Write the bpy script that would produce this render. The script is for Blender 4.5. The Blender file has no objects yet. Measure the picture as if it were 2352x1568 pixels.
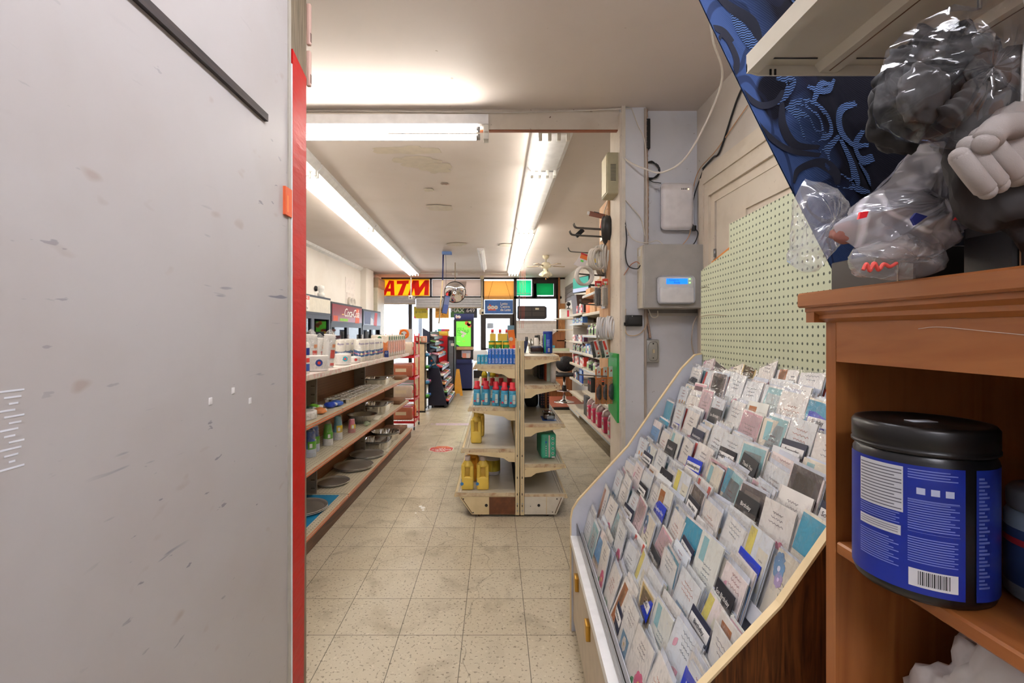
import bpy, bmesh, math, random
from mathutils import Vector, Matrix, noise
R = random.Random(11)
SC = bpy.context.scene
COL = SC.collection
# ------------------------------------------------------------ camera, sky, exposure
F, CX, CY, H = 1070.0, 1139.0, 762.0, 1.446
cd = bpy.data.cameras.new('camera'); cam = bpy.data.objects.new('camera', cd); COL.objects.link(cam)
cam.location = (0, 0, H); cam.rotation_euler = (math.pi/2, 0, 0)
cd.sensor_width = 36; cd.lens = F*36/2352
cd.shift_x = (1176-CX)/2352; cd.shift_y = -(784-CY)/2352
cd.clip_start = .02
SC.camera = cam
SC.view_settings.view_transform = 'Standard'; SC.view_settings.look = 'None'
SC.view_settings.gamma = 1; SC.view_settings.use_curve_mapping = False
SC.view_settings.exposure = 1.25
w = bpy.data.worlds.new('sky'); SC.world = w; w.use_nodes = True
bg = w.node_tree.nodes['Background']; bg.inputs[0].default_value = (.86, .93, 1, 1); bg.inputs[1].default_value = 4.0
sd = bpy.data.lights.new('sun', 'SUN'); sd.energy = 2.5; sd.angle = .3; sd.color = (1, .96, .9)
so = bpy.data.objects.new('sun', sd); COL.objects.link(so); so.rotation_euler = (math.radians(35), math.radians(-20), 0)
TUBE, HEADT, BACKFILLT = 7.0, 13.0, 17.5      # brightness of the fluorescent tubes: shop, header, added back-room fill
try:
    SC.cycles.use_adaptive_sampling = True; SC.cycles.adaptive_threshold = .04; SC.cycles.max_bounces = 7; SC.cycles.diffuse_bounces = 4; SC.cycles.glossy_bounces = 3
    SC.cycles.transparent_max_bounces = 24; SC.cycles.transmission_bounces = 6
    SC.cycles.sample_clamp_indirect = 4; SC.cycles.caustics_reflective = False; SC.cycles.caustics_refractive = False
except Exception:
    pass
def at(px, py, Y): return Vector(((px-CX)*Y/F, Y, H-(py-CY)*Y/F))
# ------------------------------------------------------------ materials
def lin(c): c = c/255; return c/12.92 if c <= .04045 else ((c+.055)/1.055)**2.4
def rgb(t): return (lin(t[0]), lin(t[1]), lin(t[2]), 1)
class NT:
    def __init__(s, name):
        s.m = bpy.data.materials.new(name); s.m.use_nodes = True
        s.t = s.m.node_tree; s.n = s.t.nodes; s.l = s.t.links
        s.b = s.n['Principled BSDF']; s.out = s.n['Material Output']
    def new(s, t, **k):
        n = s.n.new(t)
        for a, b in k.items(): setattr(n, a, b)
        return n
    def link(s, a, b): s.l.new(a, b)
    def val(s, sock, v):
        if hasattr(v, 'is_output'): s.link(v, sock)
        else: sock.default_value = v
    def math(s, op, a, b=0.0, c=None):
        n = s.new('ShaderNodeMath', operation=op); s.val(n.inputs[0], a); s.val(n.inputs[1], b)
        if c is not None: s.val(n.inputs[2], c)
        return n.outputs[0]
    def mix(s, f, a, b):
        n = s.new('ShaderNodeMix', data_type='RGBA'); s.val(n.inputs[0], f)
        s.val(n.inputs[6], a); s.val(n.inputs[7], b); return n.outputs[2]
    def co(s): return s.new('ShaderNodeTexCoord').outputs['Object']
    def xyz(s, v):
        n = s.new('ShaderNodeSeparateXYZ'); s.link(v, n.inputs[0]); return n.outputs
    def mapv(s, v, sc=(1, 1, 1), rot=(0, 0, 0)):
        n = s.new('ShaderNodeMapping'); s.link(v, n.inputs[0]); n.inputs['Scale'].default_value = sc
        n.inputs['Rotation'].default_value = rot; return n.outputs[0]
    def noise(s, v, scale, det=3, dist=0):
        n = s.new('ShaderNodeTexNoise'); s.link(v, n.inputs['Vector']); n.inputs['Scale'].default_value = scale
        n.inputs['Detail'].default_value = det; n.inputs['Distortion'].default_value = dist; return n.outputs['Fac']
    def ramp(s, f, a, b, lo=0., hi=1.):
        n = s.new('ShaderNodeMapRange'); s.val(n.inputs[0], f); n.inputs[1].default_value = a; n.inputs[2].default_value = b
        n.inputs[3].default_value = lo; n.inputs[4].default_value = hi; return n.outputs[0]
    def bump(s, h, st=.2, d=.01):
        n = s.new('ShaderNodeBump'); s.link(h, n.inputs['Height']); n.inputs['Strength'].default_value = st
        n.inputs['Distance'].default_value = d; s.link(n.outputs[0], s.b.inputs['Normal'])
_C = {}
def C(r, g, b, rough=.5, metal=0., var=.06, coat=0.):
    k = (r, g, b, rough, metal, var, coat)
    if k in _C: return _C[k]
    t = NT('paint_%d_%d_%d' % (r, g, b))
    col = rgb((r, g, b)); v = t.co(); f = t.noise(v, 14)
    d = tuple(x*(1-var*2.2) for x in col[:3])+(1,)
    t.link(t.mix(t.ramp(f, .4, .75), col, d), t.b.inputs['Base Color'])
    t.b.inputs['Roughness'].default_value = rough; t.b.inputs['Metallic'].default_value = metal
    t.b.inputs['Coat Weight'].default_value = coat
    _C[k] = t.m; return t.m
def EM(r, g, b, s):
    k = ('e', r, g, b, s)
    if k in _C: return _C[k]
    t = NT('lit_%d_%d_%d' % (r, g, b)); t.b.inputs['Base Color'].default_value = rgb((r, g, b))
    t.b.inputs['Emission Color'].default_value = rgb((r, g, b)); t.b.inputs['Emission Strength'].default_value = s
    _C[k] = t.m; return t.m
def dirty(name, base, dirt, scale=3., amt=.5, spots=None, stretch=(1, 1, 1), rough=.6, spotd=1.0):
    """paint with soft grime and small scuffs"""
    t = NT(name); v = t.co(); vm = t.mapv(v, stretch)
    f = t.math('MULTIPLY', t.ramp(t.noise(v, scale, 6, .3), .45, .75), amt)
    c = t.mix(f, rgb(base), rgb(dirt))
    if spots:
        n = t.math('MULTIPLY', t.ramp(t.noise(vm, spots[1], 3), spots[2], spots[2]+.03), t.ramp(t.noise(v, 2.1, 2), .45, .6, 0, spotd))
        c = t.mix(n, c, rgb(spots[0]))
    if name == 'panel_paint':
        vq = t.mapv(v, (1, .55, 1), (.5, 0, 0))
        c = t.mix(t.math('MULTIPLY', t.ramp(t.noise(vq, 17, 2), .68, .76), .45), c, rgb((150, 126, 110)))
        c = t.mix(t.math('MULTIPLY', t.ramp(t.noise(t.mapv(v, (1, .12, 1), (.78, 0, 0)), 46, 2), .70, .74), t.ramp(t.noise(v, 1.6, 1), .5, .6, 0, .8)), c, rgb((96, 98, 112)))
    t.link(c, t.b.inputs['Base Color']); t.b.inputs['Roughness'].default_value = rough
    t.bump(t.noise(v, 9, 4), .08, .01)
    return t.m
def pegboard(name, base, hole, pitch, ax, ay, r=.16, rough=.6):
    t = NT(name); o = t.xyz(t.co())
    d = []
    for a in (ax, ay):
        x = t.math('SUBTRACT', t.math('FRACT', t.math('DIVIDE', o[a], pitch)), .5); d.append(t.math('MULTIPLY', x, x))
    f = t.ramp(t.math('SQRT', t.math('ADD', d[0], d[1])), r, r+.05, 1, 0)
    t.link(t.mix(f, t.mix(t.ramp(t.noise(t.co(), 5), .4, .7, 0, .35), rgb(base), rgb([x*.9 for x in base])), rgb(hole)), t.b.inputs['Base Color'])
    t.b.inputs['Roughness'].default_value = rough
    return t.m
def woodmat(name, a, b, scale=30, axis=2, rough=.4, dist=1.5, coat=0.):
    t = NT(name); st = [1, 1, 1]; st[axis] = .07
    v = t.mapv(t.co(), tuple(st)); f = t.noise(v, scale, 5, dist)
    t.link(t.mix(t.ramp(f, .35, .65), rgb(a), rgb(b)), t.b.inputs['Base Color'])
    t.b.inputs['Roughness'].default_value = rough; t.b.inputs['Coat Weight'].default_value = coat
    return t.m
def filmmat(name, clear=.75, tint=(235, 238, 245), rough=.12, bsc=30, bst=.9, milk=.25):
    """crumpled clear plastic film"""
    t = NT(name); t.b.inputs['Base Color'].default_value = rgb(tint); t.b.inputs['Roughness'].default_value = rough
    v = t.co(); n = t.new('ShaderNodeTexVoronoi'); n.inputs['Scale'].default_value = bsc
    vv = t.new('ShaderNodeVectorMath', operation='ADD'); t.link(v, vv.inputs[0])
    nn = t.new('ShaderNodeTexNoise'); nn.inputs['Scale'].default_value = bsc*.6; t.link(v, nn.inputs['Vector'])
    sc = t.new('ShaderNodeVectorMath', operation='SCALE'); t.link(nn.outputs['Color'], sc.inputs[0]); sc.inputs['Scale'].default_value = 2.2/bsc
    t.link(sc.outputs[0], vv.inputs[1]); t.link(vv.outputs[0], n.inputs['Vector'])
    t.bump(n.outputs['Distance'], bst, .01)
    tr = t.new('ShaderNodeBsdfTransparent'); mx = t.new('ShaderNodeMixShader'); gl = t.new('ShaderNodeBsdfGlossy')
    gl.inputs['Roughness'].default_value = rough; t.link(t.b.inputs['Normal'].links[0].from_socket, gl.inputs['Normal'])
    m2 = t.new('ShaderNodeMixShader'); m2.inputs[0].default_value = 1-milk
    t.link(t.b.outputs[0], m2.inputs[1]); t.link(gl.outputs[0], m2.inputs[2])
    lw = t.new('ShaderNodeLayerWeight'); lw.inputs[0].default_value = .35
    t.link(t.b.inputs['Normal'].links[0].from_socket, lw.inputs['Normal'])
    v2 = t.new('ShaderNodeTexVoronoi', feature='DISTANCE_TO_EDGE'); v2.inputs['Scale'].default_value = bsc*.7; t.link(vv.outputs[0], v2.inputs['Vector'])
    cr = t.math('MULTIPLY', t.ramp(v2.outputs['Distance'], 0, .10, 1, 0), t.ramp(t.noise(v, bsc*.5, 2), .35, .65, 0, milk))
    f = t.math('MINIMUM', t.math('ADD', t.ramp(lw.outputs['Facing'], .35, 1, 1-clear, min(1, 1-clear+.35)), cr), 1.0)
    t.val(mx.inputs[0], f); t.link(tr.outputs[0], mx.inputs[1]); t.link(m2.outputs[0], mx.inputs[2])
    t.link(mx.outputs[0], t.out.inputs[0]); return t.m
def glassmat(name, tint=(255, 255, 255), refl=.06):
    t = NT(name); tr = t.new('ShaderNodeBsdfTransparent'); tr.inputs[0].default_value = rgb(tint)
    gl = t.new('ShaderNodeBsdfGlossy'); gl.inputs['Roughness'].default_value = .03
    mx = t.new('ShaderNodeMixShader'); fr = t.new('ShaderNodeFresnel'); fr.inputs[0].default_value = 1.4
    t.val(mx.inputs[0], t.math('ADD', fr.outputs[0], refl-.03)); t.link(tr.outputs[0], mx.inputs[1]); t.link(gl.outputs[0], mx.inputs[2])
    t.link(mx.outputs[0], t.out.inputs[0]); return t.m
GLASS = glassmat('clear_glass'); DGLASS = glassmat('cooler_glass', (150, 165, 180), .03)
FILM = filmmat('clear_bag_film', .90, (240, 242, 248), .12, 30, .9, .3); SLEEVE = filmmat('card_sleeve_film', .93, (245, 245, 248), .08, 40, .3, .15)
WHITE = C(236, 234, 230); CREAM = C(226, 216, 190, .45); BLACK = C(22, 22, 24, .4); CHROME = C(215, 215, 215, .15, 1.)
STEEL = C(170, 170, 172, .3, 1.); FOIL = C(236, 234, 230, .2, .92, .0); DGREY = C(60, 60, 62)
def floor_mat():
    t = NT('vinyl_tile'); v = t.co(); o = t.xyz(v)
    ls = []
    for k, off in ((0, -.158), (1, 2.2227)):
        x = t.math('FRACT', t.math('DIVIDE', t.math('SUBTRACT', o[k], off), .305))
        ls.append(t.math('MINIMUM', x, t.math('SUBTRACT', 1.0, x)))
    line = t.ramp(t.math('MINIMUM', ls[0], ls[1]), .003, .008, 1, 0)
    n1 = t.noise(v, 1.3, 5, .5); n2 = t.noise(t.mapv(v, (1, 1, 1)), 75, 2); n3 = t.noise(v, 5, 6, .6); n4 = t.noise(v, 40, 2)
    c = t.mix(t.ramp(n1, .3, .7), rgb((210, 200, 178)), rgb((190, 178, 154)))
    tv = t.new('ShaderNodeTexWhiteNoise', noise_dimensions='2D')
    sn = t.new('ShaderNodeVectorMath', operation='FLOOR'); mp = t.new('ShaderNodeMapping'); t.link(v, mp.inputs[0])
    mp.inputs['Location'].default_value = (.158/.305, -2.2227/.305, 0); mp.inputs['Scale'].default_value = (1/.305,)*3
    t.link(mp.outputs[0], sn.inputs[0]); t.link(sn.outputs[0], tv.inputs['Vector'])
    c = t.mix(t.ramp(tv.outputs['Value'], 0, 1, 0, .22), c, rgb((165, 150, 122)))
    c = t.mix(t.math('MULTIPLY', t.ramp(n3, .52, .75), .45), c, rgb((112, 98, 78)))
    c = t.mix(t.math('MULTIPLY', t.ramp(n2, .60, .66), .65), c, rgb((92, 78, 60)))
    c = t.mix(t.math('MULTIPLY', t.ramp(n4, .62, .7), .4), c, rgb((222, 212, 190)))
    cr = t.new('ShaderNodeTexVoronoi', feature='DISTANCE_TO_EDGE'); cr.inputs['Scale'].default_value = .9
    nv = t.new('ShaderNodeVectorMath', operation='ADD'); t.link(v, nv.inputs[0]); nc = t.new('ShaderNodeTexNoise'); nc.inputs['Scale'].default_value = 3
    t.link(v, nc.inputs['Vector']); s2 = t.new('ShaderNodeVectorMath', operation='SCALE'); t.link(nc.outputs['Color'], s2.inputs[0]); s2.inputs['Scale'].default_value = .35
    t.link(s2.outputs[0], nv.inputs[1]); t.link(nv.outputs[0], cr.inputs['Vector'])
    c = t.mix(t.math('MULTIPLY', t.ramp(cr.outputs['Distance'], .0, .0035, 1, 0), .45), c, rgb((80, 66, 50)))
    c = t.mix(t.math('MULTIPLY', line, .85), c, rgb((58, 48, 38)))
    t.link(c, t.b.inputs['Base Color'])
    t.val(t.b.inputs['Roughness'], t.ramp(n3, .3, .7, .28, .5)); t.b.inputs['Specular IOR Level'].default_value = .35
    return t.m
# ------------------------------------------------------------ mesh builder
class MB:
    def __init__(s): s.v = []; s.f = []; s.m = []; s.s = []; s.mats = []
    def add(s, vs, fs, m, smooth=False, T=None):
        if m not in s.mats: s.mats.append(m)
        k = s.mats.index(m); o = len(s.v)
        for v in vs:
            v = Vector(v); s.v.append(T @ v if T else v)
        for f in fs: s.f.append([i+o for i in f]); s.m.append(k); s.s.append(smooth)
        return s
    def box(s, x0, y0, z0, x1, y1, z1, m, T=None):
        vs = [(x, y, z) for x in (x0, x1) for y in (y0, y1) for z in (z0, z1)]
        return s.add(vs, [(0, 1, 3, 2), (4, 6, 7, 5), (0, 4, 5, 1), (2, 3, 7, 6), (0, 2, 6, 4), (1, 5, 7, 3)], m, T=T)
    def rbox(s, x0, y0, z0, x1, y1, z1, m, r=.01, seg=2, T=None, puff=0., smooth=True):
        b = bmesh.new(); bmesh.ops.create_cube(b, size=1)
        for v in b.verts: v.co = Vector(((x0+x1)/2+v.co.x*(x1-x0), (y0+y1)/2+v.co.y*(y1-y0), (z0+z1)/2+v.co.z*(z1-z0)))
        bmesh.ops.bevel(b, geom=list(b.edges), offset=r, segments=seg, affect='EDGES', profile=.5)
        b.verts.index_update(); s.add([v.co.copy() for v in b.verts], [[v.index for v in f.verts] for f in b.faces], m, smooth, T); b.free(); return s
    def prism(s, pts, ax, a, b, m, T=None):
        """pts: polygon in the two other axes, extruded along axis ax from a to b"""
        def mk(p, h): q = list(p); q.insert(ax, h); return q
        n = len(pts); vs = [mk(p, a) for p in pts]+[mk(p, b) for p in pts]
        fs = [list(range(n))[::-1], list(range(n, 2*n))]+[[i, (i+1) % n, (i+1) % n+n, i+n] for i in range(n)]
        return s.add(vs, fs, m, T=T)
    def lathe(s, prof, m, n=20, c=(0, 0, 0), T=None, cap=True, sx=1., smooth=True, ms=None):
        vs = []; L = len(prof)
        for r, z in prof:
            for k in range(n):
                a = 2*math.pi*k/n; vs.append((c[0]+r*math.cos(a)*sx, c[1]+r*math.sin(a), c[2]+z))
        for i in range(L-1):
            fs = [[i*n+k, i*n+(k+1) % n, (i+1)*n+(k+1) % n, (i+1)*n+k] for k in range(n)]
            s.add(vs if i == 0 else [], fs, m, smooth, T) if i == 0 else s._more(fs, ms[i] if ms else m, smooth, len(vs))
        if cap: s._more([list(range(n))[::-1]], m, False, len(vs)); s._more([list(range((L-1)*n, L*n))], (ms[-1] if ms else m), False, len(vs))
        return s
    def _more(s, fs, m, smooth, nv):
        if m not in s.mats: s.mats.append(m)
        o = len(s.v)-nv; k = s.mats.index(m)
        for f in fs: s.f.append([i+o for i in f]); s.m.append(k); s.s.append(smooth)
    def cyl(s, c, r, h, m, n=20, T=None): return s.lathe([(r, 0), (r, h)], m, n, c, T)
    def rod(s, a, b, r, m, n=10, r2=None):
        a, b = Vector(a), Vector(b); d = b-a
        T = Matrix.Translation(a) @ d.to_track_quat('Z', 'Y').to_matrix().to_4x4()
        return s.lathe([(r, 0), (r2 if r2 is not None else r, d.length)], m, n, T=T)
    def tube(s, pts, r, m, n=6, closed=False):
        pts = [Vector(p) for p in pts]; L = len(pts); vs = []; up = None
        for i, p in enumerate(pts):
            if closed: t = pts[(i+1) % L]-pts[i-1]
            else: t = pts[min(i+1, L-1)]-pts[max(i-1, 0)]
            t.normalize()
            if up is None: up = t.orthogonal().normalized()
            up = (up-t*up.dot(t)).normalized(); q = t.cross(up)
            rr = r[i] if isinstance(r, (list, tuple)) else r
            for k in range(n):
                a = 2*math.pi*k/n; vs.append(p+(up*math.cos(a)+q*math.sin(a))*rr)
        fs = []
        for i in range(L if closed else L-1):
            j = (i+1) % L
            fs += [[i*n+k, i*n+(k+1) % n, j*n+(k+1) % n, j*n+k] for k in range(n)]
        if not closed: fs += [list(range(n))[::-1], list(range((L-1)*n, L*n))]
        return s.add(vs, fs, m, True)
    def ball(s, c, r, m, n=16, k=10, sc=(1, 1, 1), T=None):
        c = Vector(c); vs = [c+Vector((0, 0, -r*sc[2]))]
        for i in range(1, k):
            a = math.pi*i/k-math.pi/2
            for j in range(n):
                b = 2*math.pi*j/n; vs.append(c+Vector((r*math.cos(a)*math.cos(b)*sc[0], r*math.cos(a)*math.sin(b)*sc[1], r*math.sin(a)*sc[2])))
        vs.append(c+Vector((0, 0, r*sc[2]))); fs = [[0, 1+(j+1) % n, 1+j] for j in range(n)]
        for i in range(k-2):
            fs += [[1+i*n+j, 1+i*n+(j+1) % n, 1+(i+1)*n+(j+1) % n, 1+(i+1)*n+j] for j in range(n)]
        e = len(vs)-1; fs += [[e, 1+(k-2)*n+j, 1+(k-2)*n+(j+1) % n] for j in range(n)]
        return s.add(vs, fs, m, True, T)
    def grid(s, fn, nu, nv, m, smooth=True, wrap=False, T=None):
        vs = [fn(i/(nu), j/(nv)) for i in range(nu+1) for j in range(nv+1)]
        fs = [[i*(nv+1)+j, (i+1)*(nv+1)+j, (i+1)*(nv+1)+j+1, i*(nv+1)+j+1] for i in range(nu) for j in range(nv)]
        return s.add(vs, fs, m, smooth, T)
    def disc(s, c, r, xd, yd, m, n=14, ry=None, d=.0004):
        """flat printed disc with a hair of thickness"""
        c, xd, yd = Vector(c), Vector(xd), Vector(yd); nn = xd.cross(yd)*d; ry = ry or r
        p = [c+xd*math.cos(2*math.pi*k/n)*r+yd*math.sin(2*math.pi*k/n)*ry for k in range(n)]
        return s.slab(p, nn, m)
    def slab(s, p, nn, m):
        n = len(p); p = [Vector(q) for q in p]; nn = Vector(nn)
        return s.add(p+[q+nn for q in p], [list(range(n))[::-1], list(range(n, 2*n))]+[[i, (i+1) % n, (i+1) % n+n, i+n] for i in range(n)], m)
    def rect(s, c, w, h, xd, yd, m, d=.0004):
        c, xd, yd = Vector(c), Vector(xd), Vector(yd)
        return s.slab([c-xd*w/2-yd*h/2, c+xd*w/2-yd*h/2, c+xd*w/2+yd*h/2, c-xd*w/2+yd*h/2], xd.cross(yd)*d, m)
    def text(s, st, size, c, xd, yd, m, bold=0., shear=0., sq=1., lift=.0005, align='CENTER', sp=1.):
        vs, fs = glyphs(st, bold, shear, align, sp)
        c, xd, yd = Vector(c), Vector(xd), Vector(yd); nn = xd.cross(yd)
        return s.add([c+xd*v[0]*size*sq+yd*v[1]*size+nn*(lift+max(0, v[2])*size) for v in vs], fs, m)
    def build(s, name, parent=None, loc=None, rot=None):
        me = bpy.data.meshes.new(name); me.from_pydata([tuple(v) for v in s.v], [], s.f)
        for m in s.mats: me.materials.append(m)
        me.polygons.foreach_set('material_index', s.m); me.polygons.foreach_set('use_smooth', s.s); me.update()
        o = bpy.data.objects.new(name, me); COL.objects.link(o)
        if parent: o.parent = parent
        if loc is not None: o.location = loc
        if rot is not None: o.rotation_euler = rot
        return o
_G = {}
def glyphs(st, bold, shear, align, sp):
    k = (st, bold, shear, align, sp)
    if k not in _G:
        c = bpy.data.curves.new('t', 'FONT'); c.body = st; c.size = 1; c.resolution_u = 2; c.extrude = .004; c.offset = bold
        c.shear = shear; c.align_x = align; c.align_y = 'CENTER'; c.space_character = sp; c.space_line = .95
        o = bpy.data.objects.new('t', c); me = bpy.data.meshes.new_from_object(o)
        _G[k] = ([v.co.copy() for v in me.vertices], [list(p.vertices) for p in me.polygons])
        bpy.data.objects.remove(o); bpy.data.curves.remove(c); bpy.data.meshes.remove(me)
    return _G[k]
def thing(name, label, cat, loc=(0, 0, 0), rz=0, group=None):
    o = bpy.data.objects.new(name, None); COL.objects.link(o); o.location = loc; o.rotation_euler = (0, 0, rz)
    o.empty_display_size = .05
    return tag(o, label, cat, group)
def tag(o, label, cat, group=None, kind=None):
    if label: o['label'] = label
    if cat: o['category'] = cat
    if group: o['group'] = group
    if kind: o['kind'] = kind
    return o
def single(name, mb, label, cat, loc=(0, 0, 0), rot=(0, 0, 0), group=None):
    return tag(mb.build(name, None, loc, rot), label, cat, group)
def struct(name, mb, loc=None):
    o = mb.build(name, None, loc); o['kind'] = 'structure'; return o
def dup(root, loc, rot=None, label=None, group=None):
    r = root.copy(); COL.objects.link(r); r.location = loc
    if rot is not None: r.rotation_euler = rot if isinstance(rot, (tuple, list)) else (0, 0, rot)
    if label: r['label'] = label
    if group: r['group'] = group
    for ch in list(root.children):
        c = ch.copy(); COL.objects.link(c); c.parent = r
        for g in list(ch.children):
            d = g.copy(); COL.objects.link(d); d.parent = c
    return r
ORD = ['first', 'second', 'third', 'fourth', 'fifth', 'sixth', 'seventh', 'eighth', 'ninth', 'tenth', 'eleventh', 'twelfth', 'thirteenth', 'fourteenth', 'fifteenth', 'sixteenth', 'seventeenth', 'eighteenth', 'nineteenth', 'twentieth']
X_, Y_, Z_ = Vector((1, 0, 0)), Vector((0, 1, 0)), Vector((0, 0, 1))
# ============================================================ STRUCTURE
WALLP = dirty('wall_paint', (224, 225, 230), (192, 189, 190), 2.5, .6, ((120, 104, 92), 30, .70))
STOREP = dirty('store_wall_paint', (238, 232, 224), (222, 212, 200), 2., .5)
CEILP = dirty('ceiling_paint', (218, 208, 202), (202, 190, 180), 1.2, .6, ((170, 156, 142), 18, .72))
TRIMP = dirty('trim_paint', (222, 212, 198), (190, 176, 158), 6, .5, ((120, 96, 76), 40, .68))
m = MB(); m.box(-3.2, -2, -.1, 2.0, 12.9, 0, floor_mat()); floor = struct('floor', m)
m = MB(); m.box(-3.2, -2, 2.94, 2.0, 12.9, 3.04, CEILP); ceil = struct('ceiling', m)
m = MB()   # peeled paint and patches on the ceiling
for (px, py, w_, h_, s) in ((935, 345, .55, .06, 1), (960, 372, .42, .1, 2), (1000, 385, .3, .09, 3), (1022, 421, .09, .02, 4), (985, 435, .1, .04, 5), (1010, 476, .3, .1, 6), (1050, 560, .35, .12, 7), (1165, 562, .3, .1, 8)):
    Y = 1.494*F/(CY-py); cx = (px-CX)*Y/F; q = []
    for k in range(26):
        a = -2*math.pi*k/26; r = 1+.5*noise.noise(Vector((math.cos(a)*2, math.sin(a)*2, s*7)))
        q.append((cx+math.cos(a)*w_*.5*r, Y+math.sin(a)*h_*1.4*r, 2.9395-.0012*s))
    m.slab(q, (0, 0, -.001), C(208, 196, 176) if s != 4 else C(150, 120, 100))
m.build('paint_patch', ceil)['kind'] = 'structure'
m = MB(); m.box(-3.25, -2, 0, -3.15, 12.9, 2.94, STOREP); struct('wall_left', m)
m = MB(); m.prism([(-3.15, 2.87), (-3.15, 2.94), (-3.08, 2.94), (-3.1, 2.9)], 1, 3.2, 10.84, WHITE); struct('trim_1', m)
m = MB(); m.box(-3.15, 10.84, 1.3, -3.02, 11.5, 2.94, STOREP); m.box(-3.15, 10.84, 0, -3.09, 11.2, 1.3, STOREP)
struct('wall_left_column', m)
m = MB(); m.box(1.9, 3.33, 0, 2.0, 12.9, 2.94, STOREP); struct('wall_right', m)
m = MB(); m.box(1.36, -2, 0, 1.46, 3.15, 2.94, dirty('side_wall_paint', (216, 208, 198), (196, 184, 172), 2.5, .6, ((120, 104, 92), 30, .70))); struct('wall_right_near', m)
m = MB(); m.box(-3.15, -2.1, 0, 1.46, -2, 2.94, WALLP); struct('wall_back', m)
m = MB(); m.box(.83, 3.15, 0, 2.0, 3.33, 2.94, WALLP); m.box(.83, 3.10, 0, .9975, 3.15, 2.94, WALLP); struct('wall_far', m)
m = MB(); m.box(-3.15, 3.13, 2.806, .83, 3.17, 2.94, TRIMP); m.box(-3.15, 3.135, 2.799, .83, 3.165, 2.806, C(150, 84, 50)); struct('wall_header', m)
m = MB(); m.box(.82, 3.085, 0, .845, 3.34, 2.9, TRIMP); m.box(.832, 3.078, 0, .856, 3.1, 2.94, C(226, 218, 204)); struct('trim_2', m)
m = MB(); m.box(.985, 3.09, .0, 1.0, 3.15, 2.93, C(180, 168, 156)); struct('trim_3', m)
m = MB(); m.box(1.0, 3.12, 1.555, 1.355, 3.15, 1.572, C(196, 190, 184)); m.box(1.0, 3.13, 1.572, 1.355, 3.15, 1.60, C(150, 146, 142)); struct('trim_4', m)
# painted door with a deep moulded casing in the near right wall
DP = dirty('door_paint', (222, 210, 192), (198, 182, 160), 8, .4, ((120, 100, 80), 50, .7))
m = MB()
for (o, t) in ((0, .02), (.0505, .035), (.101, .026), (.1515, .045), (.202, .03)):
    z = 2.49-o; y = 3.085-o; e = .05
    m.box(1.36-t, -.1, z-e, 1.3605, y, z, DP); m.box(1.36-t, y-e, 0, 1.3605, y, z-e, DP)
struct('trim_5', m)
m = MB(); m.box(1.335, .2, 0, 1.358, 2.82, 2.27, DP)
for y in (2.5, 1.9, 1.3):
    m.box(1.325, y-.45, .4, 1.336, y-.42, 2.10, DP); m.box(1.325, y-.03, .4, 1.336, y, 2.10, DP); m.box(1.325, y-.45, 2.10, 1.336, y, 2.14, DP)
door = struct('door_1', m)
m = MB()
for z in (1.9, 1.84): m.cyl((1.33, 2.83, z), .008, .05, STEEL, 8)
m.build('hinge', door)['kind'] = 'structure'
# left partition: painted panel, stud, red vinyl sheet
PANEL = dirty('panel_paint', (180, 175, 173), (168, 158, 152), 3.2, .5, ((120, 116, 122), 62, .70), (1, .3, 1), .38, .8)
m = MB(); m.box(-.70, -1.0, 0, -.64, 1.43, 2.94, PANEL)
m.box(-.6405, -.9, .0, -.638, .98, .487, C(214, 210, 200))
for k in range(13): m.box(-.6405, .60+.006*((k*5) % 3), 1.265+k*.0085, -.6396, .632-.004*((k*7) % 4), 1.2675+k*.0085, C(226, 228, 234))
struct('wall_partition', m)
m = MB(); m.box(-.70, 1.43, 0, -.641, 1.575, 2.94, woodmat('grey_stud_wood', (142, 128, 106), (104, 92, 74), 40, 2, .6, 3)); struct('trim_6', m)
m = MB(); m.box(-.645, 1.432, 0, -.636, 1.447, 2.94, C(178, 172, 160)); m.box(-.642, 1.447, 0, -.634, 1.453, 2.28, C(232, 236, 240)); struct('trim_7', m)
RED = NT('red_vinyl'); v = RED.co(); RED.link(RED.mix(RED.ramp(RED.noise(v, 2), .3, .7), rgb((190, 6, 12)), rgb((170, 8, 12))), RED.b.inputs['Base Color'])
RED.b.inputs['Roughness'].default_value = .42; RED.b.inputs['Specular IOR Level'].default_value = .3; RED.bump(RED.noise(RED.mapv(v, (1, 1, 3)), 9, 3), .35, .01); RED = RED.m
m = MB(); m.prism([(1.455, 0), (1.455, 2.33), (1.56, 2.295), (1.555, 1.4), (1.545, .7), (1.535, 0)], 0, -.641, -.6345, RED)
single('vinyl_sheet', m, 'tall narrow red vinyl sheet covering the wooden stud at the edge of the pale panel', 'vinyl sheet')
m = MB()
for z0, z1 in ((2.6, 2.8), (2.42, 2.56), (2.28, 2.40)):
    m.rbox(-.643, 1.578, z0, -.629, 1.592, z1, C(208, 172, 158, .5), .003); m.box(-.63, 1.58, z0+.01, -.628, 1.588, z0+.04, C(110, 80, 70))
single('strike_plate', m, 'pinkish worn metal strike plates on the stud above the red vinyl', 'metal plate')
m = MB(); m.prism([(-.9, 2.06), (1.29, 2.048), (1.29, 2.028), (-.9, 2.036)], 0, -.64, -.630, woodmat('dark_batten', (64, 54, 50), (38, 34, 38), 60, 1, .5))
single('wood_batten', m, 'dark brown wooden batten fixed across the pale painted panel', 'batten')
m = MB(); m.box(-.641, 1.40, 1.80, -.632, 1.445, 1.885, C(226, 96, 48)); m.box(-.633, 1.41, 1.81, -.6315, 1.42, 1.86, C(240, 130, 70))
single('sticker', m, 'small orange sticker on the edge of the pale panel beside the red vinyl', 'sticker')
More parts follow.
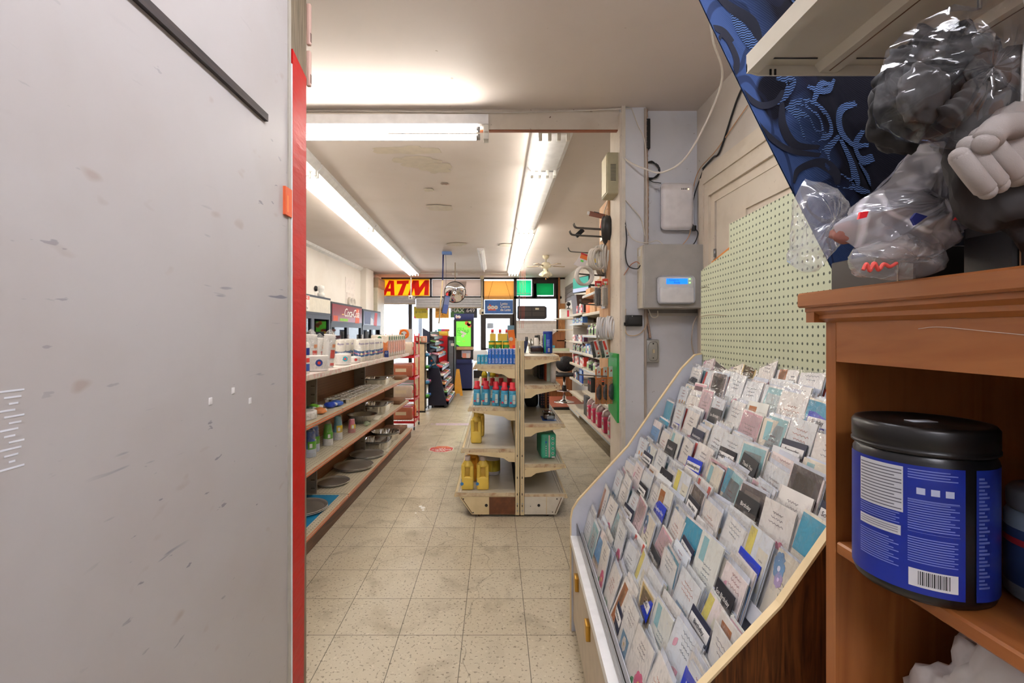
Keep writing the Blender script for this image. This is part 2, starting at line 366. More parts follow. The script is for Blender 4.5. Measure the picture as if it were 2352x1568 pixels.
for (px, py, w_) in ((483, 921, 'lower scrap of the three, left'), (574, 920, 'lower scrap, nearest the red vinyl'), (535, 897, 'faint upper scrap between the other two')):
    Y = .64*F/(CX-px); m = MB(); m.rbox(-.641, Y-.006, H-(py-CY)*Y/F-.008, -.6385, Y+.006, H-(py-CY)*Y/F+.008, C(228, 224, 222), .001)
    single('tape_scrap', m, 'torn bit of clear tape on the pale panel, '+w_, 'tape', group='tape scraps on the pale panel')
# ------------------------------------------------------------ storefront at the far end
YF = 12.8
def X(px, Y=YF): return (px-CX)*Y/F
def Z(py, Y=YF): return H-(py-CY)*Y/F
DK = C(46, 38, 34, .4)
m = MB()
def fr(a, b, c, d, mt=DK, y=YF, t=.08): m.box(X(a), y, Z(d), X(b), y+t, Z(c), mt)
fr(870, 1300, 634, 641); fr(870, 1290, 680, 686)
for a, b in ((872, 877), (987, 992), (1104, 1112), (1180, 1187), (1222, 1232), (1278, 1284)): fr(a, b, 634, 684)
for a, b in ((872, 877), (938, 946), (986, 993), (1104, 1112), (1178, 1186), (1278, 1284)): fr(a, b, 684, 868)
fr(1232, 1278, 640, 651, y=YF, t=.06); fr(1226, 1234, 651, 680); fr(1272, 1280, 651, 680)
fr(1112, 1180, 721, 731); fr(1112, 1116, 731, 868); fr(1171, 1180, 731, 868)
fr(1186, 1278, 736, 742, C(214, 204, 198)); fr(1186, 1278, 742, 868, C(230, 222, 216)); fr(872, 1104, 850, 868, DK)
m.box(X(1284), YF, 0, 2.0, YF+.1, 2.94, STOREP); m.box(-3.15, YF, 0, X(872), YF+.1, 2.94, STOREP); m.box(X(872), YF, Z(634), X(1284), YF+.1, 2.95, STOREP)
m.box(X(872), YF, 0, X(1104), YF+.1, Z(868), C(200, 192, 184)); m.box(X(1186), YF, 0, X(1284), YF+.1, Z(868), C(200, 192, 184))
m.box(X(1282), YF-.02, 0, X(1286), YF, Z(636), C(176, 110, 60)); struct('wall_front', m)
m = MB()
for a, b, c, d in ((877, 938, 686, 850), (946, 986, 686, 850), (993, 1104, 686, 850)): m.box(X(a), YF+.035, Z(d), X(b), YF+.04, Z(c), GLASS)
struct('window_1', m)
m = MB(); m.box(X(1187), YF+.035, Z(736), X(1278), YF+.04, Z(686), GLASS); struct('window_2', m)
m = MB(); m.box(X(1116), YF+.03, 0, X(1171), YF+.045, Z(731), GLASS); m.box(X(1112), YF+.02, 0, X(1171), YF+.06, .12, DK); d2 = struct('door_2', m)
m = MB(); m.box(X(1112), YF+.0, Z(803), X(1172), YF+.02, Z(799), STEEL); m.build('push_bar', d2)['kind'] = 'structure'
# pavement and pale buildings across the street
m = MB(); m.box(-14, 12.9, -.12, 14, 34, -.02, C(190, 190, 188)); struct('pavement', m)
m = MB(); m.box(-16, 30, -.02, -5.2, 34, 6.5, C(214, 218, 226)); m.box(-4.9, 31, -.02, 1.5, 35, 5.0, C(224, 222, 226)); m.box(1.6, 30.5, -.02, 14, 34, 7, C(216, 220, 226))
for k in range(9): m.box(-15+k*1.15, 29.95, 2.6, -14.3+k*1.15, 30, 3.8, C(150, 160, 180)); m.box(2.2+k*1.2, 30.45, 2.4, 2.9+k*1.2, 30.5, 3.8, C(150, 160, 180))
m.box(-4.8, 30.2, 2.7, 1.4, 31, 2.85, C(170, 190, 205)); o = m.build('street_building'); tag(o, 'pale terrace of buildings across the street behind the shop windows', 'building')
# ------------------------------------------------------------ signs in the transom
def panel(name, a, b, c, d, mt, label, cat='sign', y=YF-.03, t=.02):
    mb = MB(); mb.box(X(a), y, Z(d), X(b), y+t, Z(c), mt); return tag(mb.build(name), label, cat), y
def glow(name, col, s):   # backlit translucent sheet: daylight comes through it
    t = NT(name); t.b.inputs['Base Color'].default_value = rgb(col); t.b.inputs['Transmission Weight'].default_value = 0
    tl = t.new('ShaderNodeBsdfTranslucent'); tl.inputs[0].default_value = rgb(col); mx = t.new('ShaderNodeMixShader'); mx.inputs[0].default_value = s
    t.link(t.b.outputs[0], mx.inputs[1]); t.link(tl.outputs[0], mx.inputs[2]); t.link(mx.outputs[0], t.out.inputs[0]); return t.m
def art(o, fn, name='print'):
    mb = MB(); fn(mb); return mb.build(name, o)
o, y = panel('window_sign', 877, 987, 641, 680, glow('yellow_sheet', (255, 190, 60), .6), 'backlit yellow window sign with large red letters ATM, at the far left')
def f(q):
    RD = glow('red_sheet', (240, 50, 35), .35)
    k_ = .12755
    for pl in ([(218, 612), (285, 612), (392, 350), (345, 345)], [(374, 612), (445, 612), (436, 352), (350, 346), (372, 400)], [(290, 490), (385, 490), (385, 545), (270, 545)],
               [(486, 352), (704, 346), (696, 408), (486, 412)], [(588, 405), (662, 405), (588, 612), (500, 612)],
               [(684, 612), (750, 612), (810, 440), (825, 350), (775, 345)], [(775, 345), (880, 345), (892, 480), (884, 612), (815, 612)], [(884, 612), (850, 560), (892, 470), (990, 340), (1062, 345), (985, 460)], [(975, 610), (1054, 610), (1064, 345), (1000, 345)]):
        zz_ = y-.0006*(len(q.f) % 60)/6-.0005
        q.slab([(X(850+u_*k_), zz_, Z(600+v_*k_)) for u_, v_ in pl], (0, -.0004, 0), RD)
    q.rect((X(932), y-.001, Z(642.2)), X(987)-X(877), .02, X_, Z_, C(210, 220, 40)); q.rect((X(932), y-.001, Z(679)), X(987)-X(877), .02, X_, Z_, C(210, 220, 40))
art(o, f, 'letters')
o, y = panel('window_poster', 993, 1104, 642, 680, glow('white_sheet', (226, 212, 204), .3), 'large faded white poster with pale cup picture in the transom, behind the round mirror', 'poster')
def f(q):
    q.slab([(X(1046), y-.001, Z(647)), (X(1072), y-.001, Z(646)), (X(1068), y-.001, Z(672)), (X(1052), y-.001, Z(660))], (0, -.0005, 0), C(196, 180, 172))
    q.slab([(X(1040), y-.001, Z(679)), (X(1058), y-.001, Z(668)), (X(1076), y-.001, Z(679))], (0, -.0005, 0), C(216, 150, 120))
art(o, f, 'picture')
o, y = panel('roller_blind', 1112, 1180, 645, 688, glow('amber_blind', (240, 198, 130), .45), 'amber pleated roller blind in the transom above the blue sign', 'blind')
def f(q):
    for k in range(9): q.rect((X(1146), y-.001, Z(648+k*4.5)), X(1180)-X(1112), .006, X_, Z_, C(226, 168, 78))
    q.tube([(X(1132), y-.01, Z(646)), (X(1121), y-.01, Z(686))], .004, C(150, 100, 40)); q.tube([(X(1161), y-.01, Z(646)), (X(1173), y-.01, Z(686))], .004, C(150, 100, 40))
art(o, f, 'blind_cord')
TEAL = glow('green_sheet', (70, 215, 175), .55)
o, y = panel('window_sheet', 1187, 1220, 644, 679, TEAL, 'bright green translucent sheet in the transom window nearest the yellow blind', 'window sheet')
art(o, lambda q: q.box(X(1187), y-.002, Z(674.5), X(1220), y-.001, Z(673), C(190, 240, 225)), 'white_line')
panel('window_sheet', 1232, 1271, 651, 678, glow('deep_green_sheet', (0, 172, 118), .5), 'deep green translucent sheet set in the dark frame near the ceiling fan', 'window sheet')
o, y = panel('shop_sign', 1113, 1179, 689, 720, C(70, 120, 200), 'blue sign reading Lotto Centre de Loto above the entrance door')
def f(q):
    q.slab([(X(1121), y-.001, Z(713)), (X(1124), y-.001, Z(697)), (X(1140), y-.001, Z(713))], (0, -.001, 0), C(230, 90, 60))
    for k in range(3):
        q.disc((X(1123.5+8*k), y-.004, Z(706)), .052, X_, Z_, WHITE, 16); q.disc((X(1123.5+8*k), y-.0045, Z(706)), .022, X_, Z_, C(230, 190, 170), 12)
    for k, s in enumerate(('Lotto', 'Centre', 'de Loto')): q.text(s, .095, (X(1149), y, Z(697.5+7*k)), X_, Z_, WHITE, .03, 0, .95, .004, 'LEFT')
    for a, b in ((1113, 1114), (1178, 1179)): q.box(X(a), y-.005, Z(720), X(b), y, Z(689), CREAM)
art(o, f, 'lettering')
# shutter boxes above the left windows
for (a, b, c, d, t) in ((884, 956, 682, 697, 'left of the two, over the first window'), (958, 1110, 684, 706, 'right of the two, behind the round mirror')):
    mb = MB()
    n = 4
    for k in range(n):
        z0, z1 = Z(c)+(Z(d)-Z(c))*k/n, Z(c)+(Z(d)-Z(c))*(k+1)/n
        mb.prism([(YF-.12, z1), (YF-.16, z1+.004), (YF-.16, z0-.004), (YF-.12, z0)], 0, X(a), X(b), C(206, 208, 214, .4, .2))
    mb.box(X(a), YF-.17, Z(d)-.03, X(b), YF-.1, Z(d), C(196, 182, 160)); mb.box(X(a)+.02, YF-.125, Z(d)+.02, X(b)-.02, YF+.001, Z(c), C(190, 190, 194))
    o = tag(mb.build('rolled_shutter'), 'pale ribbed rolled shutter along the storefront, '+t, 'shutter', 'rolled shutters')
def poster(a, b, c, d, col, label, lines, name='window_poster', extra=None):
    o, y = panel(name, a, b, c, d, C(*col), label, 'poster', YF-.01, .008)
    def f(q):
        for (tx, px, py, sz, tc) in lines: q.text(tx, sz, (X(px), y, Z(py)), X_, Z_, C(*tc), .015, 0, 1.15)
        if extra: extra(q, y)
    art(o, f, 'lettering')
poster(951, 983, 704, 731, (214, 196, 60), 'yellow poster with pink corners reading $10,000 on the window beside the ATM sign pole', (('$10,000', 967, 716.5, .085, (110, 110, 60)),),
       extra=lambda q, y: (q.slab([(X(975), y-.001, Z(704)), (X(983), y-.001, Z(704)), (X(983), y-.001, Z(713))], (0, .0005, 0), C(220, 50, 90)), q.slab([(X(951), y-.001, Z(731)), (X(951), y-.001, Z(725)), (X(956), y-.001, Z(731))], (0, .0005, 0), C(230, 60, 130))))
poster(1000, 1031, 703, 730, (240, 170, 50), 'orange poster reading $245 on the window behind the hanging blue flyer', (('$245', 1010, 712.5, .09, (150, 110, 60)),))
poster(1035, 1066, 706, 729, (70, 120, 60), 'green lottery poster with white letters MAX above the kiosk', (('MAX', 1050.5, 713, .15, (240, 244, 240)),))
poster(1066, 1096, 706, 730, (56, 60, 68), 'dark lottery poster with white number 649 above the kiosk', (('649', 1081, 713, .14, (236, 236, 236)),))
poster(1119, 1133, 742, 754, (190, 204, 224), 'small pale notice taped inside the entrance door', (), 'door_notice')
# dark tray-like screen standing in the right window
m = MB(); m.prism([(X(1189), Z(703)), (X(1250), Z(703)), (X(1255), Z(706)), (X(1255), Z(730)), (X(1250), Z(733)), (X(1191), Z(733)), (X(1188), Z(730)), (X(1188), Z(706))], 1, YF-.10, YF-.02, C(34, 32, 36))
o = tag(m.build('window_ledge_case'), 'wide dark case with rounded corners and four panels in the right window', 'case')
def f(q):
    for a, b, c, d in ((1191, 1220, 706, 714), (1222, 1250, 706, 714), (1191, 1220, 716, 726), (1222, 1250, 716, 726)): q.rect((X((a+b)/2), YF-.101, Z((c+d)/2)), X(b)-X(a), Z(c)-Z(d), X_, Z_, C(66, 60, 58))
    q.rect((X(1233), YF-.104, Z(709.5)), .1, .05, X_, Z_, C(220, 216, 190))
art(o, f, 'panel')
m = MB()
for k in range(5): m.box(X(1188), YF-.02, Z(748+k*4.2), X(1276), YF-.001, Z(744.6+k*4.2), C(244, 240, 240))
single('slat_panel', m, 'white horizontal slat panel on the wall below the right window', 'wall panel')
m = MB(); m.box(X(1283), YF-.05, .6, X(1297), YF-.01, Z(697), woodmat('reeded_wood', (206, 152, 96), (150, 98, 54), 50, 2)); single('reeded_panel', m, 'narrow reeded wooden panel beside the right window', 'wall panel')
# ============================================================ FLUORESCENT FIXTURES
HOUS = C(236, 236, 238, .5); TUBEM = EM(255, 248, 236, TUBE); HEADM = EM(255, 249, 240, HEADT); BACKFILLM = EM(248, 248, 255, BACKFILLT); OFFT = C(225, 225, 230, .3)
def fixture(label, p, rz, L, lit, group='ceiling fluorescent fixtures', wd=.30, depth=.07, n=4, name='ceiling_light', TUBEM=TUBEM):
    """p: centre on the ceiling; tubes run along local y"""
    t = thing(name, label, 'light fixture', p, rz, group)
    m = MB(); m.prism([(-wd/2, 0), (wd/2, 0), (wd/2, -.03), (wd/2-.04, -depth), (-wd/2+.04, -depth), (-wd/2, -.03)], 1, -L/2, L/2, HOUS); m.build('housing', t)
    for k in range(n):
        x = 0 if n == 1 else -wd/2+.05+(wd-.10)*k/(n-1)
        for s in (-1, 1):
            q = MB(); y = s*(L/2-.012); q.rbox(x-.013, y-.012, -depth-.05, x+.013, y+.012, -depth, C(240, 238, 232), .003); q.build('socket', t)
        if k in lit or (n == 1):
            q = MB(); q.rod((x, -L/2+.025, -depth-.03), (x, L/2-.025, -depth-.03), .016, TUBEM if k in lit else OFFT, 10); q.build('tube', t)
    return t
fx = .42
for k, (y0, y1, lit, lb) in enumerate(((1.75, 4.12, (0,), 'nearest, crossing the doorway header'), (4.15, 6.5, (0, 1), 'second from the doorway'), (6.53, 8.98, (0, 1, 2, 3), 'third from the doorway, all four tubes lit'), (9.01, 11.46, (0, 1, 2, 3), 'farthest, beside the ceiling fan'))):
    if k == 0: y0, y1 = 3.34, 4.12
    fixture('right-hand row fluorescent ceiling fixture, '+lb, (fx+.003*(k), (y0+y1)/2, 2.94), 0, y1-y0, lit)
for k, (y0, y1, lb) in enumerate(((3.35, 4.12, 'nearest, cut off by the red vinyl edge'), (4.15, 6.38, 'second from the red vinyl edge'), (6.41, 8.86, 'third, in the middle of the row'), (8.89, 11.45, 'farthest, ending above the ATM sign'))):
    yc = (y0+y1)/2; fixture('left-hand row fluorescent ceiling fixture, '+lb, (-1.70-.042*(yc-4.15), yc, 2.94), .042, y1-y0, (0, 1, 2))
fixture('short unlit single-tube fixture on the ceiling between the two long rows', (-.275, 9.6, 2.94), 0, 2.6, (), None, .12, .05, 1)
# twin-tube fixture screwed to the face of the header
t = thing('header_light', 'long twin-tube fluorescent fixture on the face of the doorway header', 'light fixture', (-1.27, 3.13, 2.80))
m = MB(); m.box(-1.22, -.035, .02, 1.22, 0, .093, HOUS); m.box(-1.22, -.06, .018, 1.22, 0, .03, HOUS); m.build('housing', t)
for s in (-1, 1):
    for z in (-.065, -.015):
        q = MB(); q.rbox(s*1.205-.018, -.07, z-.022, s*1.205+.018, -.0, z+.02, C(226, 222, 214), .004); q.build('socket', t)
for z in (-.065, -.015):
    q = MB(); q.rod((-1.18, -.045, z), (1.145, -.045, z), .019, HEADM, 12); q.rod((1.14, -.045, z), (1.165, -.045, z), .0195, STEEL, 12); q.build('tube', t)
q = MB(); q.rod((-3.16, 3.155, 2.786), (-.73, 3.155, 2.786), .0125, C(214, 176, 140), 8); single('wooden_pole', q, 'pale wooden pole lying just under the header behind the bright tubes', 'pole')
# unseen fill lights added to brighten the back room, built as ceiling fixtures
fixture('added four-tube fill light out of view over the back room, nearer the doorway', (.3, .75, 2.94), 0, 1.3, (0, 1, 2, 3), 'added back room fill lights', TUBEM=BACKFILLM)
fixture('added four-tube fill light out of view over the back room, by the rear wall', (.15, -1.4, 2.94), 1.57, 1.3, (0, 1, 2, 3), 'added back room fill lights', TUBEM=BACKFILLM)
# conduit along the far ceiling and pendant fan
m = MB(); m.tube([(-3.0, 11.6, 2.90), (-1.0, 11.6, 2.905), (-.2, 11.6, 2.90), (.45, 11.6, 2.905)], .012, C(210, 200, 188)); m.cyl((-1.02, 11.6, 2.86), .07, .05, WHITE, 12)
single('ceiling_conduit', m, 'thin pale conduit with a round box along the far end of the ceiling', 'conduit')
t = thing('ceiling_fan', 'cream ceiling fan with three lamp shades hanging near the right end of the shop', 'ceiling fan', (.98, 9.13, 0))
m = MB(); m.lathe([(.02, 2.86), (.06, 2.90), (.065, 2.94)], CREAM, 16); m.rod((0, 0, 2.80), (0, 0, 2.88), .012, CREAM); m.build('downrod', t)
m = MB(); m.lathe([(.05, 2.69), (.10, 2.71), (.105, 2.76), (.07, 2.80), (.02, 2.81)], CREAM, 18); m.build('motor', t)
for k in range(5):
    a = 2*math.pi*k/5+.3; T = Matrix.Rotation(a, 4, 'Z')
    m = MB(); m.box(.09, -.015, 2.725, .16, .015, 2.732, CREAM, T); m.prism([(.15, -.035), (.38, -.05), (.40, 0), (.38, .05), (.15, .035)], 2, 2.730, 2.742, C(200, 178, 150), T); m.build('blade', t)
m = MB(); m.ball((0, 0, 2.665), .05, CREAM); m.build('light_kit', t)
for k in range(3):
    a = 2*math.pi*k/3-1.57; T = Matrix.Translation((0, 0, 2.65)) @ Matrix.Rotation(a, 4, 'Z') @ Matrix.Rotation(.55, 4, 'Y')
    m = MB(); m.lathe([(.06, -.13), (.055, -.09), (.035, -.05), (.02, -.02)], C(236, 226, 200, .3), 14, (.0, 0, 0), Matrix.Translation((0, 0, 0)) @ Matrix.Rotation(a, 4, 'Z') @ Matrix.Translation((.03, 0, 2.655)) @ Matrix.Rotation(-.5, 4, 'Y')); m.build('lamp_shade', t)
m = MB(); m.rod((.0, 0, 2.5), (0, 0, 2.62), .002, STEEL); m.rod((.0, 0, 2.47), (0, 0, 2.5), .008, C(220, 150, 60)); m.rod((.04, 0, 2.53), (.04, 0, 2.62), .002, STEEL); m.rod((.04, 0, 2.5), (.04, 0, 2.53), .008, C(220, 150, 60)); m.build('pull_chain', t)
# ============================================================ THE FAR WALL OF THE BACK ROOM
def pth(pts, n=8):
    """smooth curve through points (Catmull-Rom)"""
    P = [Vector(p) for p in pts]; P = [P[0]*2-P[1]]+P+[P[-1]*2-P[-2]]; o = []
    for i in range(1, len(P)-2):
        for k in range(n):
            t = k/n; a, b, c, d = P[i-1:i+3]
            o.append(.5*((2*b)+(c-a)*t+(2*a-5*b+4*c-d)*t*t+(3*b-a-3*c+d)*t**3))
    o.append(P[-2]); return o
def cable(pts, r, mt, label, name='cable', cat='cable', group=None, n=6):
    mb = MB(); mb.tube(pth(pts), r, mt, n); return single(name, mb, label, cat, group=group)
YW = 3.12
t = thing('alarm_cabinet', 'large grey metal alarm cabinet on the wall under the white modem', 'cabinet', (0, 0, 0))
m = MB(); m.rbox(.9416, 2.995, 1.597, 1.327, 3.15, 2.005, C(190, 184, 176, .45), .004, 1, smooth=False); m.build('body', t)
m = MB(); m.rbox(.948, 2.984, 1.60, 1.330, 2.996, 2.008, C(176, 173, 168, .45), .004, 2, smooth=False); m.build('door', t)
m = MB(); m.box(.9405, 3.0, 1.6, .942, 3.14, 2.0, C(214, 206, 186)); m.box(.9395, 3.03, 1.94, .9406, 3.07, 1.985, WHITE)
for z in (1.95, 1.84, 1.77, 1.69): m.box(.9395, 3.08, z, .9406, 3.085, z+.005, C(110, 70, 50))
m.build('side_panel', t)
t = thing('alarm_keypad', 'white rounded alarm keypad with a lit blue screen on the grey cabinet door', 'keypad', (1.148, 2.984, 1.714))
m = MB(); m.rbox(-.118, -.028, -.09, .118, 0, .09, C(232, 234, 236, .35), .026, 4, ); m.build('case', t)
m = MB(); m.rbox(-.108, -.031, -.084, .108, -.02, .018, C(240, 240, 242, .35), .01, 3); m.text('- - -  -', .012, (-.07, -.031, .01), X_, Z_, C(120, 120, 124), .02); m.build('flap', t)
m = MB(); m.box(-.066, -.031, .036, .068, -.026, .07, EM(20, 110, 235, .8)); m.text('System is', .016, (-.02, -.0313, .06), X_, Z_, C(20, 60, 170)); m.text('Ready', .016, (.0, -.0313, .045), X_, Z_, C(20, 60, 170)); m.build('screen', t)
m = MB()
for z in (.042, .066): m.box(.078, -.0305, z, .086, -.026, z+.004, EM(120, 255, 90, 2.))
m.build('status_light', t)
t = thing('modem', 'white rounded wall modem with a row of tiny lights above the grey cabinet', 'modem', (1.26-.005, 3.145, 2.293-.02))
t.location = (1.208, 3.145, 2.283)
m = MB(); m.rbox(-.108, -.06, -.158, .108, -.02, .155, C(240, 236, 238, .35), .028, 4); m.build('case', t)
m = MB(); m.rbox(-.10, -.02, -.15, .113, 0, .148, C(200, 196, 196), .01, 2); m.build('back_plate', t)
m = MB()
for k in range(4): m.box(.02+k*.011, -.0612, .106, .027+k*.011, -.059, .112, BLACK)
m.box(.064, -.0612, .106, .07, -.059, .112, EM(255, 200, 120, 3.))
for k in range(5): m.text('o', .01, (.022+k*.011, -.0602, .118), X_, Z_, C(140, 130, 130))
m.build('indicator_light', t)
m = MB(); m.rbox(.995, 3.10, 2.668, 1.028, 3.15, 2.866, BLACK, .002); m.rod((1.01, 3.12, 2.62), (1.01, 3.12, 2.668), .004, BLACK)
single('antenna_bar', m, 'slim black antenna bar beside the conduit near the ceiling', 'antenna')
m = MB(); pts = []
for k in range(60):
    a = k/60*2*math.pi*3; r = .05+.004*math.sin(k); pts.append((1.045+r*math.cos(a)+.004*math.sin(k*.7), 3.135-.004*(k/20), 2.53+r*1.15*math.sin(a)))
m.tube(pts, .004, BLACK); m.tube(pth([(1.01, 3.13, 2.65), (1.012, 3.13, 2.6), (1.0, 3.13, 2.55)]), .003, BLACK); m.tube(pth([(1.02, 3.13, 2.48), (1.05, 3.13, 2.455), (1.11, 3.13, 2.445)]), .003, BLACK)
single('cable_coil', m, 'black cable coiled in loops on the wall beside the modem', 'cable')
def flex(pts, label, r=.009):
    mb = MB(); P = pth(pts, 30); mb.tube(P, [r*(1+.22*math.sin(i*2.1)) for i in range(len(P))], C(176, 150, 132, .4, .5), 8); return single('flexible_conduit', mb, label, 'conduit')
flex([(.985+.02, 3.11, 2.93), (1.006, 3.11, 2.6), (1.012, 3.11, 2.4), (1.008, 3.11, 2.0)], 'ribbed metal conduit running from the ceiling down to the grey alarm cabinet')
flex([(1.0, 3.11, 1.60), (1.015, 3.11, 1.50), (1.03, 3.11, 1.405)], 'ribbed metal conduit dropping from the alarm cabinet to the light switch')
t = thing('light_switch', 'galvanised surface switch box with a toggle on the wall by the post', 'light switch', (1.045, 3.15, 1.318))
m = MB(); m.rbox(-.048, -.05, -.078, .044, 0, .078, C(176, 178, 176, .4, .6), .01, 2); m.build('box', t)
m = MB(); m.rbox(-.042, -.056, -.072, .040, -.048, .072, C(190, 192, 188, .35, .7), .003, 2); m.disc((0, -.057, .05), .005, X_, Z_, BLACK); m.disc((0, -.057, -.045), .004, X_, Z_, BLACK)
m.tube(pth([(-.02, -.057, .06), (-.032, -.057, .03), (-.032, -.057, -.03), (-.02, -.057, -.06), (.02, -.057, -.06), (.03, -.057, -.03), (.03, -.057, .03), (.02, -.057, .06), (-.02, -.057, .06)]), .002, C(140, 142, 140, .4, .6), 5); m.build('cover_plate', t)
m = MB(); m.rbox(-.005, -.07, -.012, .006, -.055, .012, C(226, 212, 176), .002); m.build('toggle', t)
m = MB(); m.rbox(.853, 3.05, 1.483, .961, 3.10, 1.556, BLACK, .005); m.rbox(.866, 3.045, 1.495, .95, 3.052, 1.545, C(34, 34, 36), .003); m.box(.846, 3.07, 1.488, .854, 3.09, 1.508, BLACK); m.disc((.893, 3.049, 1.549), .003, X_, Z_, WHITE)
single('sensor_box', m, 'small black plastic box screwed to the grey post', 'box')
# cables
WC = C(232, 226, 216); BC = C(30, 30, 34); BR = C(180, 120, 90)
cable([(.845, 3.08, 2.60), (.88, 3.06, 2.56), (.95, 3.0, 2.50), (1.04, 2.9, 2.44), (1.14, 2.75, 2.5), (1.16, 2.4, 2.72), (1.0, 2.15, 2.80), (.93, 2.05, 2.94)], .0055, WC, 'thick white cable swooping from the beige horn box up to the ceiling')
cable([(-2.4, 3.12, 2.915), (-1.2, 3.12, 2.925), (0, 3.12, 2.915), (.5, 3.12, 2.925), (.90, 3.09, 2.93)], .004, WC, 'thin white cable stapled along the top of the doorway header')
cable([(.90, 3.09, 2.93), (.94, 3.09, 2.82), (.985, 3.08, 2.7), (.996, 3.085, 2.5), (1.0, 3.085, 2.2), (1.0, 3.085, 2.0)], .003, WC, 'thin white cable running down beside the ribbed conduit')
cable([(.848, 3.09, 2.33), (.90, 3.08, 2.27), (.96, 3.08, 2.19), (.985, 3.08, 2.08)], .0035, WC, 'short white cable crossing the post below the horn box')
cable([(.85, 3.08, 2.16), (.90, 3.07, 2.06), (.98, 3.06, 2.03), (1.06, 3.06, 2.045), (1.1, 3.05, 2.01)], .0035, WC, 'white cable looping from the tape coil to the top of the grey cabinet')
cable([(.853, 3.085, 2.2), (.862, 3.07, 2.06), (.853, 3.07, 1.96), (.87, 3.06, 1.88), (.92, 3.04, 1.858), (.941, 3.03, 1.88)], .004, BC, 'black cable hanging beside the post and entering the grey cabinet side')
cable([(.845, 3.08, 1.82), (.87, 3.07, 1.86), (.89, 3.06, 1.89), (.92, 3.05, 1.905), (.941, 3.05, 1.89)], .003, BR, 'thin brown cable arching into the left side of the grey cabinet')
cable([(.86, 3.09, 1.6), (.858, 3.08, 1.45), (.90, 3.08, 1.42), (.96, 3.08, 1.44), (1.0, 3.09, 1.50), (1.0, 3.10, 1.56)], .003, C(222, 190, 150), 'pale cable hanging in a loop under the small black box')
cable([(1.01, 3.09, 1.6), (1.03, 3.07, 1.545), (1.065, 3.07, 1.55), (1.07, 3.08, 1.585)], .0035, WC, 'white cable loop hanging from the bottom of the grey cabinet')
cable([(1.28, 3.10, 2.0), (1.32, 3.09, 2.04), (1.335, 3.08, 2.1), (1.315, 3.09, 2.14), (1.30, 3.1, 2.2), (1.32, 3.1, 2.35), (1.345, 3.02, 2.5)], .004, BC, 'black power cable with an inline plug rising beside the door casing')
m = MB(); m.rbox(1.305, 3.075, 2.115, 1.325, 3.1, 2.15, BLACK, .003); single('plug_adapter', m, 'small black inline plug on the cable beside the door casing', 'plug')
cable([(1.355, 3.05, 2.515), (1.35, 2.9, 2.53), (1.35, 2.8, 2.54), (1.35, 2.6, 2.75), (1.35, 2.45, 2.82)], .006, BC, 'black cable climbing the wall above the door casing')
cable([(1.22, 3.1, 2.0), (1.29, 3.1, 2.1), (1.30, 3.1, 2.3), (1.335, 3.08, 2.5), (1.35, 2.85, 2.56), (1.35, 2.5, 2.66)], .003, C(206, 160, 120), 'tan cable running up past the door casing corner')
cable([(1.33, 3.08, 1.55), (1.30, 3.07, 1.49), (1.29, 3.07, 1.38), (1.31, 3.08, 1.3), (1.33, 3.08, 1.26)], .004, C(198, 184, 170), 'grey cable drooping beside the left edge of the green pegboard')
# horn / chime box on the jamb and thermostat style vents
t = thing('chime_box', 'beige louvred chime box mounted high on the door jamb', 'chime box', (.79, 3.2, 2.51))
m = MB(); m.rbox(-.045, -.08, -.14, .035, .08, .14, C(178, 170, 138, .5), .006, 1, smooth=False); m.build('case', t)
m = MB(); m.box(-.048, -.065, -.125, -.045, .065, .125, C(226, 216, 180)); m.build('front_cover', t)
m = MB()
for k in range(12): m.box(-.022, -.0815, -.05+k*.0095, .014, -.079, -.046+k*.0095, C(60, 56, 44))
m.build('louvre', t)
# ============================================================ CARD RACK
WAL = woodmat('walnut_laminate', (112, 66, 32), (58, 32, 16), 34, 2, .35, 4)
PALE = C(206, 208, 218, .45); EDGE = C(228, 204, 158, .5)
RK = thing('card_rack', 'large stepped greeting card rack with walnut side and cream edging, full of cards', 'card rack', (.365, 2.27, 0), -.048)
prof = [(0, 0), (0, .54), (.008, .585), (.035, .63), (.274, .895), (.401, 1.085), (.528, 1.27), (.59, 1.335), (.62, 1.34), (.62, 0)]
m = MB(); m.prism(prof, 1, -.018, 0, PALE); m.build('side_panel', RK)
m = MB(); m.prism(prof, 1, -1.322, -1.304, WAL); m.build('side_panel', RK)
for y0 in (-.019, -1.323):
    m = MB()
    for (a, b) in zip(prof[:-1], prof[1:-1]):
        d = Vector((b[0]-a[0], b[1]-a[1])).normalized(); nn = Vector((-d.y, d.x))*.004
        m.prism([(a[0]-nn.x*.2, a[1]-nn.y*.2), (b[0]-nn.x*.2, b[1]-nn.y*.2), (b[0]+nn.x, b[1]+nn.y), (a[0]+nn.x, a[1]+nn.y)], 1, y0, y0+.02, EDGE)
    m.build('edge_banding', RK)
m = MB(); m.box(.01, -1.304, .06, .028, -.018, .44, C(190, 176, 156, .5)); m.build('front_board', RK)
m = MB(); m.box(-.004, -1.304, .43, .03, -.018, .462, C(240, 240, 240, .35)); m.build('front_rail', RK)
m = MB(); m.box(.026, -1.304, .40, .029, -.018, .52, glassmat('acrylic_lip', (235, 228, 220), .08)); m.box(.03, -1.3, .40, .034, -.02, .455, C(198, 180, 156)); m.build('clear_lip', RK)
m = MB()
for y in (-.19, -.52, -.86): m.rbox(-.006, y-.03, .30, .012, y+.02, .36, C(196, 152, 66, .3, .9), .003); m.build('handle', RK); m = MB()
NT_, DXT, DZT, TILT = 10, .0595, .0825, .33
def tier(i): return .05+DXT*i, .445+DZT*i
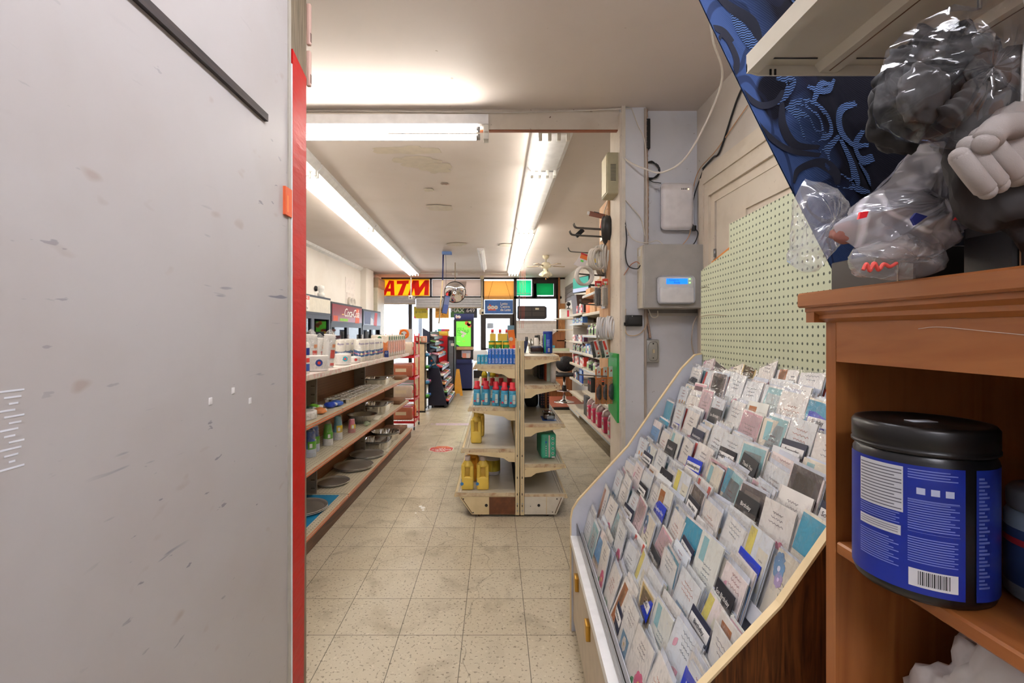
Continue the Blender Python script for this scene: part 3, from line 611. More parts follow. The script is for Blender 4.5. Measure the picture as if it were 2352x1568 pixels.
for i in range(NT_):
    x, z = tier(i); T = Matrix.Translation((x+.034, 0, z)) @ Matrix.Rotation(TILT, 4, 'Y')
    m = MB(); m.box(0, -1.304, -.012, .003, -.018, .11, PALE, T); m.box(-.034, -1.304, -.012, 0, -.018, -.008, PALE, T)
    m.prism([(-.045, -.012), (-.0425, -.012), (-.0425, .028), (-.045, .028)], 1, -1.304, -.018, C(226, 228, 234, .3), T); m.build('tier_shelf', RK)
PEGM = pegboard('green_pegboard', (199, 205, 174), (74, 82, 66), .0254, 1, 2, .15)
def pg(y0, y1, z0, z1): return m.box(.622, y0, z0, .629, y1, z1, PEGM)
m = MB(); m.prism([(-1.3, 1.0), (-1.3, 1.895), (-.30, 1.895), (-.30, 1.79), (-.16, 1.765), (0, 1.74), (0, 1.0)], 0, .622, .629, PEGM)
m.prism([(-.30, 1.80), (-.30, 1.787), (-.12, 1.75), (-.12, 1.765)], 0, .6225, .6285, C(206, 130, 60, .8)); m.build('pegboard', RK)
m = MB(); m.tube(pth([(.6205, 0, 1.52), (.6205, -.12, 1.525), (.6205, -.28, 1.515)]), .0012, C(176, 148, 120), 4); m.tube(pth([(.6205, -.0, 1.655), (.6205, -.06, 1.658), (.6205, -.1, 1.65)]), .001, C(110, 96, 80), 4); m.build('crack_line', RK)
# ---- the cards
def cardmesh(k, w=.125, h=.176):
    """one folded card with its printed front (front looks along -x)"""
    r = random.Random(100+k); m = MB()
    base = [(244, 240, 234), (246, 234, 232), (236, 240, 242), (240, 232, 214), (244, 243, 240), (238, 240, 232), (232, 238, 244)][k % 7]
    P = C(*base, .4); m.box(-.0028, -w/2, 0, -.0018, w/2, h, P); m.box(0, -w/2, 0, .0008, w/2, h, WHITE)
    m.add([(-.0028, w/2, 0), (.0008, w/2, 0), (.0008, w/2, h), (-.0028, w/2, h)], [(0, 1, 2, 3)], P)
    xd, yd = -Y_, Z_
    ink = C(*[(110, 96, 110), (90, 110, 130), (170, 100, 110), (120, 110, 90), (200, 110, 90)][k % 5], .5)
    x0 = -.0030
    def rect(cy, cz, ww, hh, c, d=.0003): m.rect((x0, cy, cz), ww, hh, xd, yd, C(*c, .45), d)
    def script(cy, cz, n, s):
        for q in range(n):
            wd = s*r.uniform(.5, 1); pts = [(x0-.0004, cy+wd/2-wd*i/12, cz-q*.0125+.0028*math.sin(i*2.3+q)*r.uniform(.5, 1.2)) for i in range(13)]
            m.tube(pts, .0005, ink, 3)
    def flower(cy, cz, rad, c1, c2, n=7, seed=0):
        for q in range(n):
            a = 2*math.pi*q/n+seed; m.disc((x0-.0002, cy+math.cos(a)*rad*.62, cz+math.sin(a)*rad*.62), rad*.42, xd, yd, C(*c1, .5), 9, rad*.5)
        m.disc((x0-.0006, cy, cz), rad*.28, xd, yd, C(*c2, .5), 9)
    def leaf(cy, cz, s, c, a):
        q = []
        for i in range(8):
            t = i/7; q.append((t*s, .28*s*math.sin(math.pi*t)))
        q += [(p[0], -p[1]) for p in q[-2:0:-1]]
        m.slab([(x0-.0003, cy-(p[0]*math.cos(a)-p[1]*math.sin(a)), cz+p[0]*math.sin(a)+p[1]*math.cos(a)) for p in q], (-.0003, 0, 0), C(*c, .5))
    pink, teal, gold, blue, green, lil, org, red = (226, 110, 146), (150, 200, 206), (224, 196, 130), (112, 160, 206), (84, 160, 110), (186, 164, 206), (236, 156, 90), (220, 84, 72)
    t = k % 16
    if t == 0: flower(-.03, .06, .03, pink, (250, 220, 140)); script(0, .15, 3, .07); leaf(.02, .03, .03, green, 1)
    elif t == 1: rect(0, .10, w, .09, blue); rect(0, .055, w, .02, (196, 176, 150)); script(0, .13, 2, .08)
    elif t == 2: rect(0, h/2, w*.9, h*.92, teal); rect(0, h/2, w*.7, h*.7, base); script(0, .11, 4, .06)
    elif t == 3:
        flower(.04, .14, .022, blue, (240, 240, 255)); flower(.03, .12, .016, lil, (240, 220, 250)); leaf(-.02, .05, .04, green, .4); leaf(-.03, .03, .045, green, 1.2); leaf(-.035, .07, .03, (60, 140, 110), 2); flower(-.045, .035, .012, org, gold); script(0, .12, 6, .05)
    elif t == 4: rect(.045, h/2, .02, h*.94, red); rect(-.045, h/2, .02, h*.94, red); script(0, .12, 5, .05)
    elif t == 5: rect(.025, .1, .045, .13, (176, 110, 62)); rect(.025, .11, .03, .07, (222, 180, 130)); script(-.035, .13, 4, .04)
    elif t == 6: leaf(.03, .03, .06, (230, 150, 180), .8); leaf(.01, .02, .05, pink, 1.5); script(-.01, .15, 4, .07); leaf(.045, .1, .03, (236, 176, 196), 1)
    elif t == 7: rect(0, .10, w*.86, .11, gold); rect(0, .10, w*.7, .09, (240, 214, 150)); script(0, .125, 4, .07)
    elif t == 8: rect(0, .13, w, .08, (70, 160, 190)); leaf(-.01, .07, .05, (236, 240, 240), .5); rect(0, .03, w, .04, (60, 62, 72)); m.text('Happily', .014, (x0-.0004, .0, .03), xd, yd, WHITE)
    elif t == 9: script(0, .15, 3, .08); rect(0, .06, .07, .05, (120, 160, 190)); flower(0, .06, .018, (236, 226, 214), gold)
    elif t == 10: rect(.03, .13, .03, .06, teal); script(-.01, .1, 5, .06); rect(0, .012, w, .012, (60, 110, 170))
    elif t == 11:
        for q in range(9): flower(r.uniform(-.05, .05), r.uniform(.02, .11), .009, (org, red, gold, green)[q % 4], gold, 5, q)
        script(0, .155, 3, .07)
    elif t == 12: rect(0, h/2, w*.94, h*.95, (226, 176, 188)); rect(0, h/2, w*.84, h*.87, (246, 228, 230)); script(0, .13, 6, .07)
    elif t == 13: rect(.04, h/2, .035, h*.95, (230, 216, 110)); rect(-.03, .1, .05, .09, (236, 232, 214)); script(-.03, .12, 4, .04)
    elif t == 14: script(0, .12, 4, .07); leaf(.04, .03, .03, (170, 190, 170), .3); leaf(-.02, .03, .03, (170, 190, 170), 2.6)
    else: rect(0, .09, w*.9, .15, (92, 84, 84)); rect(0, .1, w*.6, .1, (150, 140, 132)); script(0, .04, 2, .06)
    return m
DESC = ['pink flower', 'blue seaside picture', 'teal border', 'blue leafy flowers', 'red side bands', 'brown window picture', 'pink leaves', 'gold panel', 'turquoise sky band', 'blue square picture', 'teal corner block', 'orange blossoms', 'pink frame', 'yellow side panel', 'plain handwriting', 'dark grey photograph']
PAPER = ['white', 'blush', 'bluish', 'cream', 'ivory', 'mint', 'silvery']
NC = 32
CMESH = []
for k in range(NC):
    o = cardmesh(k, (.125, .120, .128, .118)[k % 4], (.176, .168, .180, .160)[(k//2) % 4]).build('greeting_card'); CMESH.append(o.data); bpy.data.objects.remove(o)
def slv():
    m = MB(); w, h = .131, .188
    def side(x, s):
        return lambda u, v: Vector((x+s*(.0008+.0018*noise.noise(Vector((u*5, v*7, s*3+x*900)))+(.004*noise.noise(Vector((u*13, 3, s))) if v > .95 else 0)), (u-.5)*w, v*(h+.006*noise.noise(Vector((u*9, 1, 7))))))
    m.grid(side(-.0042, -1), 8, 9, SLEEVE); m.grid(side(.0022, 1), 8, 9, SLEEVE); return m
SM = []
o = slv().build('sleeve'); SM.append(o.data); bpy.data.objects.remove(o)
m = MB(); m.box(.0012, -.0615, 0, .0020, .0615, .172, C(214, 220, 232)); o = m.build('envelope'); ENV = o.data; bpy.data.objects.remove(o)
RM = Matrix.Translation((.365, 2.27, 0)) @ Matrix.Rotation(-.048, 4, 'Z')
TORD = ['bottom tier', 'second tier up', 'third tier up', 'fourth tier up', 'fifth tier up', 'sixth tier up', 'seventh tier up', 'eighth tier up', 'ninth tier up', 'top tier']
WK = [k for k in range(NC) for _ in range((3, 1, 1, 1, 1, 1, 3, 1, 1, 3, 2, 3, 2, 1, 4, 1)[k % 16])]; PITCH = .1275
def cardlabel(k, i, j, place): return '%s card, %s, %s in pocket %s from far end, %s' % (PAPER[k % 7], DESC[k % 16], place, ORD[j], TORD[i])
for i in range(NT_):
    x, z = tier(i)
    for j in range(10):
        if (i, j) in ((3, 9), (6, 9)): continue
        n = 3 if (i*7+j) % 9 else 2
        k = R.randrange(NC); y = -.028-PITCH/2-PITCH*j+R.uniform(-.003, .003)
        for q in range(n):
            kk = R.choice(WK)
            if (i, j) == (4, 9): kk = 3+0*q
            if (i, j) == (9, 7): kk = 4
            if (i, j) == (5, 8): kk = 0
            if (i, j) == (1, 8): kk = 6
            o = bpy.data.objects.new('greeting_card', CMESH[kk]); COL.objects.link(o)
            dx = .006+.0086*q; tl = TILT-.04+R.uniform(-.03, .03)+.012*q+(.05*(j % 3-1) if i < 3 else 0)
            p = RM @ Vector((x+dx-.006, y+R.uniform(-.004, .004), z-.006+R.uniform(0, .004)))
            p.z += R.choice((0, 0, .004, .012)); o.location = p; o.rotation_euler = (R.uniform(-.035, .035), tl+R.uniform(-.03, .03), -.048+R.uniform(-.09, .09)); o.scale = (1, R.uniform(.93, 1.03), R.uniform(.93, 1.16))
            place = 'front' if q == 0 else ('rear' if q == n-1 else 'middle')
            tag(o, cardlabel(kk, i, j, place), 'greeting card', 'greeting cards standing in the card rack')
            if q == 0 or (i < 6 and q == 1):
                s = bpy.data.objects.new('sleeve', SM[0]); COL.objects.link(s); s.parent = o
            e = bpy.data.objects.new('envelope', ENV); COL.objects.link(e); e.parent = o
# divider tabs
TABS = [('Birthday', 0), ('Mom Bday', 1), ('Son Birthday', 2), ('Anniversary', 1), ('Grandson', 2), ('Sympathy', 0), ('Daughter Bday', 3), ('Granddaughter', 2), ('New Baby', 3), ('Thank You', 0)]
TC = [C(30, 60, 190, .35), C(30, 32, 44, .4), C(40, 46, 70, .4), C(46, 48, 52, .4)]
spots = [(9, 1), (9, 5), (9, 6), (8, 0), (8, 7), (7, 3), (7, 7), (6, 0), (6, 1), (6, 3), (6, 5), (6, 6), (6, 9), (5, 2), (5, 4), (5, 7), (4, 1), (4, 3), (4, 5), (4, 8), (3, 2), (3, 4), (3, 6), (3, 8), (2, 2), (2, 5), (2, 8), (1, 3), (1, 6), (1, 9), (0, 5), (9, 3)]
for q, (i, j) in enumerate(spots):
    x, z = tier(i); word, c = TABS[(q*3+i) % 10]; white = q % 2 == 0
    m = MB(); hh = .05
    if i == 9: off = (.046, .155)
    else: off = (.010, .070 if i else .05)
    m.rbox(-.001, -.055, 0, .001, .055, hh+.012, TC[(c+q) % 4], .0009, 1, smooth=False)
    if white: m.rect((-.0013, 0, hh*.68), .098, .024, -Y_, Z_, C(240, 238, 236))
    m.text(word, .016, (-.0018, 0, hh*.68), -Y_, Z_, C(40, 40, 50) if white else WHITE, .01)
    p = RM @ Vector((x+off[0], -.028-PITCH/2-PITCH*j+R.uniform(-.015, .015), z+off[1]+R.uniform(-.012, .012)))
    o = m.build('divider_tab', None, p, (R.uniform(-.06, .06), TILT, -.048+R.uniform(-.08, .08)))
    nm = ('blue', 'black', 'navy', 'charcoal')[(c+q) % 4]
    tag(o, '%s %s divider tab in pocket %s from far end, %s' % (nm, 'white-labelled' if white else 'plain printed', ORD[j], TORD[i]), 'divider tab', 'category tabs in the card rack')
# ============================================================ BOOKCASE, CLOSE AT THE RIGHT
ORW = woodmat('orange_laminate', (168, 106, 56), (146, 84, 40), 16, 1, .35, 2)
ORV = woodmat('orange_laminate_upright', (168, 106, 56), (142, 82, 40), 16, 2, .35, 2)
BK = thing('bookcase', 'orange-brown wooden bookcase close at the right with moulded top', 'bookcase', (.55, .776, 0))
m = MB(); m.rbox(-.03, -1.05, 1.487, .36, .03, 1.512, ORW, .003, 1, smooth=False); m.build('top', BK)
m = MB(); m.prism([(-.022, 1.487), (-.022, 1.480), (-.012, 1.474), (-.012, 1.468), (0, 1.462), (.02, 1.462), (.02, 1.487)], 1, -1.04, .02, ORW); m.box(-.02, .0, 1.462, .34, .02, 1.487, ORW); m.build('crown_moulding', BK)
m = MB(); m.box(.0005, -1.006, 1.398, .018, -.0222, 1.4618, ORW)
m.tube(pth([(-.0004, -.17, 1.45), (-.0004, -.20, 1.452), (-.0004, -.26, 1.446), (-.0004, -.3, 1.442)]), .0005, C(226, 208, 198), 3); m.build('apron', BK)
m = MB(); m.box(0, -.022, .0, .32, 0, 1.464, ORV); m.build('side_panel', BK)
m = MB(); m.box(0, -1.03, 0, .32, -1.008, 1.464, ORV); m.build('side_panel', BK)
m = MB(); m.box(.31, -1.01, 0, .32, -.02, 1.464, C(70, 44, 30)); m.build('back_panel', BK)
m = MB(); m.rbox(.0, -1.008, 1.088, .31, -.022, 1.108, ORW, .003, 1, smooth=False); m.build('shelf', BK)
m = MB(); m.rbox(.0, -1.008, .72, .31, -.022, .74, ORW, .003, 1, smooth=False); m.build('shelf', BK)
# protein tub
JX, JY = .5693, .6245
JT = thing('tub', 'large blue and black plastic tub with a black screw lid on the bookcase shelf', 'tub', (.5755, .631, 1.108), math.radians(-2))
r = .074; BKP = C(16, 16, 18, .28)
m = MB(); m.lathe([(.066, 0), (.071, .004), (.0735, .012), (.0735, .176), (.070, .183), (.066, .19)], BKP, 48); m.build('body', JT)
m = MB(); m.lathe([(.071, .183), (.0755, .186), (.0755, .189), (.073, .191), (.0748, .193), (.0748, .214), (.0715, .219), (.066, .2195), (.064, .2175), (.0, .2170)], C(20, 18, 18, .32), 60); m.build('lid', JT)
BL = C(18, 42, 146, .35)
def arc(m, a0, a1, z0, z1, mt, rr=.0742, n=16):
    vs = []; n = max(1, n)
    for k in range(n+1):
        a = a0+(a1-a0)*k/n; vs += [(rr*math.cos(a), rr*math.sin(a), z0), (rr*math.cos(a), rr*math.sin(a), z1)]
    m.add(vs, [(2*k, 2*k+2, 2*k+3, 2*k+1) for k in range(n)], mt, True)
D_ = math.radians
VA = math.atan2(-.631, -.5755)    # direction from the tub to the viewpoint
m = MB(); arc(m, VA-1.75, VA+.60, .014, .172, BL, .0742, 40); arc(m, VA+.76, VA+1.9, .014, .172, C(28, 48, 140, .35), .0742, 20)
LW = C(206, 208, 214, .5); 
def L(a0, a1, z0, z1, mt=LW, k=0): arc(m, VA+a0, VA+a1, z0, z1, mt, .0744+.0001*k, 10)
L(-.93, -.19, .110, .168)
for k in range(13): L(-.91, -.21-.1*(k % 3 == 1), .113+k*.0041, .1143+k*.0041, C(96, 96, 106), 1)
L(-.93, -.22, .080, .0925)
for k in range(3): L(-.91, -.26, .083+k*.003, .0838+k*.003, C(110, 110, 120), 1)
TXT = C(120, 134, 206, .5)
for k in range(5): L(-.93, -.24-.05*(k % 2), .095+k*.003, .0962+k*.003, TXT)
for k in range(12): L(-.93, -.25-.07*(k % 3), .040+k*.003, .0412+k*.003, TXT)
for k in range(4): L(-.13, .50-.1*(k % 2), .156+k*.0033, .1573+k*.0033, TXT)
for a in (-.02, .16, .34):
    m2 = .01; L(a, a+.11, .137, .145, C(196, 204, 232), 1)
for k in range(13): L(-.13, .52-.06*(k % 3), .093+k*.003, .0942+k*.003, TXT)
for k in range(11): L(-.13, .50-.05*(k % 2), .052+k*.003, .0532+k*.003, TXT)
L(-.13, .53, .128, .1284, TXT); L(-.13, .53, .0895, .0899, TXT)
L(-.12, .50, .022, .044, C(226, 226, 230), 1)
a = .0
for k in range(17): L(a, a+.008+.008*((k*7) % 3)/2, .025, .042, BLACK, 2); a += .024
for k in range(30): L(.80, 1.0-.05*(k % 3), .03+k*.0045, .0325+k*.0045, C(96, 112, 180))
m.build('label', JT)
m = MB(); m.rbox(-.016, -.008, .2172, .016, .008, .2178, C(210, 220, 235, .2), .0002, 1); m.build('lid_highlight', JT)  # pale slip painted in as the highlight on the lid
# grey-lidded jar and white carton beside it
def jar2():
    t = thing('jar', 'pale blue jar with grey lid behind the white carton beside the blue tub', 'jar', (.705, .580, 1.108))
    m = MB(); m.lathe([(.045, 0), (.05, .005), (.05, .105), (.045, .115)], C(150, 168, 190, .3), 28); m.build('body', t)
    m = MB(); m.lathe([(.047, .112), (.048, .116), (.048, .134), (.044, .14), (0, .14)], C(128, 132, 140, .35), 28); m.build('lid', t)
    m = MB(); arc(m, 0, 6.28, .02, .09, C(60, 80, 130, .4), .0503, 28); arc(m, 0, 6.28, .07, .078, C(190, 50, 60), .0505, 28); arc(m, 3.2, 4.4, .03, .05, LW, .0506, 12); m.build('label', t)
jar2()
t = thing('carton', 'small white carton with printed pictures at the right edge of the bookcase shelf', 'carton', (.612, .521, 1.108), -.5)
m = MB(); m.rbox(0, -.09, 0, .05, 0, .108, C(234, 232, 232, .35), .001, 1, smooth=False); m.build('box', t)
m = MB()
for z, c in ((.02, (150, 150, 156)), (.05, (200, 110, 90)), (.085, (190, 90, 80))): m.rect((-.0005, -.02, z), .02, .014, -Y_, Z_, C(*c)); m.rect((.03, .0005, z), .02, .014, -X_, Z_, C(*c))
m.build('print', t)
# white plastic bag in the lower compartment
def blob(m, c, rad, mt, seed, amp=.3, fr=2.2, sub=4, sc=(1, 1, 1), floor=None, crease=0.):
    b = bmesh.new(); bmesh.ops.create_icosphere(b, subdivisions=sub, radius=1)
    for v in b.verts:
        p = v.co.copy(); d = 1+amp*noise.noise(p*fr+Vector((seed, seed*2, 0)))+amp*.4*noise.noise(p*fr*2.7+Vector((0, seed, seed)))
        if crease: d -= crease*abs(noise.noise(p*fr*2+Vector((seed*3, 0, 0))))
        q = Vector((p.x*sc[0], p.y*sc[1], p.z*sc[2]))*rad*d+Vector(c)
        if floor is not None and q.z < floor: q.z = floor+.001*noise.noise(q*60)
        v.co = q
    b.verts.index_update(); m.add([v.co.copy() for v in b.verts], [[v.index for v in f.verts] for f in b.faces], mt, True); b.free(); return m
m = MB(); blob(m, (.685, .60, .885), .115, C(206, 204, 206, .35), 3.3, .25, 2., 5, (.9, 1, 1.45), .742, .25)
single('plastic_bag', m, 'crumpled white plastic bag on the lower bookcase shelf', 'plastic bag')
# ---- cartons and clear bags on top of the bookcase
TZ = 1.512
GB = C(64, 58, 54, .5)
m = MB(); m.rbox(.575, .64, TZ, .80, .80, TZ+.052, GB, .002, 1, smooth=False); m.box(.574, .665, TZ+.004, .5748, .667, TZ+.05, C(150, 130, 100)); m.box(.574, .665, TZ+.004, .5748, .72, TZ+.0055, C(150, 130, 100)); m.box(.575, .64, TZ+.0515, .80, .70, TZ+.0525, C(176, 170, 160))
single('carton', m, 'dark grey carton with a thin tan line, at the far end of the bookcase top', 'carton')
m = MB(); m.rbox(.585, .525, TZ, .72, .585, TZ+.082, C(58, 60, 64, .3), .003, 1, smooth=False); m.box(.588, .53, TZ+.05, .5845, .58, TZ+.07, C(90, 92, 96, .3))
single('carton', m, 'black glossy carton under the clear bags on the bookcase top', 'carton')
m = MB(); m.rbox(.582, .40, TZ, .74, .518, TZ+.082, C(30, 24, 24, .4), .002, 1, smooth=False)
m.box(.5815, .516, TZ+.003, .583, .5175, TZ+.08, C(160, 130, 96)); m.box(.5815, .42, TZ+.003, .583, .516, TZ+.0045, C(160, 130, 96))
m.text('40', .05, (.5808, .487, TZ+.055), -Y_, Z_, C(176, 34, 32), .05, .2, 1, .0015); m.text('WATT', .014, (.5808, .487, TZ+.024), -Y_, Z_, C(150, 90, 60), .01)
single('carton', m, 'black carton with red numeral at the right edge of the bookcase top', 'carton')
BAGF = filmmat('bag_film', .80, (240, 242, 250), .10, 22, 1., .6)
BAGH = filmmat('bag_film_hazy', .50, (228, 228, 238), .12, 18, 1., .75)
def poly_blob(pts, Y0, th, mt, seed, name, parent):
    """a crumpled pillow of film over an outline given as (X, Z)"""
    m = MB(); P = [Vector((p[0], 0, p[1])) for p in pts]; c = sum(P, Vector())/len(P); n = len(P)
    rings = 7; B = []
    D = pth([*P, P[0]], 6)[:-1]; N = len(D)
    for s in (-1, 1):
        vs = []
        for k in range(rings+1):
            t = 1-k/rings
            for q, p in enumerate(D):
                v = c+(p-c)*t; hgt = th*math.sqrt(max(0, 1-t*t))*(1+.5*noise.noise(Vector((v.x*30+seed, v.z*30, s))))*(1+.35*abs(noise.noise(Vector((q*.45, t*3, seed)))))
                j = .008*noise.noise(Vector((v.x*55, v.z*55, seed+s)))*(1 if k else .3)
                vs.append((v.x+j, Y0+s*hgt+1.2*j, v.z-j))
        fs = []
        for k in range(rings):
            for q in range(N):
                a, b_ = k*N+q, k*N+(q+1) % N; fs.append([a, b_, b_+N, a+N] if s < 0 else [a, a+N, b_+N, b_])
        m.add(vs, fs, mt, True)
    return m.build(name, parent)
def xz(pts, Y): return [((px-CX)*Y/F, H-(py-CY)*Y/F) for px, py in pts]
B1 = thing('glove_bag', 'bunched clear plastic bag with red and blue tags on the bookcase top', 'plastic bag', (0, 0, 0))
poly_blob(xz([(1850, 412), (1905, 425), (1935, 465), (1975, 490), (1945, 520), (1925, 560), (1880, 620), (1835, 622), (1815, 590), (1822, 520), (1828, 450)], .66), .66, .028, BAGF, 1.3, 'bag_mouth', B1)
poly_blob(xz([(1960, 490), (1975, 460), (2040, 415), (2110, 330), (2160, 380), (2200, 430), (2290, 470), (2300, 500), (2200, 540), (2130, 600), (2010, 590), (1950, 560), (1915, 520)], .60), .60, .045, BAGH, 4.1, 'bag_body', B1)
poly_blob(xz([(1960, 570), (2040, 545), (2120, 555), (2165, 590), (2140, 630), (2060, 642), (1990, 634), (1958, 605)], .585), .585, .03, BAGF, 7.7, 'bag_corner', B1)
m = MB(); m.prism(xz([(1966, 490), (1985, 488), (1980, 502), (1962, 506)], .56), 1, .553, .556, C(226, 30, 40)); m.build('red_tag', B1, (0, .0, 0))
m = MB(); m.prism(xz([(2092, 492), (2118, 500), (2090, 520), (2082, 505)], .54), 1, .533, .536, C(40, 52, 130)); m.build('blue_tag', B1)
m = MB(); m.prism(xz([(2190, 495), (2215, 492), (2205, 505), (2180, 508)], .54), 1, .533, .536, C(226, 40, 46)); m.build('red_tag', B1)
m = MB()
q = [at(*p, .552) for p in ((1982, 620), (1990, 606), (1998, 622), (2008, 604), (2018, 620), (2030, 606), (2044, 612), (2060, 604))]
m.tube(pth(q), .0022, C(206, 70, 60), 5); m.build('red_lettering', B1)
m = MB(); blob(m, at(1945, 535, .605), .017, C(150, 96, 84, .6), 2, .3, 2, 3, (1.1, .7, .8)); blob(m, at(2080, 545, .61), .04, C(128, 110, 112, .6), 5, .3, 2, 3, (1.3, .5, .6)); m.build('folded_glove', B1)
# ============================================================ CURTAIN
def curtain_mat(striped=False):
    t = NT('curtain_motif' if striped else 'curtain_cloth'); v = t.mapv(t.co(), (1, 0, 1)); nz = t.new('ShaderNodeTexNoise'); nz.inputs['Scale'].default_value = 7; t.link(v, nz.inputs['Vector'])
    sc = t.new('ShaderNodeVectorMath', operation='SCALE'); t.link(nz.outputs['Color'], sc.inputs[0]); sc.inputs['Scale'].default_value = .11
    ad = t.new('ShaderNodeVectorMath', operation='ADD'); t.link(v, ad.inputs[0]); t.link(sc.outputs[0], ad.inputs[1])
    def vor(scale, off):
        mp = t.mapv(ad.outputs[0], (1.0, 1, .62), (0, off, 0)); vo = t.new('ShaderNodeTexVoronoi'); vo.inputs['Scale'].default_value = scale; vo.inputs['Randomness'].default_value = .75; t.link(mp, vo.inputs['Vector']); return vo.outputs['Distance']
    d1, d2, d3 = vor(8, .5), vor(9.5, 1.3), vor(5.5, 2.2)
    band = lambda d, a, b: t.math('MULTIPLY', t.ramp(d, a-.006, a+.006), t.ramp(d, b-.006, b+.006, 1, 0))
    z = t.xyz(v); wv = t.math('SINE', t.math('ADD', t.math('MULTIPLY', z[2], 1500.0), t.math('MULTIPLY', t.math('SINE', t.math('MULTIPLY', z[0], 700.0)), 1.0)))
    edge = t.math('ADD', z[0], t.math('MULTIPLY', z[2], .478))     # distance in from the slanting hem
    base = t.mix(t.math('MULTIPLY', t.ramp(edge, 1.46, 1.51, 1, 0), t.ramp(d3, .20, .24)), rgb((18, 18, 28)), rgb((56, 76, 120)))
    st = t.mix(t.ramp(wv, -.2, .2), rgb((24, 30, 50)), rgb((88, 116, 166)))
    c = t.mix(t.math('MULTIPLY', band(d1, .38, .44), .6), base, rgb((24, 27, 46)))
    if striped: c = st
    t.link(c, t.b.inputs['Base Color']); t.b.inputs['Roughness'].default_value = .85; t.b.inputs['Specular IOR Level'].default_value = .15
    t.bump(t.math('SINE', t.math('MULTIPLY', t.math('ADD', z[0], z[2]), 1800.0)), .12, .002); return t.m
CM = curtain_mat()
m = MB()
def cf(u, v):     # v: 0 bottom, 1 top; left edge runs diagonally
    z = 1.56+(2.60-1.56)*v; xl = .405+(2.0905-z)*.478
    x = xl+(1.30-xl)*u; k = 1-v*.35
    return Vector((x, .905+.02*math.sin(u*30+2*v)*min(1, u*8+.15)+.01*math.sin(u*13+v*4), z-.03*u*k))
m.grid(cf, 90, 40, CM); m.v = [v for v in m.v]
n0 = len(m.v); 
m.grid(lambda u, v: cf(u, v)+Vector((0, .003, 0)), 90, 40, CM)
CS = curtain_mat(True); CDK = C(22, 25, 42, .9)
def ribbon(pts, mt, w_=.0075, off=.0012):    # woven swirl following the folds
    P = pth([(( 1332+x*.8458-CX)*.9/F, 0, H-(y*.8458-CY)*.9/F) for x, y in pts], 8); vs = []
    for i, p in enumerate(P):
        t_ = P[min(i+1, len(P)-1)]-P[max(i-1, 0)]; t_.normalize(); n_ = Vector((-t_.z, 0, t_.x)); f_ = i/(len(P)-1); ww = w_*(.45+.75*math.sin(math.pi*min(1, max(0, f_)))+.1)
        for s_ in (-1, 1):
            q = p+n_*ww*s_; v = (q.z-1.56)/1.04; xl = .405+(2.0905-q.z)*.478; u = max(.004, (q.x-xl)/(1.30-xl)); q.x = max(q.x, xl+.002)
            q.y = .905+.02*math.sin(u*30+2*v)*min(1, u*8+.15)+.01*math.sin(u*13+v*4)-off; vs.append(q)
    m.add(vs, [(2*k, 2*k+2, 2*k+3, 2*k+1) for k in range(len(P)-1)], mt, True)
for pts in ([(420, 10), (450, 70), (500, 125), (560, 130), (585, 90)], [(575, 275), (610, 285), (650, 325), (660, 370), (630, 365), (608, 320), (572, 280)], [(690, 375), (662, 420), (685, 475), (735, 505), (728, 450), (695, 385)],
            [(790, 270), (735, 280), (700, 320), (702, 365), (740, 388), (800, 385)], [(865, 385), (815, 418), (775, 428), (757, 395), (785, 345)], [(705, 205), (680, 240), (640, 258), (605, 245)], [(540, 205), (570, 225), (560, 260), (530, 270)],
            [(760, 440), (790, 470), (800, 500)], [(900, 250), (860, 290), (850, 340), (880, 380), (930, 390)], [(470, -40), (530, -20), (600, 10)], [(620, 290), (640, 240), (690, 220)], [(730, 500), (750, 520), (790, 520)]):
    ribbon(pts, CS, .0072 if len(pts) > 4 else .005)
for pts in ([(398, 78), (378, 110), (392, 165), (425, 188), (440, 150), (420, 100), (398, 80)], [(430, 205), (455, 240), (500, 270), (545, 265), (558, 240)], [(470, 290), (505, 340), (560, 380), (655, 420)], [(595, 490), (615, 450), (655, 437), (690, 470), (700, 500)],
            [(350, 60), (395, 65), (430, 95)], [(560, 270), (570, 330), (600, 380), (650, 400)], [(380, -30), (420, 10), (470, 60), (500, 130)], [(452, 250), (440, 220), (420, 200)]):
    ribbon(pts, CDK, .0055, .0016)
t = thing('curtain', 'navy curtain with blue swirl pattern, pulled aside behind the bookcase', 'curtain', (0, 0, 0)); m.build('cloth', t)
m = MB(); m.rod((.1, .92, 2.62), (1.36, .92, 2.62), .011, STEEL, 10); m.build('curtain_rod', t)
# ============================================================ METAL SHELF OVERHEAD
SH = C(206, 200, 184, .4, .0, .03)
t = thing('wall_shelf', 'beige pressed-metal shelf overhead at the upper right, seen from below', 'shelf', (0, 0, 0))
zs = H+1.058*.43
m = MB(); m.box(.433, .25, zs+.001, .86, .80, zs+.004, SH); m.build('shelf_plate', t)
m = MB(); m.box(.43, .25, zs-.012, .436, .80, zs+.02, SH); m.box(.436, .25, zs-.012, .45, .80, zs-.009, SH); m.build('front_lip', t)
m = MB(); m.prism([(.43, zs+.004), (.43, zs-.01), (.45, zs-.016), (.86, zs-.016), (.86, zs+.004)], 1, .797, .80, SH)
for x in (.468, .476): m.box(x, .7955, zs-.016, x+.003, .797, zs-.006, BLACK)
m.build('end_flange', t)
m = MB()
for x in (.545, .70): m.prism([(x, zs+.001), (x+.008, zs-.012), (x+.038, zs-.012), (x+.046, zs+.001)], 1, .25, .797, SH); m.box(x+.02, .25, zs-.0125, x+.022, .79, zs-.0118, C(120, 90, 66))
m.build('stiffening_rib', t)
m = MB(); m.tube([(.452, .775, zs), (.535, .775, zs)], .0012, DGREY, 4); m.tube([(.60, .775, zs), (.69, .775, zs)], .0012, DGREY, 4); m.build('crease', t)
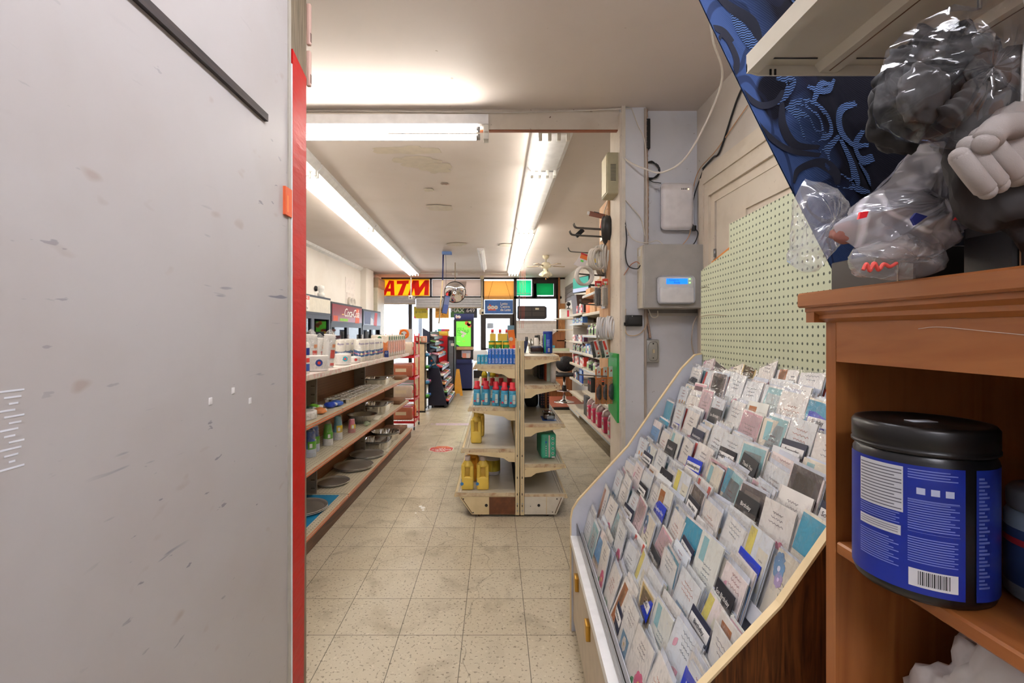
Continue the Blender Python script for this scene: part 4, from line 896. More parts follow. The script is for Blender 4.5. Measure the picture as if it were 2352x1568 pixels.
m = MB(); m.box(.86, .25, 1.3, .90, .80, 2.5, C(70, 68, 70)); m.build('back_board', t)
# dark bagged glove packs and a white cotton glove hanging over the bookcase
G = thing('glove_pack', 'dark grey work gloves in glossy clear plastic hanging from the overhead shelf', 'gloves', (0, 0, 0))
DKG = C(24, 23, 24, .85); LG = C(46, 44, 44, .8)
m = MB(); blob(m, at(2180, 190, .52), .062, DKG, 1.7, .35, 1.9, 5, (1.35, .45, 1.0), None, .2); blob(m, at(2070, 260, .53), .04, C(34, 33, 34, .7), 6.2, .3, 2, 4, (.9, .5, 1.1)); blob(m, at(2350, 330, .50), .075, C(44, 40, 40, .7), 9.1, .3, 2, 4, (1, .4, 1.4)); m.build('folded_cloth', G)
m = MB()
blob(m, at(2120, 215, .485), .026, LG, 3, .25, 2, 4, (1, .35, 1.1)); blob(m, at(2270, 170, .47), .022, LG, 4, .15, 2, 4, (1, .4, 1)); m.tube(pth([at(2175, 270, .475), at(2220, 235, .47), at(2270, 180, .465)]), [.014, .013, .012, .011]*4+[.010], LG, 10)
for dx, dy in ((-8, -8), (8, -6), (-6, 8), (9, 9)): m.ball(at(2282+dx, 172+dy, .452), .0024, BLACK, 8, 6)
m.build('patch', G)
poly_blob(xz([(2035, 120), (2100, 60), (2200, 10), (2350, -40), (2440, 60), (2430, 250), (2330, 310), (2210, 340), (2120, 330), (2040, 300), (2005, 250)], .47), .47, .03, filmmat('pack_film', .96, (190, 205, 230), .08, 14, 1., .12), 2.2, 'wrapper', G)
m = MB(); m.rod(at(2250, 20, .5), (at(2250, 20, .5).x, .5, zs-.012), .002, STEEL); m.build('hook', G)
WG = NT('white_cotton'); WG.b.inputs['Base Color'].default_value = rgb((156, 148, 144)); WG.b.inputs['Roughness'].default_value = .9; WG.bump(WG.noise(WG.co(), 900, 1), .3, .001); WG = WG.m
t = thing('cotton_glove', 'white knitted cotton glove with folded fingers at the right edge above the bags', 'glove', (0, 0, 0))
def finger(pts, r0, r1):
    P = pth(pts, 6); m = MB(); m.tube(P, [r0+(r1-r0)*i/(len(P)-1)-(.4*r1 if i == len(P)-1 else 0) for i in range(len(P))], WG, 12); m.ball(P[-1], r1*.85, WG, 12, 8); m.ball(P[0], r0, WG, 12, 8); m.build('glove_finger', t)
Yg = .455
finger([at(2330, 290, Yg), at(2290, 295, Yg-.01), at(2262, 330, Yg-.012)], .013, .012)
finger([at(2225, 335, Yg), at(2260, 385, Yg-.004), at(2295, 425, Yg)], .0095, .0095)
finger([at(2205, 360, Yg), at(2235, 400, Yg-.004), at(2268, 440, Yg)], .009, .009)
finger([at(2255, 315, Yg), at(2300, 365, Yg-.006), at(2335, 405, Yg)], .0105, .0105)
m = MB(); blob(m, at(2345, 330, Yg+.012), .038, WG, 8, .12, 2, 4, (1, .35, 1.1)); m.build('palm', t)
m = MB(); m.tube(pth([at(2345, 270, Yg+.01), at(2350, 140, Yg+.02), at(2355, 0, Yg+.03), (at(2355, 0, Yg).x, .49, zs-.014)]), .0015, WHITE, 4); m.build('hanging_string', t)
# ============================================================ GONDOLA IN THE MIDDLE
BEI = dirty('beige_enamel', (226, 206, 162), (200, 176, 130), 8, .5, ((120, 62, 30), 34, .70), (1, 1, 1), .4)
BEIT = dirty('beige_shelf_top', (206, 196, 174), (176, 164, 140), 6, .5, None, (1, 1, 1), .35)
RUST = dirty('rusty_lip', (214, 196, 160), (150, 84, 44), 18, .8, ((110, 52, 26), 60, .62), (1, 1, 1), .5)
GX, GY, BAY, NB = .187, 3.64, 1.22, 2
GO = thing('gondola_shelving', 'beige double-sided shop shelving with a rusty base in the middle of the floor', 'shelving', (GX, GY, 0))
def upr(y):
    for x in (-.034, .004):
        m = MB(); m.box(x, y, .015, x+.030, y+.045, 1.378, BEI); m.box(x+.012, y-.002, .03, x+.018, y, 1.37, C(196, 182, 150))
        if y < .1:
            for z in (.17, .30, .47, .08): m.box(x+.011, y-.0035, z, x+.018, y-.0018, z+.016, BLACK)
            m.disc((x+.015, y-.004, .105), .006, X_, Z_, STEEL); m.disc((x+.015, y-.004, .05), .006, X_, Z_, STEEL)
        m.build('upright', GO)
for k in range(NB+1): upr(BAY*k-(.045 if k == NB else 0))
m = MB(); m.box(-.006, .04, .18, .0, BAY*NB-.045, 1.33, BEIT); m.build('back_panel', GO)
def gshelf(side, zt, w_, bay, base=False):
    y0, y1 = BAY*bay+.002, BAY*(bay+1)-.002; s = side; a = -.037 if s < 0 else .037; e = s*w_
    m = MB(); lo, hi = min(a, e), max(a, e)
    m.box(lo, y0, zt-.006, hi, y1, zt, BEIT)
    m.box(lo, y0, zt-.034, hi, y0+.006, zt-.006, RUST); m.box(lo, y1-.006, zt-.034, hi, y1, zt-.006, BEI)
    m.box(min(e, e-s*.014), y0+.006, zt-.04, max(e, e-s*.014), y1-.006, zt+.003, BEI)
    for k in range(2): m.box(min(e-s*.02*(k+1.2), e-s*(.02*(k+1.2)+.003)), y0+.01, zt-.0002, max(e-s*.02*(k+1.2), e-s*(.02*(k+1.2)+.003)), y1-.01, zt+.0012, C(140, 118, 92))
    sh = m.build('shelf', GO)
    m = MB(); m.prism([(e+s*.002, zt-.004), (e+s*.014, zt-.03), (e+s*.01, zt-.042), (e-s*.012, zt-.034)], 1, y0+.004, y1-.004, BEI); m.build('price_rail', sh)
    if not base:
        for yy in (y0-.004, y1):
            m = MB(); q = [(a, zt-.034), (e-s*.02, zt-.034), (e-s*.02, zt-.042), (a+s*.09, zt-.078), (a+s*.05, zt-.105), (a, zt-.108)]
            m.prism(q, 1, yy, yy+.004, BEI); m.build('bracket', sh)
LZ = [(.195, .50), (.538, .449), (.862, .395), (1.19, .354)]
RZ = [(.185, .361), (.42, .35), (.735, .343), (1.035, .315), (1.26, .305)]
for b_ in range(NB):
    for zt, w_ in LZ: gshelf(-1, zt, w_, b_, zt < .2)
    for zt, w_ in RZ: gshelf(1, zt, w_, b_, zt < .2)
m = MB(); lx, rx = -.475, .345
m.prism([(-.375, .02), (-.037, .02), (-.037, .158), (lx, .158)], 1, 0, .012, BEI); m.prism([(.037, .02), (.285, .02), (rx, .158), (.037, .158)], 1, 0, .012, C(222, 214, 198, .4))
m.box(-.37, .012, .03, .28, BAY*NB, .155, C(40, 32, 26))
bs = m.build('base', GO)
m = MB(); m.box(-.24, -.002, .022, -.037, .0, .156, dirty('rust_brown', (98, 56, 30), (140, 84, 48), 20, .7, ((60, 34, 20), 60, .6))); m.build('rust_panel', bs)
m = MB()
for x, z, r_ in ((-.262, .092, .012), (.148, .092, .011), (-.44, .142, .005), (-.365, .035, .005), (.29, .142, .005), (.255, .04, .004), (.083, .085, .003)): m.disc((x, -.001, z), r_, X_, Z_, BLACK, 12, None, .002)
m.build('bolt_hole', bs)
m = MB()
for x in (-.31, -.29, .205): m.box(x, -.005, .02, x+.004, 0, .157, BEI)
m.tube([(-.455, -.003, .152), (-.372, -.003, .03)], .003, C(120, 90, 60), 5); m.tube([(.325, -.003, .152), (.275, -.003, .03)], .003, C(120, 90, 60), 5); m.build('rib', bs)
m = MB()
for x in (-.32, .0, .22): m.cyl((x, .03, 0), .009, .024, C(110, 80, 60, .4, .5), 10)
m.build('foot', bs)
def gp(px, py_base, z):     # place on a gondola shelf of height z, from where its foot shows
    Y = (H-z)*F/(py_base-CY); return ((px-CX)*Y/F, Y, z)
# ---- small product builders
def bottle(label, cat, p, h, r_, col, cap, capr=.45, caph=.16, neck=.72, rz=0, group=None, lab=None, sx=1., name='bottle'):
    t = thing(name, label, cat, p, rz, group)
    m = MB(); m.lathe([(r_*.9, 0), (r_, h*.03), (r_, h*neck*.86), (r_*.8, h*neck), (r_*capr, h*(neck+.1)), (r_*capr, h*(1-caph))], col, 18, sx=sx); m.build('body', t)
    m = MB(); m.lathe([(r_*capr*1.12, h*(1-caph)), (r_*capr*1.1, h), (0, h)], cap, 16, sx=sx); m.build('cap', t)
    if lab:
        m = MB(); m.lathe([(r_*1.01, h*.14), (r_*1.01, h*neck*.78)], lab, 18, cap=False, sx=sx); m.build('label', t)
    return t
# blue stain-remover bottles with ribbed red caps
TB = C(72, 158, 190, .35); RC = C(224, 44, 62, .4)
def stain():
    t = thing('cleaner_bottle', 'x', 'bottle', (0, 0, 0)); h = .19
    m = MB(); m.lathe([(.030, 0), (.0325, .008), (.031, .05), (.028, .10), (.0285, .118), (.026, .126)], TB, 22); m.rbox(-.026, -.034, .02, .026, -.01, .10, TB, .008, 2); m.build('body', t)
    m = MB(); m.lathe([(.0265, .126), (.027, .145), (.020, .150), (.020, .188), (.017, .19), (0, .19)], RC, 22); m.build('cap', t)
    m = MB(); m.rbox(-.004, -.0355, .025, .018, -.033, .095, C(206, 220, 214), .006, 2, smooth=False); m.box(-.003, -.0358, .052, .017, -.0354, .055, C(200, 60, 70)); m.disc((-.017, -.0345, .035), .008, X_, Z_, RC); m.build('label', t)
    return t
st = stain(); z = .8635
pos = [(1096, 932, 'front row, leftmost'), (1117, 932, 'front row, second from left'), (1139, 934, 'front row, third from left'), (1159, 936, 'front row, fourth from left'), (1177, 937, 'front row, rightmost by the upright'),
       (1113, 922, 'rear row, leftmost'), (1131, 922, 'rear row, second from left'), (1151, 922, 'rear row, third from left'), (1170, 921, 'rear row, rightmost')]
for k, (px, py, s) in enumerate(pos):
    p = gp(px, py-3, z); o = st if k == 0 else dup(st, p, (.1*k) % .6-.3)
    o.location = p; o['label'] = 'blue bottle with ribbed red cap on the gondola, '+s; o['group'] = 'blue bottles with red caps on the gondola'
# yellow jugs
YJ = C(232, 198, 84, .4)
def jug(label, p, h, capc, col=YJ, rz=0, lab=None, group='yellow jugs on the gondola', w_=.048):
    t = thing('detergent_jug', label, 'jug', p, rz, group); k = h/.26; d = .036
    m = MB(); m.rbox(-w_, -d, 0, w_, d, .105*k, col, .014, 3)
    m.rbox(-w_, -d, .09*k, -w_+.030, d, .20*k, col, .012, 3); m.rbox(w_-.030, -d, .09*k, w_, d, .19*k, col, .012, 3)
    m.rbox(-w_+.01, -d*.4, .08*k, w_-.01, d*.45, .19*k, C(196, 160, 60, .5) if col is YJ else col, .008, 2)
    m.lathe([(w_*1.0, .178*k), (w_*.92, .195*k), (w_*.5, .225*k), (.02, .236*k)], col, 18, sx=1, T=Matrix.Diagonal((1, .75, 1, 1))); m.build('body', t)
    m = MB(); m.lathe([(.022, .226*k), (.022, .258*k), (.018, .262*k), (0, .262*k)], capc, 16); m.build('cap', t)
    if lab:
        m = MB(); m.rbox(-w_-.001, -d*.8, .03*k, -w_+.004, d*.8, .085*k, lab, .001, 1); m.disc((-w_+.006, -d-.0005, .05*k), .013, X_, Z_, lab); m.build('label', t)
    return t
WC2 = C(230, 214, 208, .4)
jug('yellow jug with white cap at the left front of the gondola bottom shelf', gp(1074, 1122, .197), .262, WC2, lab=C(60, 130, 190))
jug('yellow jug with white cap on the gondola bottom shelf, right of its twin', gp(1109, 1122, .197), .262, WC2, lab=C(60, 130, 190))
jug('orange-yellow jug with pale cap behind the two yellow jugs', gp(1086, 1103, .197), .285, WC2, C(232, 164, 50, .4), .3)
jug('large yellow jug with yellow cap, front left of the second gondola shelf', gp(1094, 1016, .5395), .25, YJ, YJ, w_=.044)
jug('yellow jug half hidden behind the front one on the second gondola shelf', gp(1101, 1000, .5395), .25, YJ, YJ, w_=.044)
t = bottle('white jug with a yellow label at the back of the gondola bottom shelf', 'jug', gp(1131, 1087, .197), .235, .068, C(214, 214, 222, .4), C(200, 204, 214), .4, .14, .7, lab=C(196, 180, 60))
bottle('pale blue-white jug behind the yellow jugs on the bottom shelf', 'jug', gp(1100, 1080, .197), .27, .06, C(196, 206, 224, .4), C(190, 204, 226), .4, .14, .7)
# yellow squeeze bottles
for k, (px, s) in enumerate(((1113, 'left'), (1132, 'right'))):
    bottle('golden oil-soap bottle with yellow cap behind the blue bottles, '+s+' one', 'bottle', gp(px, 880, z), .195, .034, C(206, 180, 40, .2, 0, .06), C(232, 204, 40), .6, .2, .62, group='golden bottles on the gondola', lab=C(150, 130, 30))
bottle('pale blue spray bottle between the two golden bottles', 'bottle', gp(1122, 880, z), .17, .022, C(150, 186, 222, .3), C(90, 130, 190), .5, .2, .6, lab=C(236, 236, 240))
# box of mixed parts at the back of that shelf
t = thing('storage_tray', 'grey open box with an orange-red item standing behind the blue bottles', 'box', (.06, 5.3, z))
m = MB(); m.box(-.14, -.05, 0, .10, .05, .005, C(196, 192, 180)); m.box(-.14, -.05, 0, .10, -.045, .075, C(206, 202, 188)); m.box(-.14, .045, 0, .10, .05, .17, C(214, 210, 200)); m.box(-.14, -.05, 0, -.135, .05, .075, C(206, 202, 188)); m.box(.095, -.05, 0, .10, .05, .075, C(206, 202, 188)); m.build('tray', t)
m = MB(); m.rbox(-.10, -.03, .03, -.03, .02, .10, C(216, 106, 70), .01, 2); m.ball((.0, 0, .11), .02, BLACK, 10, 8); m.build('contents', t)
# left top shelf: blue and teal boxes, cans, bottles
zt = 1.1915
def pbox(label, p, wx, dy, h, col, txt=None, tc=WHITE, cat='box', name='carton', group=None, vert=False, rz=0, stripe=None, ts=.014):
    t = thing(name, label, cat, p, rz, group)
    m = MB(); m.rbox(-wx/2, 0, 0, wx/2, dy, h, col, .0008, 1, smooth=False); m.build('box', t)
    if txt:
        m = MB()
        for k, (s_, zz) in enumerate(txt):
            if vert: m.text(s_, ts, (0, -.0006, zz), Z_, -X_, tc, .012, .2)
            else: m.text(s_, ts, (0, -.0006, zz), X_, Z_, tc, .012)
        if stripe: m.rect((0, -.0004, stripe[0]), wx*.98, stripe[1], X_, Z_, stripe[2])
        m.build('print', t)
    return t
BLU = C(20, 104, 204, .35); TEA = C(44, 158, 196, .35)
b0 = None
for k in range(8):
    p = ((1124.5+8.15*k-CX)*3.70/F, 3.70, zt)
    if b0 is None: b0 = pbox('x', p, .026, .16, .117, BLU, (('GLAD', .095), ('GLAD', .025)), vert=True, ts=.016, group='blue boxes standing upright on the gondola')
    o = b0 if k == 0 else dup(b0, p, 0)
    o['label'] = 'tall blue box of bags on the gondola, %s from the left' % ORD[k] if k < 7 else 'tall blue box of bags on the gondola, last one beside the upright'
b0 = None
for k in range(3):
    p = ((1099.5+8.4*k-CX)*3.70/F, 3.72, zt)
    if b0 is None: b0 = pbox('x', p, .026, .12, .070, TEA, (('Ziploc', .035),), vert=True, ts=.016, group='small teal boxes on the gondola')
    o = b0 if k == 0 else dup(b0, p, 0)
    o['label'] = 'short teal box on the gondola, '+('leftmost at the shelf end', 'middle of the three', 'next to the tall blue boxes')[k]
m = MB(); m.rbox(-.05, 0, 0, .07, .12, .09, C(232, 234, 236, .4), .002, 1); single('carton', m, 'white carton standing behind the short teal boxes', 'box', ((1100-CX)*4.1/F, 4.1, zt))
# plain yellow cartons behind carry cans and bottles
def can(label, p, r_, h, c1, c2, lid, group, badge=None):
    t = thing('food_can', label, 'can', p, 0, group)
    m = MB(); m.lathe([(r_, 0), (r_, h*.14), (r_, h*.8), (r_, h*.95), (r_*.97, h)], c1, 22, ms=[c2, c1, c2, c2]); m.build('body', t)
    m = MB(); m.lathe([(r_*1.02, h*.93), (r_*1.02, h), (r_*.9, h+.002), (0, h+.002)], lid, 22); m.build('lid', t)
    if badge:
        m = MB(); m.disc((-r_*.35, -r_*1.02, h*.5), r_*.45, X_, Z_, badge, 14); m.disc((-r_*.35, -r_*1.03, h*.5), r_*.25, X_, Z_, WHITE, 10); m.rect((r_*.35, -r_*.98, h*.5), r_*.25, h*.3, X_, Z_, C(220, 226, 200)); m.build('label', t)
GR, YE = C(60, 140, 60, .35), C(224, 182, 48, .35)
YY = 4.45
cb = .17
for k, (px, w_) in enumerate(((1129.5, 15), (1145.5, 15), (1166, 22))):
    p = ((px-CX)*YY/F, YY, zt+.0); r_ = w_/2*YY/F; can('green can with yellow bands above the blue boxes, %s from the left' % ORD[k], p, r_, H-(783-CY)*YY/F-zt, GR, YE, C(54, 130, 60), 'green cans on the gondola', C(214, 50, 40))
for k, (a, b_) in enumerate(((1125, 1139), (1143, 1178))):
    Y = 4.75; w_ = (b_-a)*Y/F; pbox('plain yellow carton behind the green cans, '+('narrow left one' if k == 0 else 'wide right one'), (((a+b_)/2-CX)*Y/F, Y, zt), w_, .12, H-(766-CY)*Y/F-zt, C(226, 190, 70, .4), (('PASTA', .12),), C(190, 140, 40), group='yellow cartons behind the cans', ts=.02)
for k, px in enumerate((1131, 1148.5, 1164)):
    Y = 5.05; h = H-(756-CY)*Y/F-zt; bottle('clear bottle with bright red cap standing tall behind the cans, %s from the left' % ORD[k], 'bottle', ((px-CX)*Y/F, Y, zt), h, .022, C(214, 208, 206, .2), C(228, 54, 60), .62, .12, .8, group='red-capped bottles on the gondola', lab=C(240, 236, 230))
# things at the top around the uprights
t = thing('snack_card', 'orange and red snack pack leaning on the gondola beside the blue folder', 'pack', ((1182-CX)*4.2/F, 4.2, zt), .1)
m = MB(); T = Matrix.Rotation(-.12, 4, 'Y'); m.rbox(-.03, 0, 0, .03, .02, H-(757-CY)*4.2/F-zt, C(236, 120, 40, .3), .004, 2, T=T, smooth=False); m.build('pack', t)
m = MB(); m.disc((-.032, -.001, .19), .018, X_, Z_, C(214, 206, 190)); m.rect((-.0, -.001, .12), .04, .03, X_, Z_, C(226, 60, 50)); m.build('print', t)
t = thing('document_folder', 'slate-blue folder standing on the gondola top shelf', 'folder', ((1174-CX)*4.5/F, 4.5, zt)); m = MB(); m.box(-.036, 0, 0, .03, .012, H-(747-CY)*4.5/F-zt, C(98, 134, 156)); m.build('cover', t)
t = pbox('navy leaning box with pale emblem by the top of the uprights', ((1200-CX)*4.15/F, 4.15, 1.262), .058, .05, .105, C(26, 40, 84, .35), (('CAT', .03),), C(120, 140, 190), ts=.02); t.rotation_euler = (0, .22, 0)
# right top shelf
zr = 1.2615
def rp(px, Y, z=zr): return ((px-CX)*Y/F, Y, z)
t = thing('wipes_canister', 'tall blue canister with green edge and barcode on the right top gondola shelf', 'canister', rp(1258, 4.05))
m = MB(); m.lathe([(.039, 0), (.041, .004), (.041, .165), (.040, .170)], C(24, 66, 168, .35), 28); m.build('body', t)
m = MB(); m.lathe([(.041, .166), (.042, .17), (.042, .185), (.038, .19), (0, .19)], C(22, 58, 150, .35), 28); m.build('lid', t)
m = MB(); arc(m, -math.pi/2-.9, -math.pi/2-.55, .005, .165, C(50, 160, 100, .35), .0414, 4)
for k in range(7): arc(m, -math.pi/2-.35, -math.pi/2+.35-.1*(k % 2), .06+k*.009, .064+k*.009, C(150, 170, 220), .0415, 6)
arc(m, -math.pi/2-.05, -math.pi/2+.35, .012, .045, WHITE, .0415, 5)
for k in range(6): a = -math.pi/2+.0+k*.055; arc(m, a, a+.02, .014, .04, BLACK, .0417, 1)
m.build('label', t)
t = thing('display_tray', 'clear plastic tray of dark small packs on the right top gondola shelf', 'tray', rp(1231, 4.1))
m = MB(); gt = glassmat('clear_tray', (230, 226, 222), .1)
m.box(-.055, -.1, 0, .055, .1, .003, gt); m.box(-.055, -.1, 0, .055, -.097, .05, gt); m.box(-.055, .097, 0, .055, .1, .05, gt); m.box(-.055, -.1, 0, -.052, .1, .05, gt); m.box(.052, -.1, 0, .055, .1, .05, gt); m.build('tray', t)
for k in range(5):
    m = MB(); m.rbox(-.045, -.085+k*.036, .004, .045, -.06+k*.036, .058+.004*(k % 2), C(*[(52, 62, 88), (70, 60, 66), (40, 46, 60)][k % 3], .3), .003, 1); m.build('packet', t)
bottle('white squeeze bottle with black cap behind the clear tray', 'bottle', rp(1232, 4.5), .15, .026, C(238, 232, 226, .4), BLACK, .6, .16, .8)
for k, px in enumerate((1217, 1223)):
    m = MB(); m.cyl((0, 0, 0), .013, .12, C(190, 186, 180, .25, .9), 12); single('metal_tube', m, 'short silver tube beside the white squeeze bottle, '+('left' if k == 0 else 'right')+' one', 'tube', rp(px, 4.55), group='silver tubes')
# right shelf at 1.035: pads, tube, folders, boxes
zm = 1.0365
m = MB(); m.cyl((0, 0, 0), .022, .205, C(232, 228, 222, .5), 20); single('paper_roll', m, 'white paper roll standing at the front corner of a right gondola shelf', 'roll', rp(1270.5, 3.78, zm))
for k, (px, Y, w_, h, col, lb) in enumerate(((1261, 3.86, .035, .2, (190, 206, 190), 'pale green board standing beside the white roll'), (1254.5, 3.9, .006, .21, (236, 96, 40), 'thin orange board edge between the green board and dark folders'))):
    m = MB(); m.box(-w_/2, 0, 0, w_/2, .3, h, C(*col, .5)); single('foam_board', m, lb, 'board', rp(px, Y, zm))
for k in range(3):
    m = MB(); m.box(-.006, 0, 0, .006, .24, .17, C(44, 38, 36)); single('ring_binder', m, 'dark upright binder beside the orange board, %s from the right' % ORD[k], 'binder', rp(1249-4.4*k, 4.05, zm), group='dark binders on the gondola')
for k, (px, Y, h, w_) in enumerate(((1234, 4.3, .10, .06), (1226, 5.2, .12, .06), (1218, 5.4, .08, .07))):
    m = MB(); m.rbox(-w_/2, 0, 0, w_/2, .18, h, C(*[(200, 190, 180), (176, 96, 80), (216, 208, 196)][k], .5), .002, 1); single('carton', m, ('grey', 'reddish', 'cream')[k]+' small carton lying deep on the middle right gondola shelf', 'box', rp(px, Y, zm))
m = MB(); m.rbox(-.12, 0, 0, .12, .2, .10, C(224, 218, 208), .002, 1); single('carton', m, 'long white carton at the back end of the middle right gondola shelf', 'box', (.36, 5.75, zm))
m = MB(); m.rbox(-.05, 0, .0, .05, .1, .03, C(30, 70, 170), .004, 1); single('carton', m, 'small blue and red pack lying on the white carton at the gondola back end', 'box', (.43, 5.8, zm+.101))
# right shelf at .735: blister pack with clear dome, dark books
zl = .7365
t = thing('blister_pack', 'clear and blue blister pack with a white block on the lower right gondola shelf', 'pack', rp(1261, 3.72, zl))
m = MB(); m.box(-.05, 0, 0, .06, .2, .003, C(50, 90, 170, .3)); m.build('backing_card', t)
m = MB(); m.rbox(-.04, .01, .003, .05, .19, .055, glassmat('blister', (226, 232, 238), .12), .014, 2); m.build('dome', t)
m = MB(); m.rbox(-.012, .015, .004, .045, .05, .034, C(236, 232, 222), .002, 1); m.rbox(-.03, .06, .004, .03, .16, .04, C(150, 110, 80), .004, 1); m.build('contents', t)
for k in range(4):
    Y = 4.35+.0*k; m = MB(); m.box(-.009, 0, 0, .009, .2, .17-.01*(k % 2), C(*[(40, 34, 60), (30, 26, 40), (196, 130, 70), (60, 24, 40)][k], .4))
    for q in range(5): m.box(-.004, -.001, .03+q*.024, .004, 0, .04+q*.024, C(190, 110, 90))
    single('paperback_book', m, ('purple', 'black', 'tan', 'maroon')[k]+' spined book standing on the lower right gondola shelf', 'book', rp(1244+5*k, Y, zl), group='books on the gondola')
blobm = MB()
m = MB(); m.rbox(-.06, 0, 0, .06, .25, .13, C(40, 50, 44, .6), .03, 3); single('cloth_bundle', m, 'dark green bundle in shadow left of the books', 'bundle', rp(1222, 4.4, zl))
# green diaper pack
t = thing('diaper_pack', 'bulging green pack with a pink stripe and round icons on the lower right gondola shelf', 'pack', rp(1260.5, 3.76, .4215), .06)
m = MB(); b = bmesh.new(); bmesh.ops.create_cube(b, size=1)
m.rbox(-.062, 0, 0, .062, .26, .205, C(76, 190, 150, .3), .022, 4); m.build('pack', t); b.free()
m = MB(); m.box(-.002, -.001, .012, .010, .001, .19, C(230, 200, 196)); m.rect((-.022, -.0005, .10), .012, .13, X_, Z_, C(90, 150, 130)); m.rect((-.022, -.001, .135), .014, .016, X_, Z_, C(40, 110, 180))
for k in range(4): m.disc((.033, -.0007, .045+k*.04), .0105, X_, Z_, C(206, 230, 214), 14); m.disc((.033, -.0012, .045+k*.04), .005, X_, Z_, C(40, 60, 50), 8)
for k in range(5): m.disc((-.022, -.001, .03+k*.018), .005, X_, Z_, C(200, 226, 210), 8)
m.rect((.036, -.0008, .014), .026, .014, X_, Z_, WHITE); m.build('print', t)
m = MB(); m.prism([(-.05, .2), (.05, .2), (.04, .235), (-.03, .23)], 1, .05, .2, filmmat('pack_top', .6, (200, 214, 206), .15, 40, .8, .3)); m.build('sealed_top', t)
# ============================================================ LEFT WALL SHELVING
TH = math.atan(.018)
LS = thing('wall_shelving', 'long beige wall shelving with orange-striped edges and brown pegboard back, left side', 'shelving', (-1.15, 6.4, 0), -TH)
# local: +x towards the aisle, local y from -3.93 (near) to 0 (far)
BRP = pegboard('brown_pegboard', (150, 100, 62), (84, 50, 30), .0254, 1, 2, .12)
ORL = C(206, 112, 70, .4); SLT = C(158, 148, 134, .45); CRE = C(218, 208, 184, .4)
PSH = pegboard('perforated_deck', (216, 206, 182), (120, 104, 82), .03, 0, 1, .13, .4)
LB = [-3.93, -2.62, -1.31, 0]
m = MB(); m.box(-.385, -3.93, .1, -.375, 0, 1.15, BRP); m.build('back_panel', LS)
m = MB(); m.box(-.375, -3.93, 0, -.02, 0, .10, C(60, 46, 36)); m.box(-.022, -3.93, 0, -.016, 0, .102, woodmat('kick_wood', (112, 78, 56), (72, 48, 36), 22, 1, .5)); m.build('kick_board', LS)
for k, y in enumerate(LB):
    m = MB(); m.box(-.375, y-.012, .13, -.255, y, 1.14, SLT)
    for q in range(14): m.box(-.300, y-.0135, .17+q*.069, -.27, y-.0118, .185+q*.069, C(120, 110, 98)); m.box(-.300, y-.0145, .168+q*.069, -.27, y-.012, .171+q*.069, C(200, 194, 180))
    m.build('upright', LS)
for bay in range(3):
    y0, y1 = LB[bay]+.003, LB[bay+1]-.015
    for zt, xf, deck in ((.135, 0, True), (.515, -.045, False), (.83, -.045, False), (1.155, -.045, False)):
        m = MB(); m.box(-.374, y0, zt-.012, xf-.012, y1, zt, PSH if deck or zt == .515 else CRE)
        m.box(xf-.016, y0, zt-.036, xf, y1, zt-.002, CRE)
        sh = m.build('shelf', LS)
        if zt < 1.1:
            m = MB(); m.box(xf-.001, y0, zt-.034, xf+.003, y1, zt-.024, ORL); m.box(xf-.001, y0, zt-.014, xf+.003, y1, zt-.006, C(222, 140, 96, .4)); m.build('price_rail', sh)
        else:
            m = MB()
            m.box(xf-.001, y0-.01, zt-.03, xf+.004, y1+.01, zt+.002, dirty('floral_liner', (236, 226, 216), (222, 140, 140), 30, .8, ((200, 90, 96), 60, .68), (1, 1, 1), .5))
            m.box(-.374, y0, zt, xf, y1, zt+.001, dirty('floral_liner_top', (238, 230, 222), (226, 170, 168), 24, .7, ((200, 100, 110), 60, .7), (1, 1, 1), .5)); m.build('shelf_liner', sh)
LT = Matrix.Translation((-1.15, 6.4, 0)) @ Matrix.Rotation(-TH, 4, 'Z')
def lp(x, y, z): return LT @ Vector((x, y, z))
def lat(px, py, z):   # place on a shelf of height z, from where its foot shows
    Y = (H-z)*F/(py-CY); return Vector(((px-CX)*Y/F, Y, z))
m = MB(); m.box(-.36, -3.9, 0, -.06, -2.66, .0012, C(30, 140, 190, .45)); single('shelf_mat', m, 'bright blue plastic mat on the bottom shelf under two round pans', 'mat', lp(0, 0, .1355), (0, 0, -TH))
PANM = C(172, 164, 154, .34, .55, .03); 
RIMM = C(232, 228, 222, .22, .6, .0)
def panth(label, p, r_, n=1):
    for k in range(n):
        m = MB(); m.lathe([(0, 0), (r_*.84, 0), (r_*.90, .003), (r_*.97, .019), (r_, .021), (r_, .018), (r_*.965, .0165), (r_*.945, .012), (r_*.875, .005), (r_*.86, .0036), (0, .0034)], PANM, 48, cap=False,
            ms=[PANM, PANM, RIMM, RIMM, RIMM, RIMM, PANM, PANM, RIMM, PANM])
        single('pizza_pan', m, label if n == 1 else label+(', lower of two', ', upper of two')[k], 'pan', (p[0], p[1], p[2]+.0095*k), group='round metal pans on the bottom shelf')
panth('round metal pizza pan on blue mat, nearest and cut by the red edge', lp(-.225, -3.58, .137), .160)
panth('round pizza pan on the far half of the blue mat', lp(-.215, -2.98, .137), .175, 2)
panth('smaller round pan at the back beside the near upright', lp(-.225, -2.36, .1355), .145)
panth('large round pan in the middle of the bottom shelf', lp(-.19, -1.90, .1355), .185, 2)
panth('large round pan, farthest along the bottom shelf', lp(-.19, -1.475, .1355), .180, 2)
